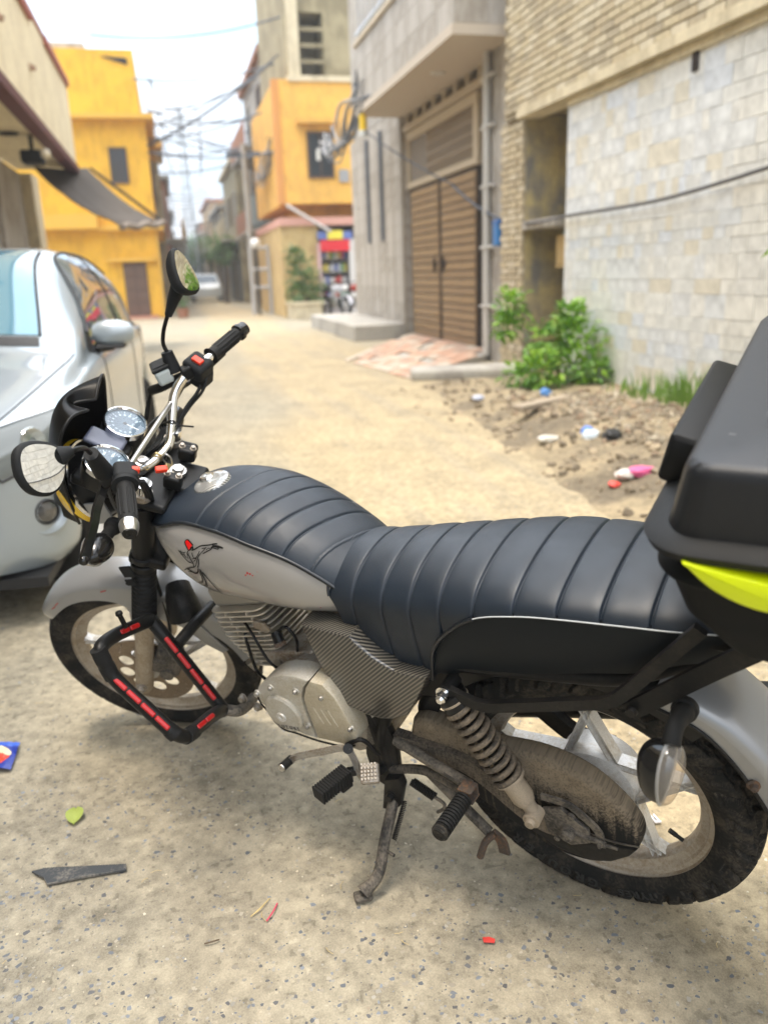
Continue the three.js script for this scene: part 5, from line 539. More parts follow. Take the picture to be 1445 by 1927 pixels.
for (const z of [-0.098, 0.098]) {
  const f = spart('fork_leg');
  BM('slider', boxUV(sweep([forkP(-0.035, z), forkP(-0.02, z), forkP(0.02, z), forkP(0.10, z), forkP(0.29, z)], (t) => t < 0.05 ? 0.02 : 0.0245, { n: 24 }), 4), K.slider, f);
  const gp = []; for (let i = 0; i <= 78; i++) gp.push(forkP(0.275 + i / 78 * 0.205, z));
  BM('gaiter', sweep(gp, (t) => 0.0285 + 0.0032 * Math.sin(t * 13 * 2 * Math.PI) - 0.002 * t, { n: 24 }), K.gaiter, f);
  BM('clamp_ring', [lathe([[0.0285, -0.012], [0.031, -0.01], [0.031, 0.006], [0.0285, 0.008]], forkP(0.487, z), SAX), lathe([[0.027, -0.012], [0.031, -0.01], [0.032, 0.004], [0.026, 0.006]], forkP(0.515, z), SAX)], K.black, f);
  BM('stanchion', rod(forkP(0.48, z), forkP(0.74, z), 0.0175, 24), K.chrome, f);
  BM('axle_nut', bolt(forkP(0, z).add(V(0, 0, Math.sign(z) * 0.025)), V(0, 0, Math.sign(z)), 0.012, 0.012), K.dullSteel, f);
}
SM('brake_caliper', boxUV(merge([rbox(0.07, 0.10, 0.05, 0.014, V(1.175, 0.36, -0.075), new THREE.Quaternion().setFromAxisAngle(V(0, 0, 1), 0.5)), rbox(0.05, 0.06, 0.07, 0.012, V(1.195, 0.36, -0.07), new THREE.Quaternion().setFromAxisAngle(V(0, 0, 1), 0.5)), lathe([[0.001, 0.006], [0.019, 0.005], [0.02, -0.01]], V(1.185, 0.33, -0.105), V(0, 0, -1))]), 4), K.frameDust);
SM('brake_hose', sweep([V(1.15, 0.41, -0.07), V(1.12, 0.5, -0.06), V(1.10, 0.62, -0.05), V(1.07, 0.78, -0.04)], 0.005, { smooth: 24 }), K.black);
// ---- front mudguard
{
  const D = Math.PI / 180, side = [[44, 0.012], [60, 0.022], [80, 0.03], [96, 0.045], [108, 0.075], [140, 0.075], [152, 0.04], [176, 0.025]], hw = [[44, 0.036], [50, 0.05], [62, 0.056], [176, 0.06]];
  const fen = (u, v) => { const a = lerp(44, 176, u), t = v * 2 - 1, q = Math.abs(t), w = itp(hw, a), sd = itp(side, a); let z, r; const R0 = 0.334 + 0.012 * sstep(44, 70, a);
    if (q < 0.62) { const k = q / 0.62; z = w * Math.sin(k * Math.PI / 2) ** 0.9; r = R0 - 0.026 * (1 - Math.cos(k * Math.PI / 2)); } else { const k = (q - 0.62) / 0.38; z = w + 0.003 * k; r = R0 - 0.026 - sd * k; }
    return V(1.27 + Math.cos(a * D) * r, 0.30 + Math.sin(a * D) * r, Math.sign(t) * z); };
  const f = spart('front_mudguard'); const g = grid(fen, 60, 44), gi = grid((u, v) => { const p = fen(u, v), d = V(1.27 - p.x, 0.30 - p.y, 0).normalize(); return p.addScaledVector(d, 0.0025).setZ(p.z * 0.95); }, 60, 44);
  BM('mudguard_shell', [g, gi], K.fender, f);
  BM('scuff_marks', [0.1, 0.13, 0.36].map((u, i) => { const p = fen(u, 0.16), q = fen(u + 0.022, 0.16 + (i - 1) * 0.02); return sweep([p, q].map((k) => k.add(V(0, 0, -0.0006))), 0.0014, { n: 6 }); }), K.red, f);
  BM('lower_stay', plate([[1.085, 0.46], [1.055, 0.40], [1.02, 0.36], [1.0, 0.37], [1.03, 0.45], [1.05, 0.50]].map(([x, y]) => V(x, y)), -0.066, -0.062), K.fender, f);
}
// ---- frame, engine
{
  const f = part('frame'); const tube = (n, pts, r = 0.016, m = K.frame) => BM(n, boxUV(sweep(fillet(pts, 0.05), r, { n: 14 }), 4), m, f);
  tube('down_tube', [V(1.0, 0.80, 0), V(0.90, 0.62, 0), V(0.82, 0.42, 0), V(0.74, 0.32, 0)], 0.02);
  tube('backbone', [V(1.0, 0.80, 0), V(0.7, 0.73, 0), V(0.42, 0.70, 0)], 0.025);
  for (const s of [-1, 1]) { tube('seat_rail', [V(0.46, 0.66, s * 0.10), V(0.2, 0.655, s * 0.115), V(-0.10, 0.70, s * 0.10), V(-0.30, 0.82, s * 0.08), V(-0.5, 0.855, s * 0.07)], 0.014); tube('side_tube', [L(800, 1268, -0.115), L(722, 1345, -0.115), L(716, 1425, -0.115)].map((p) => p.setZ(s * 0.115)), 0.016); tube('rear_down_tube', [V(0.47, 0.62, s * 0.10), V(0.445, 0.45, s * 0.11), V(0.425, 0.30, s * 0.115)], 0.018); }
  BM('pivot_plate', boxUV(plate(Ls(-0.12, [[690, 1345], [722, 1348], [745, 1395], [752, 1450], [725, 1475], [705, 1460], [690, 1415]]), -0.125, -0.105, { bevel: 0.004 }), 4), K.frame, f);
  BM('head_tube', rod(V(1.365, 0, 0).addScaledVector(SAX, 0.82), V(1.365, 0, 0).addScaledVector(SAX, 0.99), 0.03, 20), K.frame, f);
  BM('battery_box', boxUV(rbox(0.28, 0.20, 0.17, 0.02, V(0.36, 0.60, 0.0)), 4), K.frame, f);
}
{
  const e = part('engine'), A = V(0.27, 0.963, 0).normalize(), X = V(0.963, -0.27, 0);
  BM('crankcase', boxUV(merge([plate([[0.70, 0.48], [0.62, 0.54], [0.5, 0.55], [0.42, 0.48], [0.42, 0.36], [0.5, 0.31], [0.66, 0.33], [0.72, 0.40]].map(([x, y]) => V(x, y)), -0.125, 0.13, { bevel: 0.015 }), rbox(0.16, 0.06, 0.17, 0.01, V(0.665, 0.50, 0), new THREE.Quaternion().setFromAxisAngle(V(0, 0, 1), -0.27))]), 4), K.dullSteel, e);
  const c0 = L(520, 1262, -0.09).setZ(0).addScaledVector(X, 0.03);
  BM('cylinder_core', boxUV(rbox(0.115, 0.2, 0.12, 0.01, c0.clone().addScaledVector(A, 0.09), new THREE.Quaternion().setFromUnitVectors(V(0, 1, 0), A)), 4), K.finDark, e);
  for (let i = 0; i < 13; i++) { const t = i / 12, lx = lerp(0.066, 0.092, sstep(0.0, 0.6, t)), lz = lerp(0.078, 0.092, sstep(0, 0.6, t)), o = [], n = 40;
    for (let k = 0; k < n; k++) { const a = k / n * 2 * Math.PI, cc = Math.cos(a), ss = Math.sin(a); o.push(new THREE.Vector2(Math.sign(cc) * Math.abs(cc) ** 0.28 * lx, Math.sign(ss) * Math.abs(ss) ** 0.28 * lz)); }
    const g = new THREE.ExtrudeGeometry(new THREE.Shape(o), { depth: 0.0026, bevelEnabled: true, bevelThickness: 0.0008, bevelSize: 0.0008, bevelSegments: 1 }); g.rotateX(-Math.PI / 2); g.applyQuaternion(new THREE.Quaternion().setFromUnitVectors(V(0, 1, 0), A)); const p = c0.clone().addScaledVector(A, 0.004 + i * 0.0138); g.translate(p.x, p.y, p.z); BM('cooling_fin', toCreasedNormals(g, 0.5), K.fin, e); }
  for (let i = 0; i < 12; i++) for (const k of [-0.045, 0.03]) { const p = c0.clone().addScaledVector(A, 0.008 + i * 0.0138).addScaledVector(X, k + (i % 2) * 0.008); p.z = -lerp(0.07, 0.086, i / 12); BM('fin_rib', rbox(0.003, 0.012, 0.012, 0.001, p), K.fin, e); }
  for (const [k, h] of [[-0.045, 0], [0.05, 0.004]]) BM('cylinder_stud', lathe([[0.001, 0.03], [0.008, 0.029], [0.009, 0], [0.009, -0.006]], c0.clone().addScaledVector(X, k).addScaledVector(A, h).setZ(-0.082), V(0, 0.9, -0.4)), K.steel, e);
  BM('spark_plug_cap', [rod(L(520, 1190, -0.10), L(528, 1215, -0.115), 0.013, 16)], K.black, e); BM('plug_seal', rod(L(526, 1208, -0.114), L(529, 1216, -0.117), 0.0136, 16), K.rust, e);
  BM('plug_wire', sweep(Ls(0, [[520, 1190, -0.10], [538, 1180, -0.10], [556, 1200, -0.10], [560, 1225, -0.08]]), 0.0035, { smooth: 20 }), K.black, e);
  BM('head_bracket', [plate(Ls(0, [[478, 1165], [500, 1172], [512, 1186], [505, 1190], [480, 1180]].map((q) => [q[0], q[1], -0.095])), -0.10, -0.093)], K.dullSteel, e);
  const cyl = BM('head_cover', boxUV(rbox(0.16, 0.055, 0.15, 0.012, c0.clone().addScaledVector(A, 0.2), new THREE.Quaternion().setFromUnitVectors(V(0, 1, 0), A)), 4), K.finDark, e);
  // clutch and sprocket covers
  const z0 = -0.172;
  const front = BM('generator_cover', boxUV(plate(Ls(z0, [[481, 1303], [487, 1292], [500, 1281], [512, 1274], [528, 1271], [555, 1274], [580, 1282], [570, 1296], [567, 1315], [574, 1338], [586, 1368], [595, 1390], [575, 1384], [555, 1376], [535, 1370], [516, 1355], [503, 1335], [490, 1322]]), z0, -0.115, { bevel: 0.006, seg: 2 }), 4), K.cover, e);
  const rear = BM('sprocket_cover', boxUV(plate(Ls(z0 - 0.003, [[582, 1283], [606, 1290], [628, 1313], [652, 1352], [668, 1380], [672, 1394], [664, 1401], [645, 1401], [597, 1390], [589, 1368], [577, 1338], [570, 1315], [573, 1296]]), z0 - 0.003, -0.115, { bevel: 0.006, seg: 2 }), 4), K.coverWarm, e);
  const dc = L(535, 1342, z0 - 0.002); BM('round_cover', boxUV(merge([lathe([[0.001, 0.007], [0.046, 0.0065], [0.051, 0.003], [0.052, -0.01]], dc, V(0, 0, -1), 48)]), 4), K.cover, e);
  const cap = L(530, 1349, z0 - 0.009); BM('inspection_cap', [lathe([[0.001, 0.001], [0.005, 0.001], [0.0055, 0.003], [0.012, 0.0035], [0.013, 0.0]], cap, V(0, 0, -1), 28)], K.alloy, e);
  for (const q of [[0, 0], [1, 0], [2, 0]]) { const a = L(588 + q[0] * 13.5, 1331 + q[0] * 3, z0 - 0.003), b = L(608 + q[0] * 13.5, 1362 + q[0] * 3, z0 - 0.003); BM('raised_rib', sweep([a, b], 0.0048, { shape: [[-1, 0.5], [-0.7, -0.5], [0.7, -0.5], [1, 0.5]].map(([x, y]) => [y * 0.7, x]), up: V(0.6, 0.7, 0).cross(V(0, 0, 1)) }), K.coverWarm, e); }
  for (const q of [[486, 1304], [511, 1293], [558, 1300], [607, 1311], [581, 1365], [661, 1370]]) { const p = L(q[0], q[1], z0 + 0.001); BM('cover_bolt', [lathe([[0.001, 0.004], [0.003, 0.004], [0.0034, 0.006], [0.0058, 0.006], [0.006, 0.0]], p.clone().add(V(0, 0, -0.003)), V(0, 0, -1), 16)], K.steel, e); BM('bolt_boss', boxUV(lathe([[0.0062, 0.0022], [0.0085, 0.0018], [0.0095, -0.002]], p.clone().add(V(0, 0, -0.0015)), V(0, 0, -1), 18), 4), K.cover, e); }
  BM('gasket_edge', sweep(Ls(z0 + 0.02, [[484, 1306], [492, 1324], [506, 1340], [518, 1358], [536, 1373], [556, 1379], [596, 1393], [645, 1404], [668, 1403]]), 0.0022, { n: 6, smooth: 30 }), K.rubber, e);
  BM('fuel_hose', sweep(Ls(0, [[585, 1192, -0.06], [600, 1202, -0.07], [592, 1222, -0.06], [578, 1232, -0.04]]), 0.0045, { smooth: 14 }), K.black, e);
  BM('breather_hose', sweep(Ls(0, [[470, 1172, -0.06], [462, 1190, -0.085], [470, 1225, -0.095], [484, 1262, -0.10], [500, 1278, -0.12]]), 0.004, { smooth: 18 }), K.black, e);
  BM('clutch_cable', sweep(Ls(0, [[452, 1160, -0.05], [470, 1185, -0.10], [512, 1250, -0.11], [560, 1270, -0.12]]), 0.0032, { smooth: 18 }), K.black, e);
  const font = await new FontLoader().loadAsync('fonts/droid/droid_sans_bold.typeface.json'), letters = [];
  [...'SUZUKI'].forEach((c, i) => { const g = new TextGeometry(c, { font, size: 0.0092, depth: 0.001, curveSegments: 2, bevelEnabled: false }); g.rotateY(Math.PI); g.scale(1.15, 1, 1); g.rotateZ(-0.30); const p = L(525 + i * 7.4, 1368 + i * 1.4, z0 - 0.0092); g.translate(p.x, p.y, p.z); letters.push(g); }); BM('cast_lettering', letters, mat([0.12, 0.11, 0.095], 0.6), e);
  const badge = new TextGeometry('SUZUKI', { font, size: 0.006, depth: 0.0008, curveSegments: 2, bevelEnabled: false }); badge.rotateY(Math.PI); badge.rotateZ(-0.25); const bp = L(602, 1382, z0 - 0.0032); badge.translate(bp.x, bp.y, bp.z); BM('small_badge', badge, K.coverWarm, e);
  BM('carburettor', [rbox(0.08, 0.09, 0.09, 0.02, V(0.585, 0.63, 0)), rod(V(0.69, 0.62, 0), V(0.47, 0.64, 0), 0.028, 18)], K.finDark, e);
  BM('exhaust_pipe', boxUV(sweep([V(0.83, 0.55, 0.05), V(0.87, 0.47, 0.08), V(0.82, 0.34, 0.11), V(0.6, 0.27, 0.13), V(0.35, 0.27, 0.15)], 0.019, { smooth: 40, n: 14 }), 4), K.dullSteel, e);
}
BM('silencer', boxUV(sweep([V(0.36, 0.27, 0.15), V(0.28, 0.28, 0.17), V(0.0, 0.36, 0.185), V(-0.3, 0.44, 0.195), V(-0.34, 0.45, 0.195)], (t) => t < 0.1 ? 0.022 : t > 0.95 ? 0.034 : 0.043, { n: 20, smooth: 30 }), 4), K.frame);
// ---- carbon side panel
{
  const o = Ls(-0.155, [[556, 1183], [606, 1188], [658, 1197], [672, 1212], [700, 1236], [740, 1262], [802, 1275], [798, 1290], [784, 1318], [768, 1345], [742, 1353], [716, 1352], [690, 1344], [655, 1331], [622, 1295], [596, 1258], [575, 1220]]);
  const g = plate(o, -0.158, -0.10, { bevel: 0.006, seg: 4 }); const p = g.attributes.position; for (let i = 0; i < p.count; i++) { const x = p.getX(i); p.setZ(i, p.getZ(i) + 0.02 * sstep(0.42, 0.58, x)); }
  const m = BM('side_panel', boxUV(g, 6.5), K.carbon); m.userData.label = 'black carbon weave side panel';
}
// ---- tank
const TW = [[0.40, 0.085], [0.45, 0.105], [0.5, 0.122], [0.58, 0.140], [0.68, 0.152], [0.78, 0.156], [0.85, 0.150], [0.90, 0.132], [0.945, 0.098], [0.975, 0.062], [0.99, 0.03]];
const TT = [[0.40, 0.775], [0.45, 0.800], [0.5, 0.828], [0.58, 0.868], [0.65, 0.894], [0.72, 0.907], [0.80, 0.906], [0.87, 0.893], [0.92, 0.876], [0.96, 0.855], [0.99, 0.83]];
const TB = [[0.40, 0.705], [0.43, 0.688], [0.5, 0.677], [0.58, 0.671], [0.67, 0.671], [0.76, 0.673], [0.81, 0.688], [0.86, 0.723], [0.89, 0.760], [0.93, 0.79], [0.99, 0.80]];
const TE = [[0.40, 0.70], [0.425, 0.735], [0.45, 0.760], [0.494, 0.790], [0.563, 0.825], [0.65, 0.853], [0.716, 0.868], [0.8, 0.873], [0.84, 0.868], [0.88, 0.857], [0.93, 0.845], [0.99, 0.822]];
function tankP(x, phi, off = 0) {                         // phi: -90 bottom, 0 right flank, 90 top, 180 left flank
  const w = itp(TW, x) + off, t = itp(TT, x) + off, b = itp(TB, x) - off, yc = b + (t - b) * 0.42, s = Math.sin(phi), c = Math.cos(phi);
  return V(x, yc + (s > 0 ? t - yc : yc - b) * Math.sign(s) * Math.abs(s) ** 0.86, w * Math.sign(c) * Math.abs(c) ** 0.74);
}
const tankEdge = (x) => { const y = itp(TE, x); let lo = -0.6, hi = Math.PI / 2; for (let i = 0; i < 24; i++) { const m = (lo + hi) / 2; tankP(x, m).y < y ? lo = m : hi = m; } return lo; };
{
  const t = part('fuel_tank'); const xs = (u) => 0.40 + 0.59 * (1 - Math.cos(u * Math.PI)) / 2, xl = (u) => u < 0.8 ? 0.44 + 0.36 * u / 0.8 : 0.80 + 0.19 * Math.sin((u - 0.8) / 0.2 * Math.PI / 2);
  BM('tank_shell', grid((u, v) => tankP(xs(u), v * 2 * Math.PI - Math.PI / 2), 70, 72, true), K.paint, t);
  const gx = [0.738, 0.681, 0.627, 0.576, 0.529];
  const sl = 0.29;                                          // pleats run slightly aslant across the tank
  const lg = grid((u, v) => { const x = xl(u), e = tankEdge(x); return tankP(x, lerp(e, Math.PI - e, v), 0.0055); }, 520, 90);
  displace(lg, (x, y, z) => { const xx = x + z * sl; let d = 0; for (const g of gx) d -= 0.0027 * Math.exp(-(((xx - g) / 0.0022) ** 2)); if (xx < 0.738 && xx > 0.47) { let k = 1; for (let i = 0; i < gx.length; i++) { const a = gx[i], b = gx[i + 1] ?? 0.475; if (xx <= a && xx > b) { const q = (a - xx) / (a - b); k = Math.sqrt(Math.max(0, 1 - (2 * q - 1) ** 4)); } } d += 0.0022 * k - 0.0006; } return d; }, V(0, 0.78, 0));
  const cover = BM('tank_cover', boxUV(lg, 8), K.leather, t); cover.userData.label = 'dark leather tank cover with five stitched pleats';
  for (const s of [0, 1]) { const pts = []; for (let i = 0; i <= 60; i++) { const x = lerp(0.425, 0.97, i / 60), e = tankEdge(x); pts.push(tankP(x, s ? e : Math.PI - e, 0.004)); } BM('cover_edge_piping', sweep(pts, 0.0045, { n: 8 }), K.piping, t); }
  // stitches along the pleats on the near flank
  const st = []; for (const g of gx) for (let i = 0; i < 26; i++) { const phi = lerp(2.02, 2.62, i / 26); let x = g; for (let k = 0; k < 4; k++) x = g - tankP(x, phi).z * sl; if (phi > Math.PI - tankEdge(x) - 0.02) continue; const a = tankP(x, phi, 0.0042), b = tankP(x - 0.001, phi + 0.012, 0.0042); st.push(rod(a, b, 0.0009, 5)); } BM('stitching', st, mat([0.035, 0.045, 0.055], 0.6), t);
  // filler cap
  const cc = tankP(0.815, 1.60, 0.004), up = tankP(0.815, 1.60, 0.03).sub(tankP(0.815, 1.60)).normalize(); up.set(0.10, 0.98, -0.12).normalize();
  const capT = tex(256, (u, v) => { const a = u * 16 + v * 16; const s = 0.5 + 0.5 * Math.cos(a * 2 * Math.PI); return mix3([0.05, 0.05, 0.05], [0.62, 0.62, 0.6], s); });
  const fc = grp('filler_cap', t);
  BM('cap_disc', boxUV(lathe([[0.001, 0.0115], [0.02, 0.011], [0.032, 0.0095], [0.040, 0.006], [0.043, 0.001], [0.0435, -0.006]], cc, up, 64), 8), mat(1, 0.3, 0.6, { map: capT, clearcoat: 1, clearcoatRoughness: 0.05 }), fc);
  const kc = cc.clone().addScaledVector(up, 0.012).add(V(0.013, 0, 0.004)); BM('lock_cover', [lathe([[0.001, 0.004], [0.004, 0.004], [0.0045, 0.0055], [0.014, 0.005], [0.017, 0.001], [0.017, -0.004]], kc, up, 32)], K.chrome, fc);
  // printed figure on the flank
  const cv = document.createElement('canvas'); cv.width = 768; cv.height = 1024; const g = cv.getContext('2d'); const px = (q) => [(q[0] - 150) / 1150 * 768, (q[1] - 130) / 1530 * 1024];
  const line = (pts, w) => { g.lineWidth = w; g.lineCap = g.lineJoin = 'round'; g.beginPath(); const p = pts.map(px); g.moveTo(...p[0]); for (let i = 1; i < p.length - 1; i++) g.quadraticCurveTo(p[i][0], p[i][1], (p[i][0] + p[i + 1][0]) / 2, (p[i][1] + p[i + 1][1]) / 2); g.lineTo(...p[p.length - 1]); g.stroke(); };
  const figure = (fill, hat) => { g.strokeStyle = fill; g.fillStyle = hat; g.beginPath(); [[470, 435], [345, 270], [342, 215], [385, 185], [420, 195], [545, 305], [510, 340], [500, 390]].map(px).forEach((p, i) => i ? g.lineTo(...p) : g.moveTo(...p)); g.closePath(); g.fill();
    g.fillStyle = fill; g.beginPath(); [[470, 440], [505, 345], [560, 330], [585, 400], [545, 430], [545, 365], [520, 420]].map(px).forEach((p, i) => i ? g.lineTo(...p) : g.moveTo(...p)); g.closePath(); g.fill();
    for (const [w, l] of [[9, [[470, 435], [345, 275], [342, 215], [385, 185], [420, 195], [545, 305]]], [11, [[550, 420], [610, 400], [720, 320], [830, 315], [940, 305], [1000, 285], [1070, 280]]], [9, [[1000, 290], [1010, 330], [985, 400], [900, 440], [820, 485]]], [9, [[1010, 320], [1080, 320], [1160, 340], [1240, 375], [1140, 355], [1020, 340]]], [7, [[1020, 370], [1080, 385], [1130, 400], [1140, 375], [1060, 335]]], [7, [[780, 380], [860, 370], [870, 355], [800, 440], [725, 520], [690, 600], [665, 680], [640, 760], [590, 785]]], [6, [[880, 410], [920, 360], [950, 390], [990, 340]]],
      [9, [[450, 450], [425, 520], [480, 530], [520, 620], [580, 690], [590, 785]]], [8, [[225, 465], [260, 510], [340, 580], [400, 640], [470, 690], [545, 705]]], [7, [[260, 465], [285, 490], [350, 495], [390, 475]]], [6, [[240, 480], [275, 480], [300, 530], [350, 540]]], [6, [[360, 500], [370, 550], [420, 600]]], [6, [[470, 500], [440, 540], [465, 610]]], [7, [[555, 480], [575, 560], [620, 600], [680, 560], [725, 440]]], [7, [[565, 608], [640, 600], [670, 560], [650, 620], [605, 655]]], [8, [[715, 610], [720, 680], [705, 750], [680, 780]]],
      [9, [[590, 785], [530, 795], [465, 820], [400, 840], [350, 860], [330, 905]]], [10, [[400, 840], [470, 855], [540, 890], [620, 900], [680, 870], [690, 815]]], [7, [[425, 895], [480, 880], [560, 890]]], [9, [[720, 870], [750, 960], [745, 1070], [720, 1140], [660, 1170]]], [8, [[745, 1060], [735, 1150], [690, 1210], [610, 1235]]], [11, [[735, 830], [785, 930], [815, 1060], [815, 1180], [790, 1260], [715, 1310]]], [9, [[820, 1060], [838, 1180], [825, 1280], [765, 1335]]], [10, [[790, 880], [880, 970], [960, 1110], [1050, 1310], [1100, 1480], [1112, 1560], [1080, 1600]]]]) line(l, w * 1.9); };
  figure('#0a0a0a', '#d00808'); const colT = new THREE.CanvasTexture(cv); colT.colorSpace = THREE.SRGBColorSpace;
  const cv2 = document.createElement('canvas'); cv2.width = 768; cv2.height = 1024; const g2 = cv2.getContext('2d'); g2.fillStyle = '#000'; g2.fillRect(0, 0, 768, 1024);
  const img = g.getImageData(0, 0, 768, 1024), out = g2.createImageData(768, 1024); for (let i = 0; i < img.data.length; i += 4) { const a = img.data[i + 3]; out.data[i] = out.data[i + 1] = out.data[i + 2] = a; out.data[i + 3] = 255; } g2.putImageData(out, 0, 0);
  const aT = new THREE.CanvasTexture(cv2);
  // corners of the print, found on the flank
  const toFlank = (qx, qy) => { const o = camera.position.clone().applyMatrix4(bikeI), d = dirOf(320 + qx * 120 / 1445, 1000 + qy * 150 / 1806).transformDirection(bikeI); let best = null; for (let k = 1.2; k < 2.2; k += 0.002) { const p = o.clone().addScaledVector(d, k); if (p.x < 0.41 || p.x > 0.985) continue; const w = itp(TW, p.x), t2 = itp(TT, p.x), b2 = itp(TB, p.x), yc = b2 + (t2 - b2) * 0.42, hh = p.y > yc ? t2 - yc : yc - b2; const f = (Math.abs(p.z) / w) ** (2 / 0.74) + (Math.abs(p.y - yc) / hh) ** (2 / 0.86); if (f < 1) { best = p; break; } } return best; };
  // the print lies on the flank: its own width and height map straight to length along the tank and turn round it
  const ref = [[345, 215], [1230, 370], [1000, 1250], [400, 850], [700, 800]].map((q) => { const p = toFlank(...q); if (!p) return null; let lo = Math.PI * 0.55, hi = Math.PI * 1.45; for (let i = 0; i < 30; i++) { const m = (lo + hi) / 2; tankP(p.x, m).y > p.y ? lo = m : hi = m; } return [q[0], q[1], p.x, lo]; }).filter(Boolean);
  const fit = (k) => { let m = [[0, 0, 0, 0], [0, 0, 0, 0], [0, 0, 0, 0]]; for (const r of ref) { const b = [r[0] / 1000, r[1] / 1000, 1]; for (let i = 0; i < 3; i++) { for (let j = 0; j < 3; j++) m[i][j] += b[i] * b[j]; m[i][3] += b[i] * r[k]; } } for (let i = 0; i < 3; i++) { const d = m[i][i]; for (let j = 0; j < 4; j++) m[i][j] /= d; for (let q = 0; q < 3; q++) if (q !== i) { const f = m[q][i]; for (let j = 0; j < 4; j++) m[q][j] -= f * m[i][j]; } } return m.map((r) => r[3]); };
  const fx = fit(2), fp = fit(3);
  const pg = grid((u, v) => { const a = (150 + 1150 * u) / 1000, b = (130 + 1530 * v) / 1000; return tankP(clamp(fx[0] * a + fx[1] * b + fx[2], 0.41, 0.985), fp[0] * a + fp[1] * b + fp[2], 0.0014); }, 30, 40);
  { const q = pg.attributes.uv; for (let i = 0; i < q.count; i++) q.setY(i, 1 - q.getY(i)); }
  const used = pg.toNonIndexed(); const dm = mat(1, 0.4, 0, { map: colT, alphaMap: aT, transparent: true, alphaTest: 0.5 }); const dec = BM('printed_figure', used, dm, t); dec.userData.label = 'black line print of a whirling dancer in a red hat';
  const spot = (x, y, s) => { const p = toFlank((x - 320) * 1445 / 120, (y - 1000) * 1806 / 150); return p ? lathe([[0.0001, 0.0016], [s, 0.0014], [s, 0]], p, V(0, 0.2, -1), 7) : null; };
  BM('paint_spots', [[466, 1078, 0.0032], [471, 1080, 0.0022], [463, 1082, 0.0018], [476, 1083, 0.0014], [604, 1143, 0.0009], [485, 1076, 0.0008]].map((q) => spot(...q)).filter(Boolean), K.red, t);
}
// ---- seat
const ST = [[-0.30, 0.888], [-0.15, 0.884], [-0.05, 0.880], [0.06, 0.874], [0.17, 0.862], [0.287, 0.842], [0.40, 0.820], [0.46, 0.812], [0.50, 0.805]];
const SWd = [[-0.30, 0.118], [-0.15, 0.135], [0.06, 0.145], [0.2, 0.142], [0.32, 0.132], [0.42, 0.122], [0.47, 0.115], [0.50, 0.104]];
const SL = [[-0.30, 0.858], [-0.19, 0.851], [-0.124, 0.848], [-0.015, 0.840], [0.058, 0.829], [0.138, 0.803], [0.197, 0.753], [0.235, 0.695], [0.252, 0.616], [0.30, 0.600], [0.345, 0.602], [0.403, 0.624], [0.44, 0.682], [0.46, 0.74], [0.50, 0.76]];
const SKB = [[-0.30, 0.795], [-0.198, 0.769], [-0.134, 0.738], [-0.047, 0.716], [0.049, 0.688], [0.153, 0.662], [0.253, 0.616]];
function seatW(x, y, off = 0) { const yt = itp(ST, x) + off, w = itp(SWd, x) + off, d = yt - y, R = lerp(0.042, 0.085, sstep(-0.02, 0.26, x)), k = clamp(d / R); let W = w * (1 - (1 - k) ** 2.4) ** (1 / 2.0); if (d > R) W -= 0.22 * (d - R) ** 1.6; return W; }
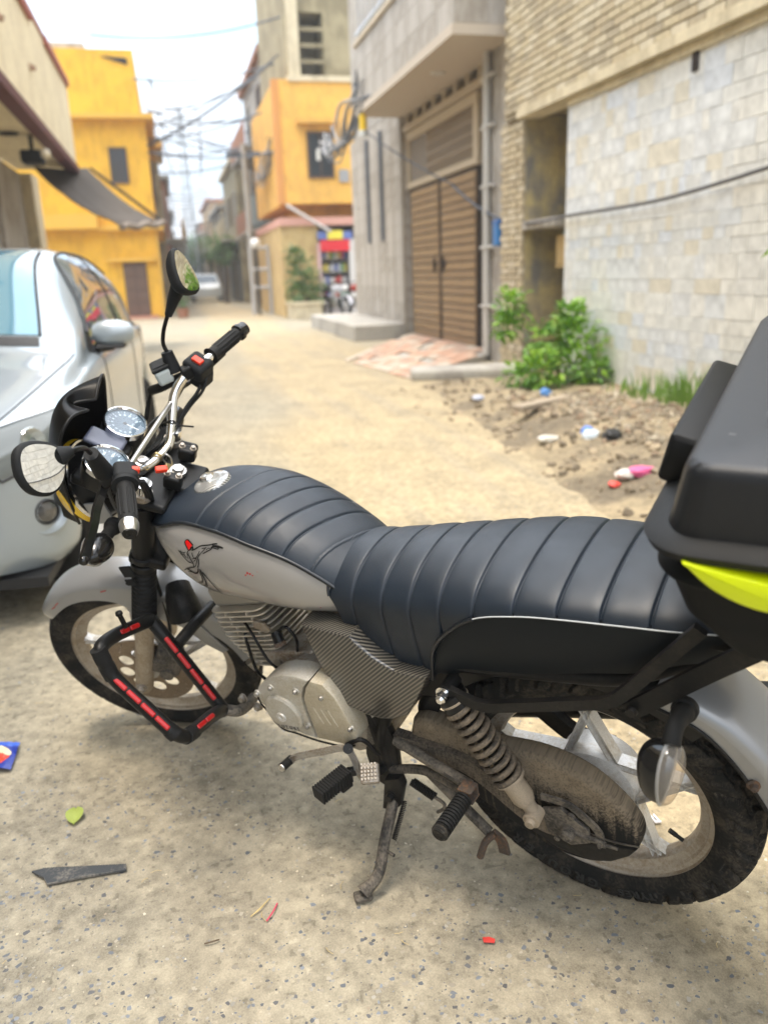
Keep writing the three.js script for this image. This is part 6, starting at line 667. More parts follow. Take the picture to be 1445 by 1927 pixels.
{
  const s = part('seat'); const gx = [-0.156, -0.082, -0.013, 0.0615, 0.137, 0.2065, 0.272, 0.338, 0.412];
  const bot = (x) => { if (x > 0.252) return itp(SL.filter((q) => q[0] >= 0.252), x); return Math.min(itp(SL.filter((q) => q[0] <= 0.252), x), itp(ST, x) - 0.012); };
  const xs = (u) => lerp(-0.30, 0.495, u);
  const g = grid((u, v) => { const x = xs(u), yt = itp(ST, x), yb = bot(x), t = v * 2 - 1, y = yt - (yt - yb) * Math.abs(t) ** 2.1; return V(x, y, Math.sign(t) * seatW(x, y)); }, 760, 64);
  displace(g, (x, y, z) => { const xx = x - (z > 0 ? 0.0 : 0.0) * z; let d = 0; for (const q of gx) d -= 0.0034 * Math.exp(-(((xx - q) / 0.0021) ** 2)); for (let i = 0; i <= gx.length; i++) { const a = i ? gx[i - 1] : -0.235, b = gx[i] ?? 0.487; if (xx > a && xx <= b) { const q = (xx - a) / (b - a); d += 0.0030 * (1 - (2 * q - 1) ** 4) - 0.0005; } } if (xx > 0.487) d -= (xx - 0.487) * 1.2; return d + 0.0006 * (fbm(x * 26 + 5, (y + z) * 22 + 3, 0, 3, 641) - 0.5); }, V(0, 0.72, 0));
  const top = BM('seat_cushion', boxUV(g, 8), K.leather, s); top.userData.label = 'dark leather cushion with cross pleats';
  for (const sd of [-1, 1]) {
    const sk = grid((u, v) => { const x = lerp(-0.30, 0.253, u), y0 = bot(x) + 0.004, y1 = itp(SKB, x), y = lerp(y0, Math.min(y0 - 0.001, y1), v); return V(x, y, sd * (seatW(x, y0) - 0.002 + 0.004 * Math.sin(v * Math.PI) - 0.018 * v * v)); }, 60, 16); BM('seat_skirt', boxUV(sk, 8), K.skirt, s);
    const p = []; for (let i = 0; i <= 50; i++) { const x = lerp(-0.26, 0.135, i / 50); p.push(V(x, bot(x) + 0.002, sd * (seatW(x, bot(x)) + 0.004))); } BM('piping', sweep(p, 0.0013, { n: 6 }), K.pipingWhite, s);
    const q = []; for (let i = 0; i <= 30; i++) { const x = lerp(0.135, 0.2515, i / 30); q.push(V(x, bot(x) + 0.002, sd * (seatW(x, bot(x)) + 0.0045))); } BM('piping', sweep(q, 0.004, { n: 8 }), K.piping, s);
  }
  const f = []; for (let i = 0; i <= 40; i++) { const t = lerp(-0.8, 0.8, i / 40), x = 0.484 - 0.02 * t * t, yt = itp(ST, x), yb = 0.715, y = yt - (yt - yb) * Math.abs(t) ** 2.1; f.push(V(x, y + 0.004, Math.sign(t) * (seatW(x, y) + 0.004))); } BM('front_piping', sweep(f, 0.0028, { n: 8 }), K.piping, s);
  BM('seat_base', boxUV(merge([rbox(0.58, 0.05, 0.19, 0.015, V(0.0, 0.745, 0), new THREE.Quaternion().setFromAxisAngle(V(0, 0, 1), -0.2)), rbox(0.22, 0.06, 0.19, 0.015, V(0.36, 0.68, 0))]), 4), K.black, s);
}
// ---- rear end
{
  const sw = part('swing_arm');
  for (const s of [-1, 1]) BM('swing_arm_beam', boxUV(sweep([L(745, 1392, -0.12), L(880, 1445, -0.125), L(1010, 1545, -0.125), L(1085, 1570, -0.122)].map((p) => p.setZ(s * 0.115)), 1, { shape: [[-0.011, -0.022], [0.011, -0.022], [0.011, 0.022], [-0.011, 0.022]], up: V(0, 1, 0), smooth: 24 }), 4), s < 0 ? K.caseDust : K.frame, sw);
  BM('axle_plate', boxUV(plate(Ls(-0.13, [[1020, 1520], [1055, 1520], [1108, 1562], [1112, 1585], [1075, 1588], [1030, 1560]]), -0.134, -0.124), 4), K.frameDust, sw);
  BM('axle_nut', [lathe([[0.001, 0.022], [0.010, 0.019], [0.0145, 0.012], [0.0155, 0.002], [0.0155, -0.004]], L(1070, 1563, -0.134), V(0, 0, -1), 20)], K.frameDust, sw);
  stuff(BM('adjuster', [rod(L(1078, 1566, -0.135), L(1135, 1587, -0.135), 0.0055), rod(L(1112, 1582, -0.135), L(1162, 1598, -0.135), 0.0035), bolt(L(1128, 1588, -0.135), V(-1, 0.2, 0), 0.007, 0.01), lathe([[0.001, 0.01], [0.007, 0.008], [0.008, 0]], L(1075, 1535, -0.132), V(0, 0, -1), 14), lathe([[0.001, 0.01], [0.006, 0.008], [0.007, 0]], L(1050, 1573, -0.13), V(0, 0, -1), 14)], K.frameDust, sw));
  BM('brake_rod_lever', boxUV(sweep(Ls(-0.128, [[1018, 1498], [1070, 1515], [1095, 1535], [1125, 1565], [1130, 1585]]), 1, { shape: [[-0.003, -0.0075], [0.003, -0.0075], [0.003, 0.0075], [-0.003, 0.0075]], up: V(0, 1, 0), smooth: 16 }), 4), K.frameDust, sw);
}
{
  const c = part('chain_case');
  const o = Ls(-0.105, [[775, 1355], [800, 1352], [850, 1372], [920, 1400], [1000, 1418], [1060, 1440], [1110, 1468], [1152, 1502], [1188, 1540], [1207, 1572], [1203, 1595], [1185, 1612], [1150, 1622], [1110, 1620], [1050, 1600], [985, 1560], [900, 1500], [830, 1450], [775, 1405]]);
  // road dust caked on the upper half, its ragged lower edge run down in streaks over the black paint
  const mudT = tex(512, (u, v) => { const x = lerp(-0.14, 0.38, u), y = lerp(0.18, 0.51, v), e = 0.362 + 0.09 * x, run = 0.075 * (fbm(u * 95, v * 2.5, 0, 3, 711) - 0.42) + 0.03 * (fbm(u * 9, v * 4, 0, 3, 713) - 0.5), sp = fbm(u * 210, v * 130, 0, 2, 715), k = sstep(-0.035, 0.04, y - e + run + 0.05 * (sp - 0.5)), q = 0.75 + 0.5 * fbm(u * 26, v * 18, 0, 4, 717); const drip = fbm(u * 70, v * 3, 0, 2, 719) > 0.66 ? 0.35 * sp : 0; return mix3([0.010, 0.0095, 0.009], [0.175 * q, 0.14 * q, 0.098 * q], clamp(k * (0.45 + 0.9 * sp) + drip)); }, { m: 320 });
  const shell = boxUV(plate(o, -0.112, -0.062, { bevel: 0.019, seg: 5, smooth: true }), 1); { const p = shell.attributes.position, q = shell.attributes.uv; for (let i = 0; i < p.count; i++) q.setXY(i, (p.getX(i) + 0.14) / 0.52, (p.getY(i) - 0.18) / 0.33); }
  BM('case_shell', shell, mat(1, 0.85, 0, { map: mudT, specularIntensity: 0.4 }), c);
  BM('case_seam', sweep(Ls(-0.1135, [[1090, 1560], [1130, 1577], [1170, 1588], [1202, 1594]]), 0.0018, { n: 6, smooth: 14 }), K.frameDust, c);
  const low = Ls(-0.112, [[1125, 1584], [1165, 1592], [1200, 1597], [1185, 1610], [1150, 1620], [1110, 1617], [1050, 1594], [1000, 1560], [1010, 1545], [1060, 1575]]); BM('lower_cover', boxUV(plate(low, -0.1155, -0.10, { bevel: 0.004 }), 3), K.frame, c);
  BM('case_bolt', [lathe([[0.001, 0.006], [0.005, 0.005], [0.0055, 0]], L(803, 1408, -0.112), V(0, 0, -1), 12)], K.frameDust, c);
}
for (const s of [-1, 1]) {
  const k = part('shock_absorber'), a = L(842, 1297, -0.145).setZ(s * 0.145), b = L(1006, 1531, -0.15).setZ(s * 0.15), P = (t) => a.clone().lerp(b, t), ax = b.clone().sub(a).normalize();
  BM('top_cap', [rod(P(0.03), P(0.13), 0.0285, 24)], K.black, k); BM('top_ring', lathe([[0.024, -0.003], [0.0295, -0.002], [0.0295, 0.002], [0.024, 0.003]], P(0.075), ax, 28), K.dampTube, k);
  BM('inner_rod', rod(P(0.1), P(0.7), 0.012, 16), K.frame, k);
  const n = 9.5, pts = []; const u = ax.clone().cross(V(0, 0, 1)).normalize(), w = ax.clone().cross(u); for (let i = 0; i <= 260; i++) { const t = i / 260, th = t * n * 2 * Math.PI; pts.push(P(lerp(0.13, 0.70, t)).addScaledVector(u, Math.cos(th) * 0.0265).addScaledVector(w, Math.sin(th) * 0.0265)); }
  BM('coil_spring', boxUV(sweep(pts, 0.0062, { n: 8 }), 4), K.spring, k);
  BM('lower_body', boxUV(merge([rod(P(0.69), P(0.71), 0.031, 24), sweep([P(0.70), P(0.86), P(0.9)], (t) => t < 0.9 ? 0.0225 : 0.018, { n: 24 })]), 4), K.dampTube, k);
  BM('lower_eye', [lathe([[0.001, 0.012], [0.009, 0.01], [0.012, 0.002], [0.017, 0.0], [0.017, -0.03]], P(1).add(V(0, 0, s * 0.02)), V(0, 0, s), 22), rod(P(0.86), P(1), 0.014, 14)], K.dampTube, k);
  BM('acorn_nut', [lathe([[0.001, 0.024], [0.006, 0.0225], [0.0098, 0.018], [0.0105, 0.011]], a.clone().add(V(0, 0, s * 0.012)), V(0, 0, s), 20), bolt(a.clone().add(V(0, 0, s * 0.014)), V(0, 0, s), 0.0125, 0.01)], K.chrome, k);
  BM('upper_eye', rod(a.clone().add(V(0, 0, -s * 0.03)), a.clone().add(V(0, 0, s * 0.012)), 0.015, 18), K.frame, k);
}
{ // mudguard over the rear wheel: black inner front half, grey rear half
  const D = Math.PI / 180, m = part('rear_mudguard');
  const sh = (a0, a1, w, R, sd) => grid((u, v) => { const a = lerp(a0, a1, u) * D, t = v * 2 - 1, q = Math.abs(t); let z, r; if (q < 0.6) { const k = q / 0.6; z = w * Math.sin(k * Math.PI / 2); r = R(lerp(a0, a1, u)) - 0.03 * (1 - Math.cos(k * Math.PI / 2)); } else { z = w + 0.002; r = R(lerp(a0, a1, u)) - 0.03 - sd(lerp(a0, a1, u)) * (q - 0.6) / 0.4; } return V(Math.cos(a) * r, 0.315 + Math.sin(a) * r, Math.sign(t) * z); }, 40, 36);
  BM('inner_guard', boxUV(sh(20, 128, 0.078, () => 0.392, () => 0.03), 4), K.black, m);
  BM('rear_guard', sh(112, 166, 0.079, (a) => 0.405 + 0.015 * sstep(112, 130, a), (a) => 0.02 + 0.012 * sstep(120, 150, a)), K.fender, m);
  BM('guard_edge', boxUV(sweep([...Array(30).keys()].map((i) => { const a = lerp(112, 166, i / 29), r = 0.405 + 0.015 * sstep(112, 130, a) - 0.032 - 0.02 - 0.012 * sstep(120, 150, a); return V(Math.cos(a * D) * r, 0.315 + Math.sin(a * D) * r, -0.082); }), 0.0035, { n: 6 }), 4), K.frame, m);
  BM('mud_flap', boxUV(plate([[-0.39, 0.47], [-0.36, 0.41], [-0.40, 0.36], [-0.47, 0.36], [-0.46, 0.45]].map(([x, y]) => V(x, y)), -0.075, 0.075), 4), K.frame, m);
  BM('guard_bolt', lathe([[0.001, 0.012], [0.006, 0.01], [0.0085, 0.003], [0.012, 0.001], [0.012, -0.002]], L(1418, 1478, -0.082), V(-0.3, 0, -1), 14), K.rust, m);
}
{ // luggage rack
  const r = part('luggage_rack'); const flat = (pts, w = 0.016, t = 0.004) => boxUV(sweep(fillet(pts, 0.03), 1, { shape: [[-t, -w], [t, -w], [t, w], [-t, w]], up: V(0, 1, 0) }), 4);
  for (const s of [-1, 1]) {
    BM('side_bar', flat([L(845, 1300, -0.155), L(905, 1330, -0.155), L(1150, 1322, -0.155), L(1192, 1290, -0.155), L(1320, 1180, -0.15)].map((p) => p.setZ(s * 0.155)), 0.0105, 0.006), K.frame, r);
    BM('stay', flat([L(1182, 1340, -0.15), L(1340, 1262, -0.15), L(1540, 1165, -0.14)].map((p) => p.setZ(s * 0.148)), 0.016, 0.004), K.frame, r);
    BM('upper_rail', boxUV(rod(V(-0.22, 0.825, s * 0.11), V(-0.66, 0.865, s * 0.11), 0.011), 4), K.frame, r);
  }
  BM('stay_bolt', [lathe([[0.001, 0.008], [0.008, 0.007], [0.010, 0]], L(1188, 1338, -0.158), V(0, 0, -1), 16)], K.frame, r);
  BM('base_plate', boxUV(rbox(0.30, 0.018, 0.22, 0.006, V(-0.48, 0.880, 0), new THREE.Quaternion().setFromAxisAngle(V(0, 0, 1), -0.06)), 4), K.frame, r);
}
function pod(parent, c, dir, lensDir, sx, len, lensMat, stalk) {     // indicator: drop-shaped shell cut by a flat lens side
  const ld = lensDir.clone().normalize(), d = dir.clone().addScaledVector(ld, -dir.dot(ld)).normalize(), b = ld.clone().cross(d);
  const f = (sgn, k) => grid((u, v) => { const th = u * Math.PI / 2, ph = v * 2 * Math.PI, e = Math.cos(ph), r = Math.sin(th), stretch = e > 0 ? len * 1.25 : len * 0.8; return c.clone().addScaledVector(d, r * Math.cos(ph) * stretch * 0.5).addScaledVector(b, r * Math.sin(ph) * sx * 0.5 * (e > 0 ? 1 - 0.25 * e * e : 1)).addScaledVector(ld, sgn * k * Math.cos(th) ** 0.7); }, 14, 40, true);
  BM('shell', f(-1, sx * 0.62), K.blackGloss, parent); BM('lens', f(1, sx * 0.36), lensMat, parent);
  const rim = []; for (let i = 0; i <= 60; i++) { const ph = i / 60 * 2 * Math.PI, e = Math.cos(ph); rim.push(c.clone().addScaledVector(d, e * (e > 0 ? len * 1.25 : len * 0.8) * 0.5).addScaledVector(b, Math.sin(ph) * sx * 0.5 * (e > 0 ? 1 - 0.25 * e * e : 1))); } BM('lens_rim', sweep(rim, 0.0028, { n: 6 }), K.clear, parent);
  BM('stalk', [sweep(stalk, (t) => t < 0.3 ? 0.0165 : 0.0135, { n: 18, smooth: 12 }), lathe([[0.02, -0.006], [0.02, 0.006], [0.014, 0.01]], stalk[0], stalk[1].clone().sub(stalk[0]))], K.rubber, parent);
}
const lensAmber = mat([0.80, 0.74, 0.66], 0.08, 0, { transmission: 0.85, thickness: 0, clearcoat: 1 });
for (const s of [-1, 1]) { const b = part('rear_indicator'), f = (p) => p.setZ(s * Math.abs(p.z)); const c = f(L(1254, 1440, -0.235)), up = f(L(1268, 1372, -0.205)); pod(b, c, c.clone().sub(up), V(-1, 0.05, s * 0.12), 0.068, 0.094, lensAmber, [f(L(1288, 1335, -0.15)), f(L(1278, 1352, -0.18)), up, f(L(1262, 1402, -0.225))]); }

// ---- pegs, levers, stands
{
  const g = part('gear_lever'); BM('lever_arm', boxUV(sweep(Ls(0, [[538, 1436, -0.205], [560, 1424, -0.205], [610, 1414, -0.20], [638, 1408, -0.198], [655, 1408, -0.196]]), 1, { shape: [[-0.0035, -0.007], [0.0035, -0.007], [0.0035, 0.007], [-0.0035, 0.007]], up: V(0, 1, 0), smooth: 20 }), 4), K.dullSteel, g);
  BM('heel_arm', boxUV(sweep(Ls(0, [[655, 1408, -0.196], [668, 1432, -0.20], [676, 1456, -0.205], [684, 1466, -0.205]]), 1, { shape: [[-0.0035, -0.007], [0.0035, -0.007], [0.0035, 0.007], [-0.0035, 0.007]], up: V(1, 0, 0), smooth: 16 }), 4), K.dullSteel, g);
  BM('toe_pad', sweep(Ls(0, [[549, 1428, -0.20], [530, 1445, -0.235]]), 0.010, { n: 14 }), K.rubber, g); BM('toe_pad_end', lathe([[0.001, 0.004], [0.0085, 0.002], [0.0095, 0]], L(530, 1445, -0.235), L(530, 1445, -0.235).sub(L(549, 1428, -0.20)), 16), K.steel, g);
  BM('heel_pad', boxUV(rbox(0.042, 0.016, 0.04, 0.005, L(696, 1456, -0.205), frameQ(V(0.4, 0.5, 0.75), V(0, 1, 0))), 4), K.dullSteel, g);
  const kn = []; const hp = L(695, 1453, -0.208), hq = frameQ(V(0.4, 0.5, 0.75), V(0, 1, 0)); for (let i = -2; i <= 2; i++) for (let j = -2; j <= 2; j++) { const q = V(i * 0.0075, 0.0085, j * 0.007).applyMatrix4(hq).add(hp); kn.push(rbox(0.005, 0.003, 0.005, 0.001, q, hq, 1)); } stuff(BM('pad_knurl', kn, K.dullSteel, g));
  BM('shaft_boss', rod(L(655, 1409, -0.20), L(655, 1409, -0.12), 0.011, 14), K.frame, g);
  BM('linkage', sweep(Ls(0, [[652, 1402, -0.18], [680, 1392, -0.17], [712, 1420, -0.15]]), 0.005, { smooth: 10 }), K.frame, g);
}
{
  const p = part('rider_footpeg'), a = L(655, 1453, -0.215), b = L(598, 1498, -0.295), d = b.clone().sub(a);
  BM('peg_bracket', boxUV(sweep([V(0.43, 0.30, -0.11), L(712, 1452, -0.15), L(690, 1448, -0.18), a], 0.0105, { smooth: 16 }), 4), K.frame, p);
  const q = frameQ(d, V(0, 1, 0)); BM('rubber_core', rbox(d.length(), 0.026, 0.03, 0.008, a.clone().lerp(b, 0.5), q), K.rubber, p);
  for (let i = 0; i < 13; i++) BM('rubber_rib', rbox(0.0056, 0.031, 0.036, 0.0027, a.clone().lerp(b, 0.05 + i * 0.076), q, 2), K.rubber, p);
  BM('peg_underside', rbox(0.03, 0.014, 0.03, 0.004, a.clone().lerp(b, 0.22).add(V(0, -0.022, 0)), q), K.frame, p);
}
for (const s of [-1, 1]) {
  const p = part('passenger_footpeg'), f = (v) => v.setZ(s * Math.abs(v.z)), a = f(L(873, 1502, -0.205)), b = f(L(826, 1570, -0.30)), d = b.clone().sub(a), q = frameQ(d, V(0, 1, 0));
  BM('bracket_tube', [boxUV(rod(f(L(745, 1393, -0.125)), f(L(884, 1478, -0.17)), 0.0115, 14), 4), boxUV(sweep([f(L(738, 1447, -0.125)), f(L(800, 1450, -0.13)), f(L(876, 1488, -0.165))], 0.0105, { n: 12, smooth: 12 }), 4)], K.frameDust, p);
  const cl = f(L(881, 1490, -0.19)); BM('clevis', [rbox(0.03, 0.004, 0.03, 0.001, cl.clone().add(V(0, 0.014, 0)), q), rbox(0.03, 0.004, 0.03, 0.001, cl.clone().add(V(0, -0.014, 0)), q), rbox(0.004, 0.03, 0.03, 0.001, cl.clone().addScaledVector(d, -0.12), q)].map((k) => boxUV(k, 4)), K.rust, p);
  BM('rubber_core', rod(a, b, 0.0135, 18), K.rubber, p); for (let i = 0; i < 12; i++) BM('rubber_rib', lathe([[0.0135, -0.0032], [0.0172, -0.0022], [0.0172, 0.0022], [0.0135, 0.0032]], a.clone().lerp(b, 0.04 + i * 0.078), d, 20), K.rubber, p);
  BM('end_cap', lathe([[0.001, 0.004], [0.013, 0.003], [0.0172, -0.002], [0.0172, -0.012]], b, d, 20), K.rubberDust, p);
}
{
  const s = part('side_stand'); BM('pivot_bracket', boxUV(plate(Ls(-0.14, [[727, 1462], [755, 1460], [762, 1478], [756, 1512], [742, 1520], [724, 1515], [726, 1480]]), -0.15, -0.128), 4), K.frame, s);
  BM('pivot_bolt', bolt(L(736, 1497, -0.15), V(0, 0, -1), 0.010, 0.01), K.frame, s);
  const foot = V(0.272, 0.012, -1.405).applyMatrix4(bikeI); const top = L(741, 1505, -0.145), mid = top.clone().lerp(foot, 0.8).add(V(-0.012, 0, 0.006));
  BM('stand_leg', boxUV(sweep([top, top.clone().lerp(foot, 0.4).add(V(-0.006, 0, 0)), mid, foot.clone().add(V(0.004, 0.01, 0))], (t) => t > 0.8 ? lerp(0.0125, 0.017, (t - 0.8) / 0.2) : 0.0125, { n: 16, smooth: 24 }), 4), K.frameDust, s);
  const fw = V(0.268, 0.0075, -1.412).applyMatrix4(bikeI), gq = new THREE.Quaternion().setFromEuler(bike.rotation).invert(); BM('stand_foot', boxUV(rbox(0.040, 0.013, 0.030, 0.0062, fw, gq, 3), 4), K.frameDust, s);
  BM('return_spring', (() => { const a = top.clone().add(V(-0.02, -0.01, 0.012)), b = top.clone().lerp(foot, 0.42).add(V(-0.025, 0, 0.01)), ax = b.clone().sub(a).normalize(), u = ax.clone().cross(V(0, 0, 1)).normalize(), w = ax.clone().cross(u), p = []; for (let i = 0; i <= 200; i++) { const th = i / 200 * 22 * 2 * Math.PI; p.push(a.clone().lerp(b, i / 200).addScaledVector(u, Math.cos(th) * 0.005).addScaledVector(w, Math.sin(th) * 0.005)); } return sweep(p, 0.0014, { n: 5 }); })(), K.frame, s);
  BM('stop_peg', rod(top.clone().lerp(foot, 0.5), top.clone().lerp(foot, 0.5).add(V(-0.04, 0, -0.006)), 0.004), K.frameDust, s);
}
{
  const c = part('centre_stand');
  BM('stand_tube', [boxUV(rod(L(800, 1445, -0.10), L(920, 1565, -0.115), 0.0115), 4), boxUV(rod(L(860, 1480, 0.08).setZ(0.1), L(935, 1570, -0.115).setZ(0.11), 0.0115), 4)], K.frameDust, c);
  BM('stand_tongue', boxUV(sweep(Ls(0, [[930, 1570, -0.12], [915, 1582, -0.135], [903, 1612, -0.15]]), 0.008, { n: 12, smooth: 10 }), 4), K.rust, c);
  BM('stand_foot', boxUV(sweep(Ls(0, [[925, 1565, -0.115], [942, 1580, -0.115], [950, 1605, -0.118]]), 1, { shape: [[-0.004, -0.012], [0.004, -0.012], [0.004, 0.012], [-0.004, 0.012]], up: V(1, 0, 0), smooth: 8 }), 4), K.rust, c);
  const a = L(775, 1470, -0.12), b = L(818, 1500, -0.12), ax = b.clone().sub(a).normalize(), u = ax.clone().cross(V(0, 0, 1)).normalize(), w = ax.clone().cross(u), p = []; for (let i = 0; i <= 180; i++) { const th = i / 180 * 14 * 2 * Math.PI; p.push(a.clone().lerp(b, i / 180).addScaledVector(u, Math.cos(th) * 0.0085).addScaledVector(w, Math.sin(th) * 0.0085)); }
  BM('stand_spring', sweep(p, 0.0022, { n: 6 }), K.frame, c); BM('spring_hook', boxUV(sweep(Ls(-0.12, [[818, 1500], [835, 1512], [835, 1522], [823, 1528]]), 0.004, { smooth: 10 }), 4), K.frameDust, c);
}
// ---- crash guard
{
  const g = part('crash_guard'), R = 0.0155; const Z = [-0.19, -0.365];
  const A = L(285, 1166, Z[0]), B = L(214, 1196, -0.30), C = L(183, 1222, Z[1]), D0 = L(212, 1274, Z[1]), E = L(326, 1379, Z[1]), F = L(350, 1388, -0.345), H = L(402, 1345, -0.235), J = L(420, 1335, Z[0]);
  BM('guard_loop', [boxUV(sweep(fillet([A, B, C, D0, E, F, H, J], 0.045, 7), R, { n: 20 }), 4)], K.black, g);
  BM('inner_bar', [boxUV(rod(A, J, R * 1.03, 20), 4)], K.black, g);
  BM('upper_mount', boxUV(sweep([L(335, 1212, -0.185), L(362, 1180, -0.13), L(400, 1140, -0.03)], 0.014, { n: 16, smooth: 12 }), 4), K.frame, g);
  BM('lower_mount', boxUV(sweep([J, L(445, 1338, -0.17), L(463, 1330, -0.12), L(478, 1312, -0.03)], 0.0135, { n: 16, smooth: 14 }), 4), K.frameDust, g);
  BM('mount_bolt', [bolt(L(458, 1314, -0.12), V(0, 0.3, -1), 0.009, 0.009), bolt(L(487, 1329, -0.13), V(0, 0, -1), 0.009, 0.009)], K.dullSteel, g);
  BM('end_knob', [rod(L(237, 1180, -0.28), L(226, 1158, -0.285), 0.0055), lathe([[0.001, 0.009], [0.007, 0.006], [0.008, 0], [0.004, -0.006]], L(225, 1156, -0.285), V(0, 1, 0), 16)], K.black, g);
  const tape = (a, b, n) => { for (let i = 0; i < n; i++) { const p = a.clone().lerp(b, i / n), q = a.clone().lerp(b, (i + 1.25) / n); BM('tape_wrap', rod(p, q, R * (1.06 + 0.04 * (i % 2)), 18), K.rubber, g); } };
  tape(L(184, 1221, -0.363), L(211, 1272, -0.365), 5); tape(L(318, 1372, -0.365), L(330, 1382, -0.362), 2); tape(L(350, 1387, -0.345), L(366, 1376, -0.312), 3);
  const strip = (a, b, n, w = 0.0055) => { const d = b.clone().sub(a), dn = d.clone().normalize(), nrm = TOCAM.clone().sub(a); nrm.addScaledVector(dn, -nrm.dot(dn)).normalize(); for (let i = 0; i < n; i++) { const c = a.clone().addScaledVector(d, (i + 0.5) / n).addScaledVector(nrm, R * 0.93); BM('red_reflector', rbox(d.length() / n * 0.93, 0.008, w * 2, 0.0039, c, frameQ(dn, nrm), 3), K.red, g); } };
  const on = (p, q, a, b) => [p.clone().lerp(q, a), p.clone().lerp(q, b)];
  strip(...on(A, B, 0.44, 0.96), 2); strip(...on(D0, E, 0.02, 0.95), 4); strip(...on(A, J, 0.18, 0.88), 4); strip(...on(F, H, 0.25, 0.85), 2);
}
BM('horn_cover', boxUV(sweep([L(352, 1160, -0.06), L(340, 1125, -0.05), L(335, 1100, -0.03)], (t) => lerp(0.045, 0.03, t), { n: 20, smooth: 8 }), 4), K.frame);
// ---- top box: a thing of its own, fixed on the rack
{
  const b = grp('top_box'); b.position.copy(bike.position); b.rotation.copy(bike.rotation);
  tag(b, 'large black plastic top box with a yellow reflector behind the motorcycle seat', 'luggage box');
  const ring = (y, xf, xr, hz, r = 0.05, n = 10, tilt = 0) => { const out = []; const cs = [[xf - r, hz - r, 0], [xr + r, hz - r, 1], [xr + r, -hz + r, 2], [xf - r, -hz + r, 3]]; for (const [cx, cz, q] of cs) for (let i = 0; i <= n; i++) { const a = q * Math.PI / 2 + i / n * Math.PI / 2; const x = cx + Math.cos(a) * r, z = cz + Math.sin(a) * r; out.push(V(x, y + tilt * (x - xf), z)); } return out; };
  const put = (name, rings, m) => M(name, toCreasedNormals(boxUV(ringLoft(rings), 6), 0.7), m, b);
  const T = -0.02;
  put('base_shell', [ring(0.896, -0.315, -0.62, 0.19, 0.05, 10, T), ring(0.902, -0.29, -0.65, 0.215, 0.05, 10, T), ring(0.925, -0.262, -0.67, 0.236, 0.055, 10, T), ring(0.98, -0.222, -0.70, 0.254, 0.055, 10, T), ring(1.035, -0.205, -0.715, 0.262, 0.06, 10, T), ring(1.045, -0.195, -0.725, 0.272, 0.065, 10, T), ring(1.05, -0.192, -0.728, 0.274, 0.065, 10, T), ring(1.056, -0.195, -0.725, 0.272, 0.065, 10, T), ring(1.062, -0.205, -0.715, 0.263, 0.06, 10, T), ring(1.085, -0.205, -0.715, 0.263, 0.06, 10, T)], K.boxLow);
  put('rim_band', [ring(1.083, -0.198, -0.722, 0.270, 0.065, 10, T), ring(1.087, -0.181, -0.735, 0.281, 0.068, 10, T), ring(1.098, -0.178, -0.737, 0.284, 0.068, 10, T), ring(1.104, -0.186, -0.728, 0.276, 0.066, 10, T), ring(1.110, -0.205, -0.715, 0.262, 0.06, 10, T)], K.boxBlack);
  const lid = put('lid', [ring(1.108, -0.207, -0.713, 0.262, 0.045, 10, T), ring(1.125, -0.212, -0.71, 0.2605, 0.042, 10, T), ring(1.182, -0.226, -0.69, 0.256, 0.035, 10, T), ring(1.191, -0.2295, -0.688, 0.2535, 0.034, 10, T), ring(1.197, -0.2355, -0.682, 0.2475, 0.03, 10, T), ring(1.1995, -0.244, -0.675, 0.239, 0.026, 10, T), ring(1.205, -0.32, -0.62, 0.17, 0.02, 10, T)], K.boxTop);
  M('backrest_pad', toCreasedNormals(boxUV(rbox(0.075, 0.072, 0.25, 0.008, V(-0.212, 1.128, -0.005), new THREE.Quaternion().setFromAxisAngle(V(0, 0, 1), 0.28), 4), 6), 0.7), K.boxBlack, b);
  { seed = 71; const sc = []; for (const [x, z] of [[-0.30, -0.13], [-0.36, -0.02], [-0.27, -0.19], [-0.33, 0.12], [-0.29, 0.03]]) { const a = rr(-1.2, 1.2), l = rr(0.006, 0.016); sc.push(rbox(l, 0.0012, 0.0012, 0.0004, V(x, 1.2085 - 0.02 * (x + 0.226) * 1, z), new THREE.Quaternion().setFromAxisAngle(V(0, 1, 0), a), 1)); } stuff(M('scuff_marks', sc, mat([0.2, 0.21, 0.22], 0.8), b)); }
  M('latch', rbox(0.018, 0.075, 0.07, 0.006, V(-0.188, 1.085, 0.02), null, 2), K.boxBlack, b);
  // yellow-green reflector: a crescent let into the flank below the rim
  const hz = 0.265; const o = Ls(-hz - 0.021, [[1281, 1058], [1330, 1072], [1390, 1088], [1470, 1106], [1560, 1120], [1560, 1165], [1470, 1158], [1420, 1148], [1370, 1128], [1325, 1100]]);
  const g = plate(o, -hz - 0.022, -hz + 0.02, { bevel: 0.003, smooth: true }); M('reflector', g, K.lime, b).userData.label = 'bright yellow-green curved reflector';
}
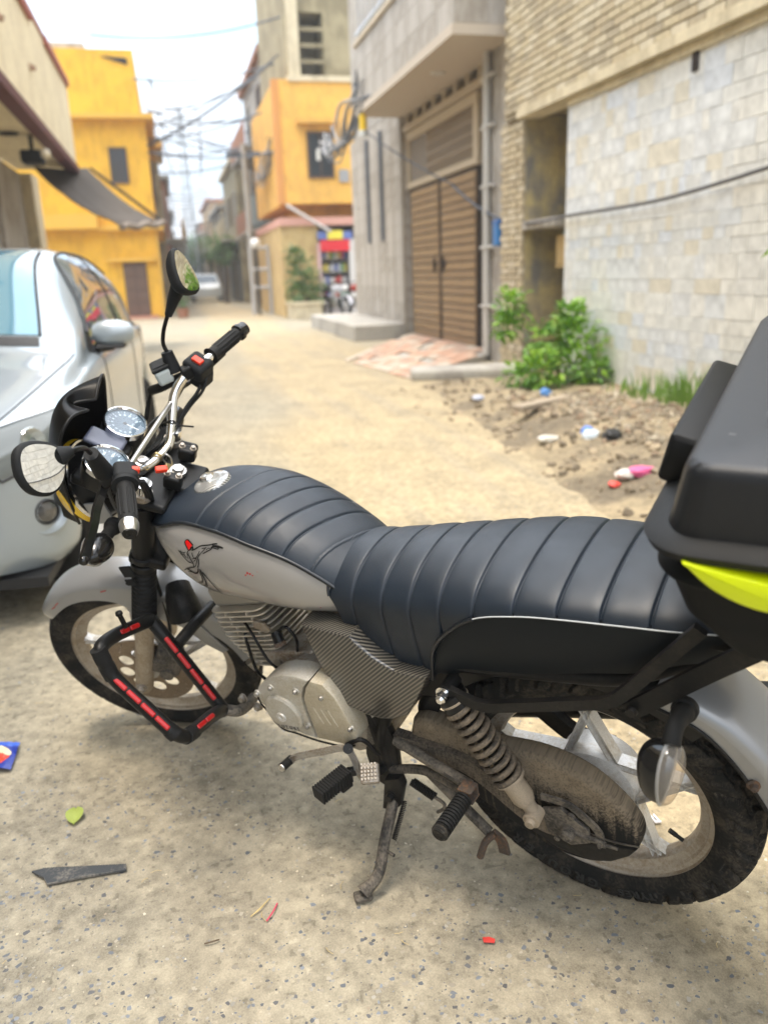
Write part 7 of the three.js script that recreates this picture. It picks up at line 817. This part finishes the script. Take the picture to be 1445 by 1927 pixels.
// ---- bars, instruments and all that turns with the fork
const yokeN = SAX.clone();
{
  const y = spart('top_yoke'), c = V(1.365, 0, 0).addScaledVector(SAX, 1.02), t = (dx, h, z) => c.clone().addScaledVector(SAX, h).add(V(dx * Math.cos(RAKE), dx * Math.sin(RAKE), z)), q = frameQ(V(Math.cos(RAKE), Math.sin(RAKE), 0), SAX);
  BM('yoke_plate', boxUV(rbox(0.085, 0.022, 0.24, 0.01, t(0.03, -0.02, 0), q), 4), K.black, y);
  BM('yoke_plate_rear', boxUV(rbox(0.06, 0.02, 0.10, 0.01, t(-0.03, -0.02, 0), q), 4), K.black, y);
  for (const s of [-1, 1]) { BM('bar_clamp', [rbox(0.04, 0.034, 0.028, 0.008, t(-0.005, 0.012, s * 0.05), q)], K.black, y); for (const k of [-0.016, 0.016]) BM('clamp_bolt', bolt(t(-0.005 + k * 0.8, 0.030, s * 0.05), SAX, 0.0055, 0.006), K.dullSteel, y); BM('fork_cap', lathe([[0.001, 0.012], [0.011, 0.012], [0.012, 0.006], [0.021, 0.005], [0.022, -0.01]], t(0.045, 0.0, s * 0.098), SAX, 22), K.dullSteel, y); }
  BM('stem_nut', [lathe([[0.001, 0.014], [0.008, 0.014], [0.0085, 0.009], [0.016, 0.008], [0.018, 0]], t(0.0, -0.008, 0), SAX, 22), bolt(t(0, 0.0, 0), SAX, 0.014, 0.008)], K.steel, y);
  BM('lower_yoke', boxUV(rbox(0.09, 0.03, 0.24, 0.01, t(0.03, -0.20, 0), q), 4), K.frame, y);
  BM('fork_shroud', [-1, 1].map((s) => rod(t(0.045, -0.03, s * 0.098), t(0.045, -0.19, s * 0.098), 0.026, 20)), K.black, y);
}
const barPts = [S(456, 620, 0.365), S(395, 672, 0.25), S(366, 694, 0.215), S(343, 715, 0.185), S(328, 745, 0.155), S(323, 800, 0.105), S(318, 838, 0.062), S(296, 864, 0.02)];
const barL = [S(268, 885, -0.03), S(250, 886, -0.10), S(238, 878, -0.165), S(233, 888, -0.215), S(235, 905, -0.245), S(243, 1005, -0.365)];
{
  const h = spart('handlebar');
  BM('bar_tube', sweep([...barPts, ...barL], 0.0108, { n: 18, smooth: 120 }), K.chrome, h);
  BM('cross_brace', [rod(S(245, 876, -0.14), S(325, 754, 0.15), 0.0058, 14)], K.steel, h);
}
{ // grips
  for (const s of [1, -1]) {
    const g = spart(s > 0 ? 'throttle_grip' : 'left_grip'), a = s > 0 ? S(397, 670, 0.255) : S(236, 912, -0.25), b = s > 0 ? S(448, 627, 0.35) : S(243, 985, -0.345), d = b.clone().sub(a).normalize();
    const e = b.clone().addScaledVector(d, 0.022); const u = d.clone().cross(V(0, 1, 0)).normalize(), w = u.clone().cross(d);
    BM('grip_rubber', sweep([a, a.clone().lerp(b, 0.03), a.clone().lerp(b, 0.06), a.clone().lerp(b, 0.5), a.clone().lerp(b, 0.97), b], (t) => t < 0.15 ? 0.021 : 0.0165, { n: 24 }), K.rubber, g);
    for (let k = 0; k < 12; k++) { const th = k / 12 * 2 * Math.PI; const o = u.clone().multiplyScalar(Math.cos(th) * 0.0163).addScaledVector(w, Math.sin(th) * 0.0163); BM('grip_ridge', rod(a.clone().lerp(b, 0.22).add(o), a.clone().lerp(b, 0.88).add(o), 0.0018, 6), K.rubber, g); }
    if (s < 0) { BM('bar_end', lathe([[0.0165, -0.002], [0.018, 0.003], [0.0175, 0.012], [0.0145, 0.024], [0.0135, 0.026]], b, d, 28), K.steel, g); BM('bar_end_cap', lathe([[0.001, 0.0005], [0.005, 0.0005], [0.006, 0.002], [0.012, 0.0015], [0.0135, -0.004]], b.clone().addScaledVector(d, 0.027), d, 24), K.black, g); }
    else BM('bar_end', lathe([[0.0165, -0.004], [0.021, 0.0], [0.021, 0.008], [0.018, 0.012], [0.0165, 0.026], [0.001, 0.028]], b, d, 28), K.blackGloss, g);
  }
}
{ // right switch housing, brake reservoir and lever
  const s = spart('right_switch'), a = S(397, 670, 0.255), b = S(448, 627, 0.35), d = b.clone().sub(a).normalize(), c = S(373, 690, 0.225), face = V(-0.55, 0.8, 0.1), q = frameQ(d, face.clone().addScaledVector(d, -face.dot(d)).normalize());
  BM('switch_body', [rbox(0.056, 0.042, 0.058, 0.011, c, q, 2), rbox(0.046, 0.042, 0.04, 0.008, c.clone().add(V(0.004, -0.03, 0.004)), q)], K.blackMatt, s);
  const fn = V(0, 1, 0).applyMatrix4(q); BM('stop_switch', [rbox(0.016, 0.010, 0.026, 0.002, c.clone().addScaledVector(fn, 0.022).addScaledVector(V(1, 0, 0).applyMatrix4(q), -0.002), q)], K.redSwitch, s);
  BM('cable_exit', [sweep(Ss(0, [[382, 712, 0.22], [372, 738, 0.19], [352, 765, 0.16], [338, 790, 0.13], [326, 830, 0.09]]), 0.0042, { smooth: 24 }), sweep(Ss(0, [[390, 708, 0.22], [382, 735, 0.19], [358, 765, 0.165], [336, 800, 0.12], [322, 845, 0.06]]), 0.0036, { smooth: 24 })], K.black, s);
}
{
  const r = spart('brake_master_cylinder'), c = S(308, 704, 0.20), n = V(0.12, 0.98, 0.12).normalize(), q = frameQ(V(0.5, 0, 0.86), n);
  BM('reservoir', rbox(0.050, 0.036, 0.038, 0.008, c, q, 3), mat([0.42, 0.46, 0.45], 0.4), r);
  BM('reservoir_cap', [rbox(0.054, 0.009, 0.042, 0.004, c.clone().addScaledVector(n, 0.022), q), rbox(0.04, 0.003, 0.03, 0.001, c.clone().addScaledVector(n, 0.0275), q)], K.blackMatt, r);
  BM('cylinder_body', [sweep([S(352, 705, 0.20), S(330, 715, 0.2), S(305, 728, 0.20), S(285, 735, 0.205)], 0.0115, { n: 14, smooth: 10 }), rbox(0.03, 0.03, 0.026, 0.006, S(352, 700, 0.20), q)], K.black, r);
  for (const k of [0, 1, 2]) BM('level_mark', rbox(0.006, 0.004, 0.001, 0.0004, c.clone().add(V(-0.018 + 0.003, 0.006 - k * 0.008, -0.013)), q), K.black, r);
  BM('hose', sweep(Ss(0, [[285, 735, 0.205], [280, 760, 0.20], [276, 790, 0.18], [272, 830, 0.15], [268, 880, 0.10]]), (t) => t > 0.18 && t < 0.5 ? 0.0062 : 0.0045, { smooth: 24 }), K.black, r);
  BM('brake_lever', sweep(Ss(0, [[345, 718, 0.21], [372, 700, 0.245], [410, 672, 0.30], [445, 640, 0.36]]).map((p) => p.add(V(0.045, -0.03, 0))), 0.006, { smooth: 20 }), K.black, r);
}
{ // left switch, clutch lever
  const s = spart('left_switch'), a = S(236, 912, -0.25), b = S(243, 985, -0.345), d = b.clone().sub(a).normalize(), c = S(236, 895, -0.222), q = frameQ(d, V(-0.5, 0.85, 0).addScaledVector(d, 0.2).normalize());
  BM('switch_body', [rbox(0.05, 0.042, 0.046, 0.012, c, q, 3), lathe([[0.016, -0.006], [0.025, -0.004], [0.025, 0.004], [0.016, 0.006]], a, d, 26)], K.blackMatt, s);
  BM('rocker', [rbox(0.012, 0.012, 0.022, 0.003, S(252, 884, -0.215), q)], K.redSwitch, s); BM('high_beam_switch', rbox(0.02, 0.01, 0.012, 0.003, S(250, 903, -0.236), q), K.blackGloss, s);
  BM('horn_button', rbox(0.013, 0.013, 0.026, 0.003, S(304, 883, -0.06), frameQ(V(0.3, 0.5, 0.8), SAX)), K.redSwitch, s);
  BM('wiring', [0, 1, 2].map((k) => sweep(Ss(0, [[262 + k * 4, 905, -0.19], [275 + k * 5, 930, -0.12], [285 + k * 3, 970, -0.06], [290, 1010, -0.03]]), 0.004, { smooth: 14 })), K.black, s);
}
{
  const l = spart('clutch_lever'); const p = Ss(0, [[197, 912, -0.215], [190, 935, -0.235], [182, 960, -0.265], [178, 985, -0.295], [167, 1025, -0.345], [158, 1055, -0.38]]);
  BM('lever_blade', sweep(p, 1, { shape: [[-0.0035, -0.009], [0.0035, -0.009], [0.005, 0], [0.0035, 0.009], [-0.0035, 0.009]], up: V(0, 1, 0), smooth: 24 }), K.blackGloss, l); BM('ball_end', new THREE.SphereGeometry(0.0095, 16, 12).translate(p[5].x, p[5].y, p[5].z), K.blackGloss, l);
  BM('perch', [sweep(Ss(0, [[236, 893, -0.20], [215, 898, -0.205], [196, 912, -0.215]]), 0.012, { n: 12 })], K.black, l);
}
{ // clocks
  const n = V(-0.62, 0.78, 0).normalize(), faces = [[S(236, 797, 0.066), 'rev_counter'], [S(201, 871, -0.066), 'speedometer']];
  faces.forEach(([c, name], i) => {
    const g = spart(name); const cv = document.createElement('canvas'); cv.width = cv.height = 512; const x = cv.getContext('2d'); x.fillStyle = '#4a5e6e'; x.fillRect(0, 0, 512, 512); x.translate(256, 256); x.strokeStyle = x.fillStyle = '#cfe4f2';  // grey-blue fill paints the sky reflection over a black dial
    x.font = 'bold 40px sans-serif'; x.textAlign = 'center'; x.textBaseline = 'middle'; const N = i ? 14 : 12; for (let k = 0; k <= N * 2; k++) { const a = (135 + 270 * k / (N * 2)) * Math.PI / 180, big = k % 2 === 0; x.lineWidth = big ? 7 : 4; x.beginPath(); x.moveTo(Math.cos(a) * 225, Math.sin(a) * 225); x.lineTo(Math.cos(a) * (big ? 195 : 208), Math.sin(a) * (big ? 195 : 208)); x.stroke(); if (big && (!i || k % 4 === 0)) x.fillText(String(i ? k * 5 : k / 2), Math.cos(a) * 162, Math.sin(a) * 162); }
    x.strokeStyle = '#f3f6f4'; x.lineWidth = 11; x.beginPath(); x.moveTo(0, 20); x.lineTo(i ? -50 : -10, 190); x.stroke(); x.fillStyle = '#0b0d10'; x.beginPath(); x.arc(0, 0, 26, 0, 7); x.fill(); x.font = '24px sans-serif'; x.fillStyle = '#cfe4f2'; x.fillText(i ? 'km/h' : 'x1000 r/min', 0, 90);
    const t = new THREE.CanvasTexture(cv); t.colorSpace = THREE.SRGBColorSpace; 
    const fq = new THREE.Matrix4().makeBasis(V(0, 0, 1).cross(n), V(0, 0, 1), n);
    const df = new THREE.CircleGeometry(0.044, 48); { const q = df.attributes.uv; for (let k = 0; k < q.count; k++) { const a = q.getX(k), b = q.getY(k); q.setXY(k, b, 1 - a); } } df.applyMatrix4(fq); df.translate(c.x, c.y, c.z); BM('dial_face', df, mat(1, 0.35, 0, { map: t }), g);
    BM('bezel', lathe([[0.0435, 0.003], [0.0455, 0.008], [0.0485, 0.007], [0.050, 0.001], [0.0495, -0.006]], c, n, 56), K.chrome, g);
    BM('dial_case', lathe([[0.0495, -0.005], [0.0495, -0.03], [0.046, -0.05], [0.03, -0.062], [0.001, -0.064]], c, n, 40), K.black, g);
    const gl = new THREE.CircleGeometry(0.0437, 48); gl.applyMatrix4(fq); gl.translate(c.x + n.x * 0.005, c.y + n.y * 0.005, c.z); BM('dial_glass', gl, K.glass, g);
  });
  const w = spart('warning_panel'), m = faces[0][0].clone().lerp(faces[1][0], 0.5), q = frameQ(V(0, 0, 1).cross(n).multiplyScalar(-1), n); BM('panel_top', [rbox(0.085, 0.012, 0.052, 0.006, m.clone().addScaledVector(n, -0.004).add(V(0.02, 0.012, 0)), q)], mat([0.10, 0.11, 0.155], 0.2), w); BM('panel_base', rbox(0.07, 0.03, 0.06, 0.008, m.clone().addScaledVector(n, -0.03), q), K.black, w);
  BM('mounting', rbox(0.10, 0.03, 0.16, 0.01, m.clone().addScaledVector(n, -0.06).add(V(0.02, -0.01, 0)), q), K.frame, w);
}
{ // ignition lock with keys and a padlock on the ring
  const k = spart('ignition_lock'), c = S(268, 868, 0.01); BM('lock_barrel', [lathe([[0.001, 0.006], [0.005, 0.006], [0.006, 0.008], [0.011, 0.008], [0.012, 0.002], [0.017, 0.001], [0.017, -0.03]], c, SAX, 26)], K.steel, k); BM('lock_plate', rbox(0.06, 0.004, 0.05, 0.002, c.clone().addScaledVector(SAX, -0.012).add(V(-0.01, -0.01, 0)), frameQ(V(1, 0.3, 0), SAX)), K.dullSteel, k);
  BM('key_bow', [sweep(Ss(0.02, [[287, 862], [294, 853], [303, 858], [302, 868], [292, 870], [287, 862]]), 0.003, { n: 8, smooth: 20 })], K.brass, k);
  const rg = new THREE.TorusGeometry(0.013, 0.0013, 8, 28); const rp = S(303, 862, 0.03); rg.rotateY(0.7); rg.translate(rp.x, rp.y, rp.z); BM('key_ring', rg, K.steel, k);
  BM('padlock_body', rbox(0.032, 0.026, 0.012, 0.002, S(324, 884, 0.01), frameQ(V(-0.5, -0.6, 0.3), V(0.5, 0.3, 0.7))), K.brass, k);
  BM('padlock_shackle', sweep(Ss(0.02, [[313, 872], [306, 862], [312, 855], [322, 862], [326, 874]]), 0.0024, { n: 8, smooth: 20 }), K.steel, k);
  BM('spare_key', [rod(S(318, 898, -0.01), S(321, 920, -0.015), 0.0024), lathe([[0.001, 0.002], [0.009, 0.0015], [0.009, -0.0015]], S(320, 895, -0.01), V(-0.4, 0.4, -0.8), 18)], K.steel, k);
}
{ // small black screen, headlamp
  const v = spart('fly_screen');
  const screenM = mat(0.003, 0.3, 0, { specularIntensity: 0.15 });
  const SE = [[0, 150, 985, -0.085], [0.2, 127, 930, -0.112], [0.45, 114, 870, -0.12], [0.65, 115, 825, -0.112], [0.82, 127, 795, -0.09], [0.93, 144, 779, -0.058], [1, 166, 772, -0.02]].map(([u, x, y, z]) => [u, S(x, y, z)]);
  const tabX = SE.map(([u, p]) => [u, p.x]), tabY = SE.map(([u, p]) => [u, p.y]), tabZ = SE.map(([u, p]) => [u, -p.z]);
  const sc = (u, w) => { const t = w * 2 - 1; return V(itp(tabX, u) + lerp(0.10, 0.045, u) * (1 - t * t), itp(tabY, u) + 0.008 * (1 - t * t), t * itp(tabZ, u)); };
  BM('screen_shell', [grid((u, w) => sc(lerp(0.06, 1, u), w), 44, 30), grid((u, w) => sc(lerp(0.06, 1, u), w).add(V(-0.004, 0, 0)), 44, 30)], screenM, v);
  const edge = []; for (let i = 0; i <= 40; i++) edge.push(sc(i / 40, 0)); for (let i = 1; i < 8; i++) edge.push(sc(1, i / 8)); for (let i = 40; i >= 0; i--) edge.push(sc(i / 40, 1)); BM('screen_edge', sweep(edge, 0.0035, { n: 8 }), K.black, v);
  for (const s of [0, 1]) BM('side_cowl', [grid((u, w) => sc(lerp(0, 0.45, u), s ? 1 - w * 0.16 : w * 0.16), 16, 8)], screenM, v);
  const l = spart('headlamp'), c = V(1.135, 0.925, 0), ax = V(0.985, -0.17, 0).normalize();
  BM('lamp_bowl', lathe([[0.001, -0.085], [0.05, -0.078], [0.078, -0.05], [0.091, -0.005], [0.092, 0.0]], c, ax, 40), K.black, l); BM('lamp_ring', lathe([[0.0915, -0.004], [0.096, -0.002], [0.097, 0.008], [0.093, 0.016]], c, ax, 48), K.chrome, l);
  BM('yellow_lens', lathe([[0.096, 0.010], [0.101, 0.022], [0.092, 0.042], [0.06, 0.058], [0.001, 0.064]], c, ax, 48), K.yellowFilm, l).userData.label = 'yellow film over the headlamp lens';
  for (const s of [-1, 1]) BM('lamp_bracket', rbox(0.05, 0.06, 0.006, 0.002, V(1.095, 0.90, s * 0.098)), K.fender, l);
}
for (const s of [-1, 1]) { const b = spart('front_indicator'), f = (p) => p.setZ(s * Math.abs(p.z)); const c = f(S(180, 1033, -0.225)), st = f(S(214, 990, -0.13)); pod(b, c, c.clone().sub(st), V(1, -0.1, s * 0.25), 0.062, 0.088, lensAmber, [st, f(S(205, 1003, -0.165)), f(S(193, 1018, -0.205))]);
  if (s < 0) BM('lens_screw', lathe([[0.001, 0.001], [0.004, 0.001], [0.0045, 0]], f(S(166, 1052, -0.245)), V(-0.4, 0.3, -0.8), 12), K.brass, b); }
// ---- mirrors
function mirrorGlass(outline, n) { return outline; }
function makeMirror(name, c, nrm, up, w, h, skew, stem, cone, neck) {
  const g = spart(name), N = nrm.clone().normalize(), Y = up.clone().addScaledVector(N, -up.dot(N)).normalize(), X = Y.clone().cross(N); const shape = (k, a) => { const e = Math.cos(a), f = Math.sin(a); const fy = f > 0 ? f : f * 0.9; return [k * w / 2 * Math.sign(e) * Math.abs(e) ** 0.8 * (1 - skew * fy * 0.45), k * h / 2 * Math.sign(fy) * Math.abs(fy) ** 0.85]; };
  const at = (x, y, d) => c.clone().addScaledVector(X, x).addScaledVector(Y, y).addScaledVector(N, d);
  const ring = (k, d) => [...Array(48).keys()].map((i) => { const [x, y] = shape(k, i / 48 * 2 * Math.PI); return at(x, y, d); });
  BM('housing', ringLoft([ring(0.94, 0.004), ring(1.06, 0.002), ring(1.1, -0.004), ring(1.05, -0.014), ring(0.85, -0.026), ring(0.5, -0.034), ring(0.15, -0.036)]), K.blackMatt, g);
  const bulge = (k) => 0.0046 + (1 - k * k) * h * h / 8 / 1.0;   // convex glass
  const mg = grid((u, v) => { const [x, y] = shape(0.95 * u, v * 2 * Math.PI); return at(x, y, bulge(u)); }, 12, 48, true);
  BM('mirror_glass', mg, K.mirror, g);
  BM('stem', sweep(stem, 0.0048, { n: 12, smooth: 24 }), K.black, g); if (neck) BM('neck', sweep(neck, (t) => lerp(0.018, 0.0085, t), { n: 18 }), K.blackMatt, g);
  if (cone) BM('base_boot', sweep(cone, (t) => lerp(0.0135, 0.019, t), { n: 20 }), K.blackMatt, g);
  return g;
}
const toS = (v) => v.clone().applyMatrix4(bikeI).applyMatrix4(steerI), dS = (v) => v.clone().transformDirection(bikeI).transformDirection(steerI);
// a mirror's tilt follows from what it shows: the glass normal halves the angle between the eye and the thing mirrored
const mirN = (c, seen) => { const w = c.clone().applyMatrix4(steerM).applyMatrix4(bike.matrixWorld), a = camera.position.clone().sub(w).normalize(), b = seen.clone().sub(w).normalize(); return dS(a.add(b).normalize()); };
{
  const cr = S(347, 512, 0.24), cl = S(80, 884, -0.39);
  makeMirror('right_mirror', cr, mirN(cr, V(3.75, 3.12, -3.35)), dS(V(0.12, 1, 0.1)), 0.060, 0.100, 0.85, Ss(0, [[318, 668, 0.215], [308, 648, 0.22], [308, 625, 0.225], [316, 592, 0.23]]), [S(314, 662, 0.215), S(328, 700, 0.205)], [S(337, 538, 0.25), S(326, 566, 0.24), S(317, 594, 0.23)]);
  makeMirror('left_mirror', cl, mirN(cl, V(4.2, 1.45, -1.2)), dS(V(0.25, 1, -0.1)), 0.086, 0.088, -0.5, Ss(0, [[132, 850, -0.335], [142, 846, -0.325], [160, 844, -0.29], [170, 852, -0.27]]), [S(172, 854, -0.265), S(196, 888, -0.235)], [S(113, 858, -0.345), S(138, 848, -0.33)]);
}
{ // cables and zip tie
  const c = spart('cables'); BM('cable', sweep(Ss(0, [[322, 815, 0.10], [300, 840, 0.06], [275, 862, 0.05], [262, 900, 0.02]]), 0.005, { smooth: 16 }), K.black, c); BM('cable', sweep(Ss(0, [[326, 820, 0.10], [312, 850, 0.08], [300, 880, 0.04]]), 0.006, { smooth: 12 }), K.black, c);
  BM('cable', sweep(Ss(0, [[200, 905, -0.20], [215, 950, -0.10], [240, 985, -0.02], [255, 1010, 0.02]]), 0.004, { smooth: 14 }), K.black, c);
  for (const q of [[[262, 905, -0.17], [225, 930, -0.12], [190, 900, -0.07], [178, 860, 0.0], [215, 830, 0.05], [262, 850, 0.06]], [[350, 720, 0.2], [318, 770, 0.21], [282, 800, 0.16], [262, 840, 0.08], [262, 900, 0.02]], [[232, 900, -0.2], [222, 945, -0.14], [243, 975, -0.06], [272, 960, 0.0], [300, 930, 0.02]]]) BM('cable', sweep(Ss(0, q), 0.0042, { smooth: 30 }), K.black, c);
  BM('zip_tie', [sweep(Ss(0, [[310, 797, 0.11], [325, 792, 0.095], [338, 800, 0.115], [364, 803, 0.10]]), 0.0022, { n: 6, smooth: 14 }), rod(S(309, 795, 0.11), S(312, 800, 0.11), 0.004)], K.black, c);
}
SM('side_reflector', [rbox(0.03, 0.034, 0.006, 0.003, S(240, 1076, -0.135)), rbox(0.026, 0.02, 0.004, 0.002, S(247, 1096, -0.13)), ...[[240, 1098], [252, 1096]].map((q) => lathe([[0.001, 0.003], [0.004, 0.002], [0.004, 0]], S(q[0], q[1], -0.133), V(0, 0, -1), 10))], K.blackMatt);
renderer.render(scene, camera);
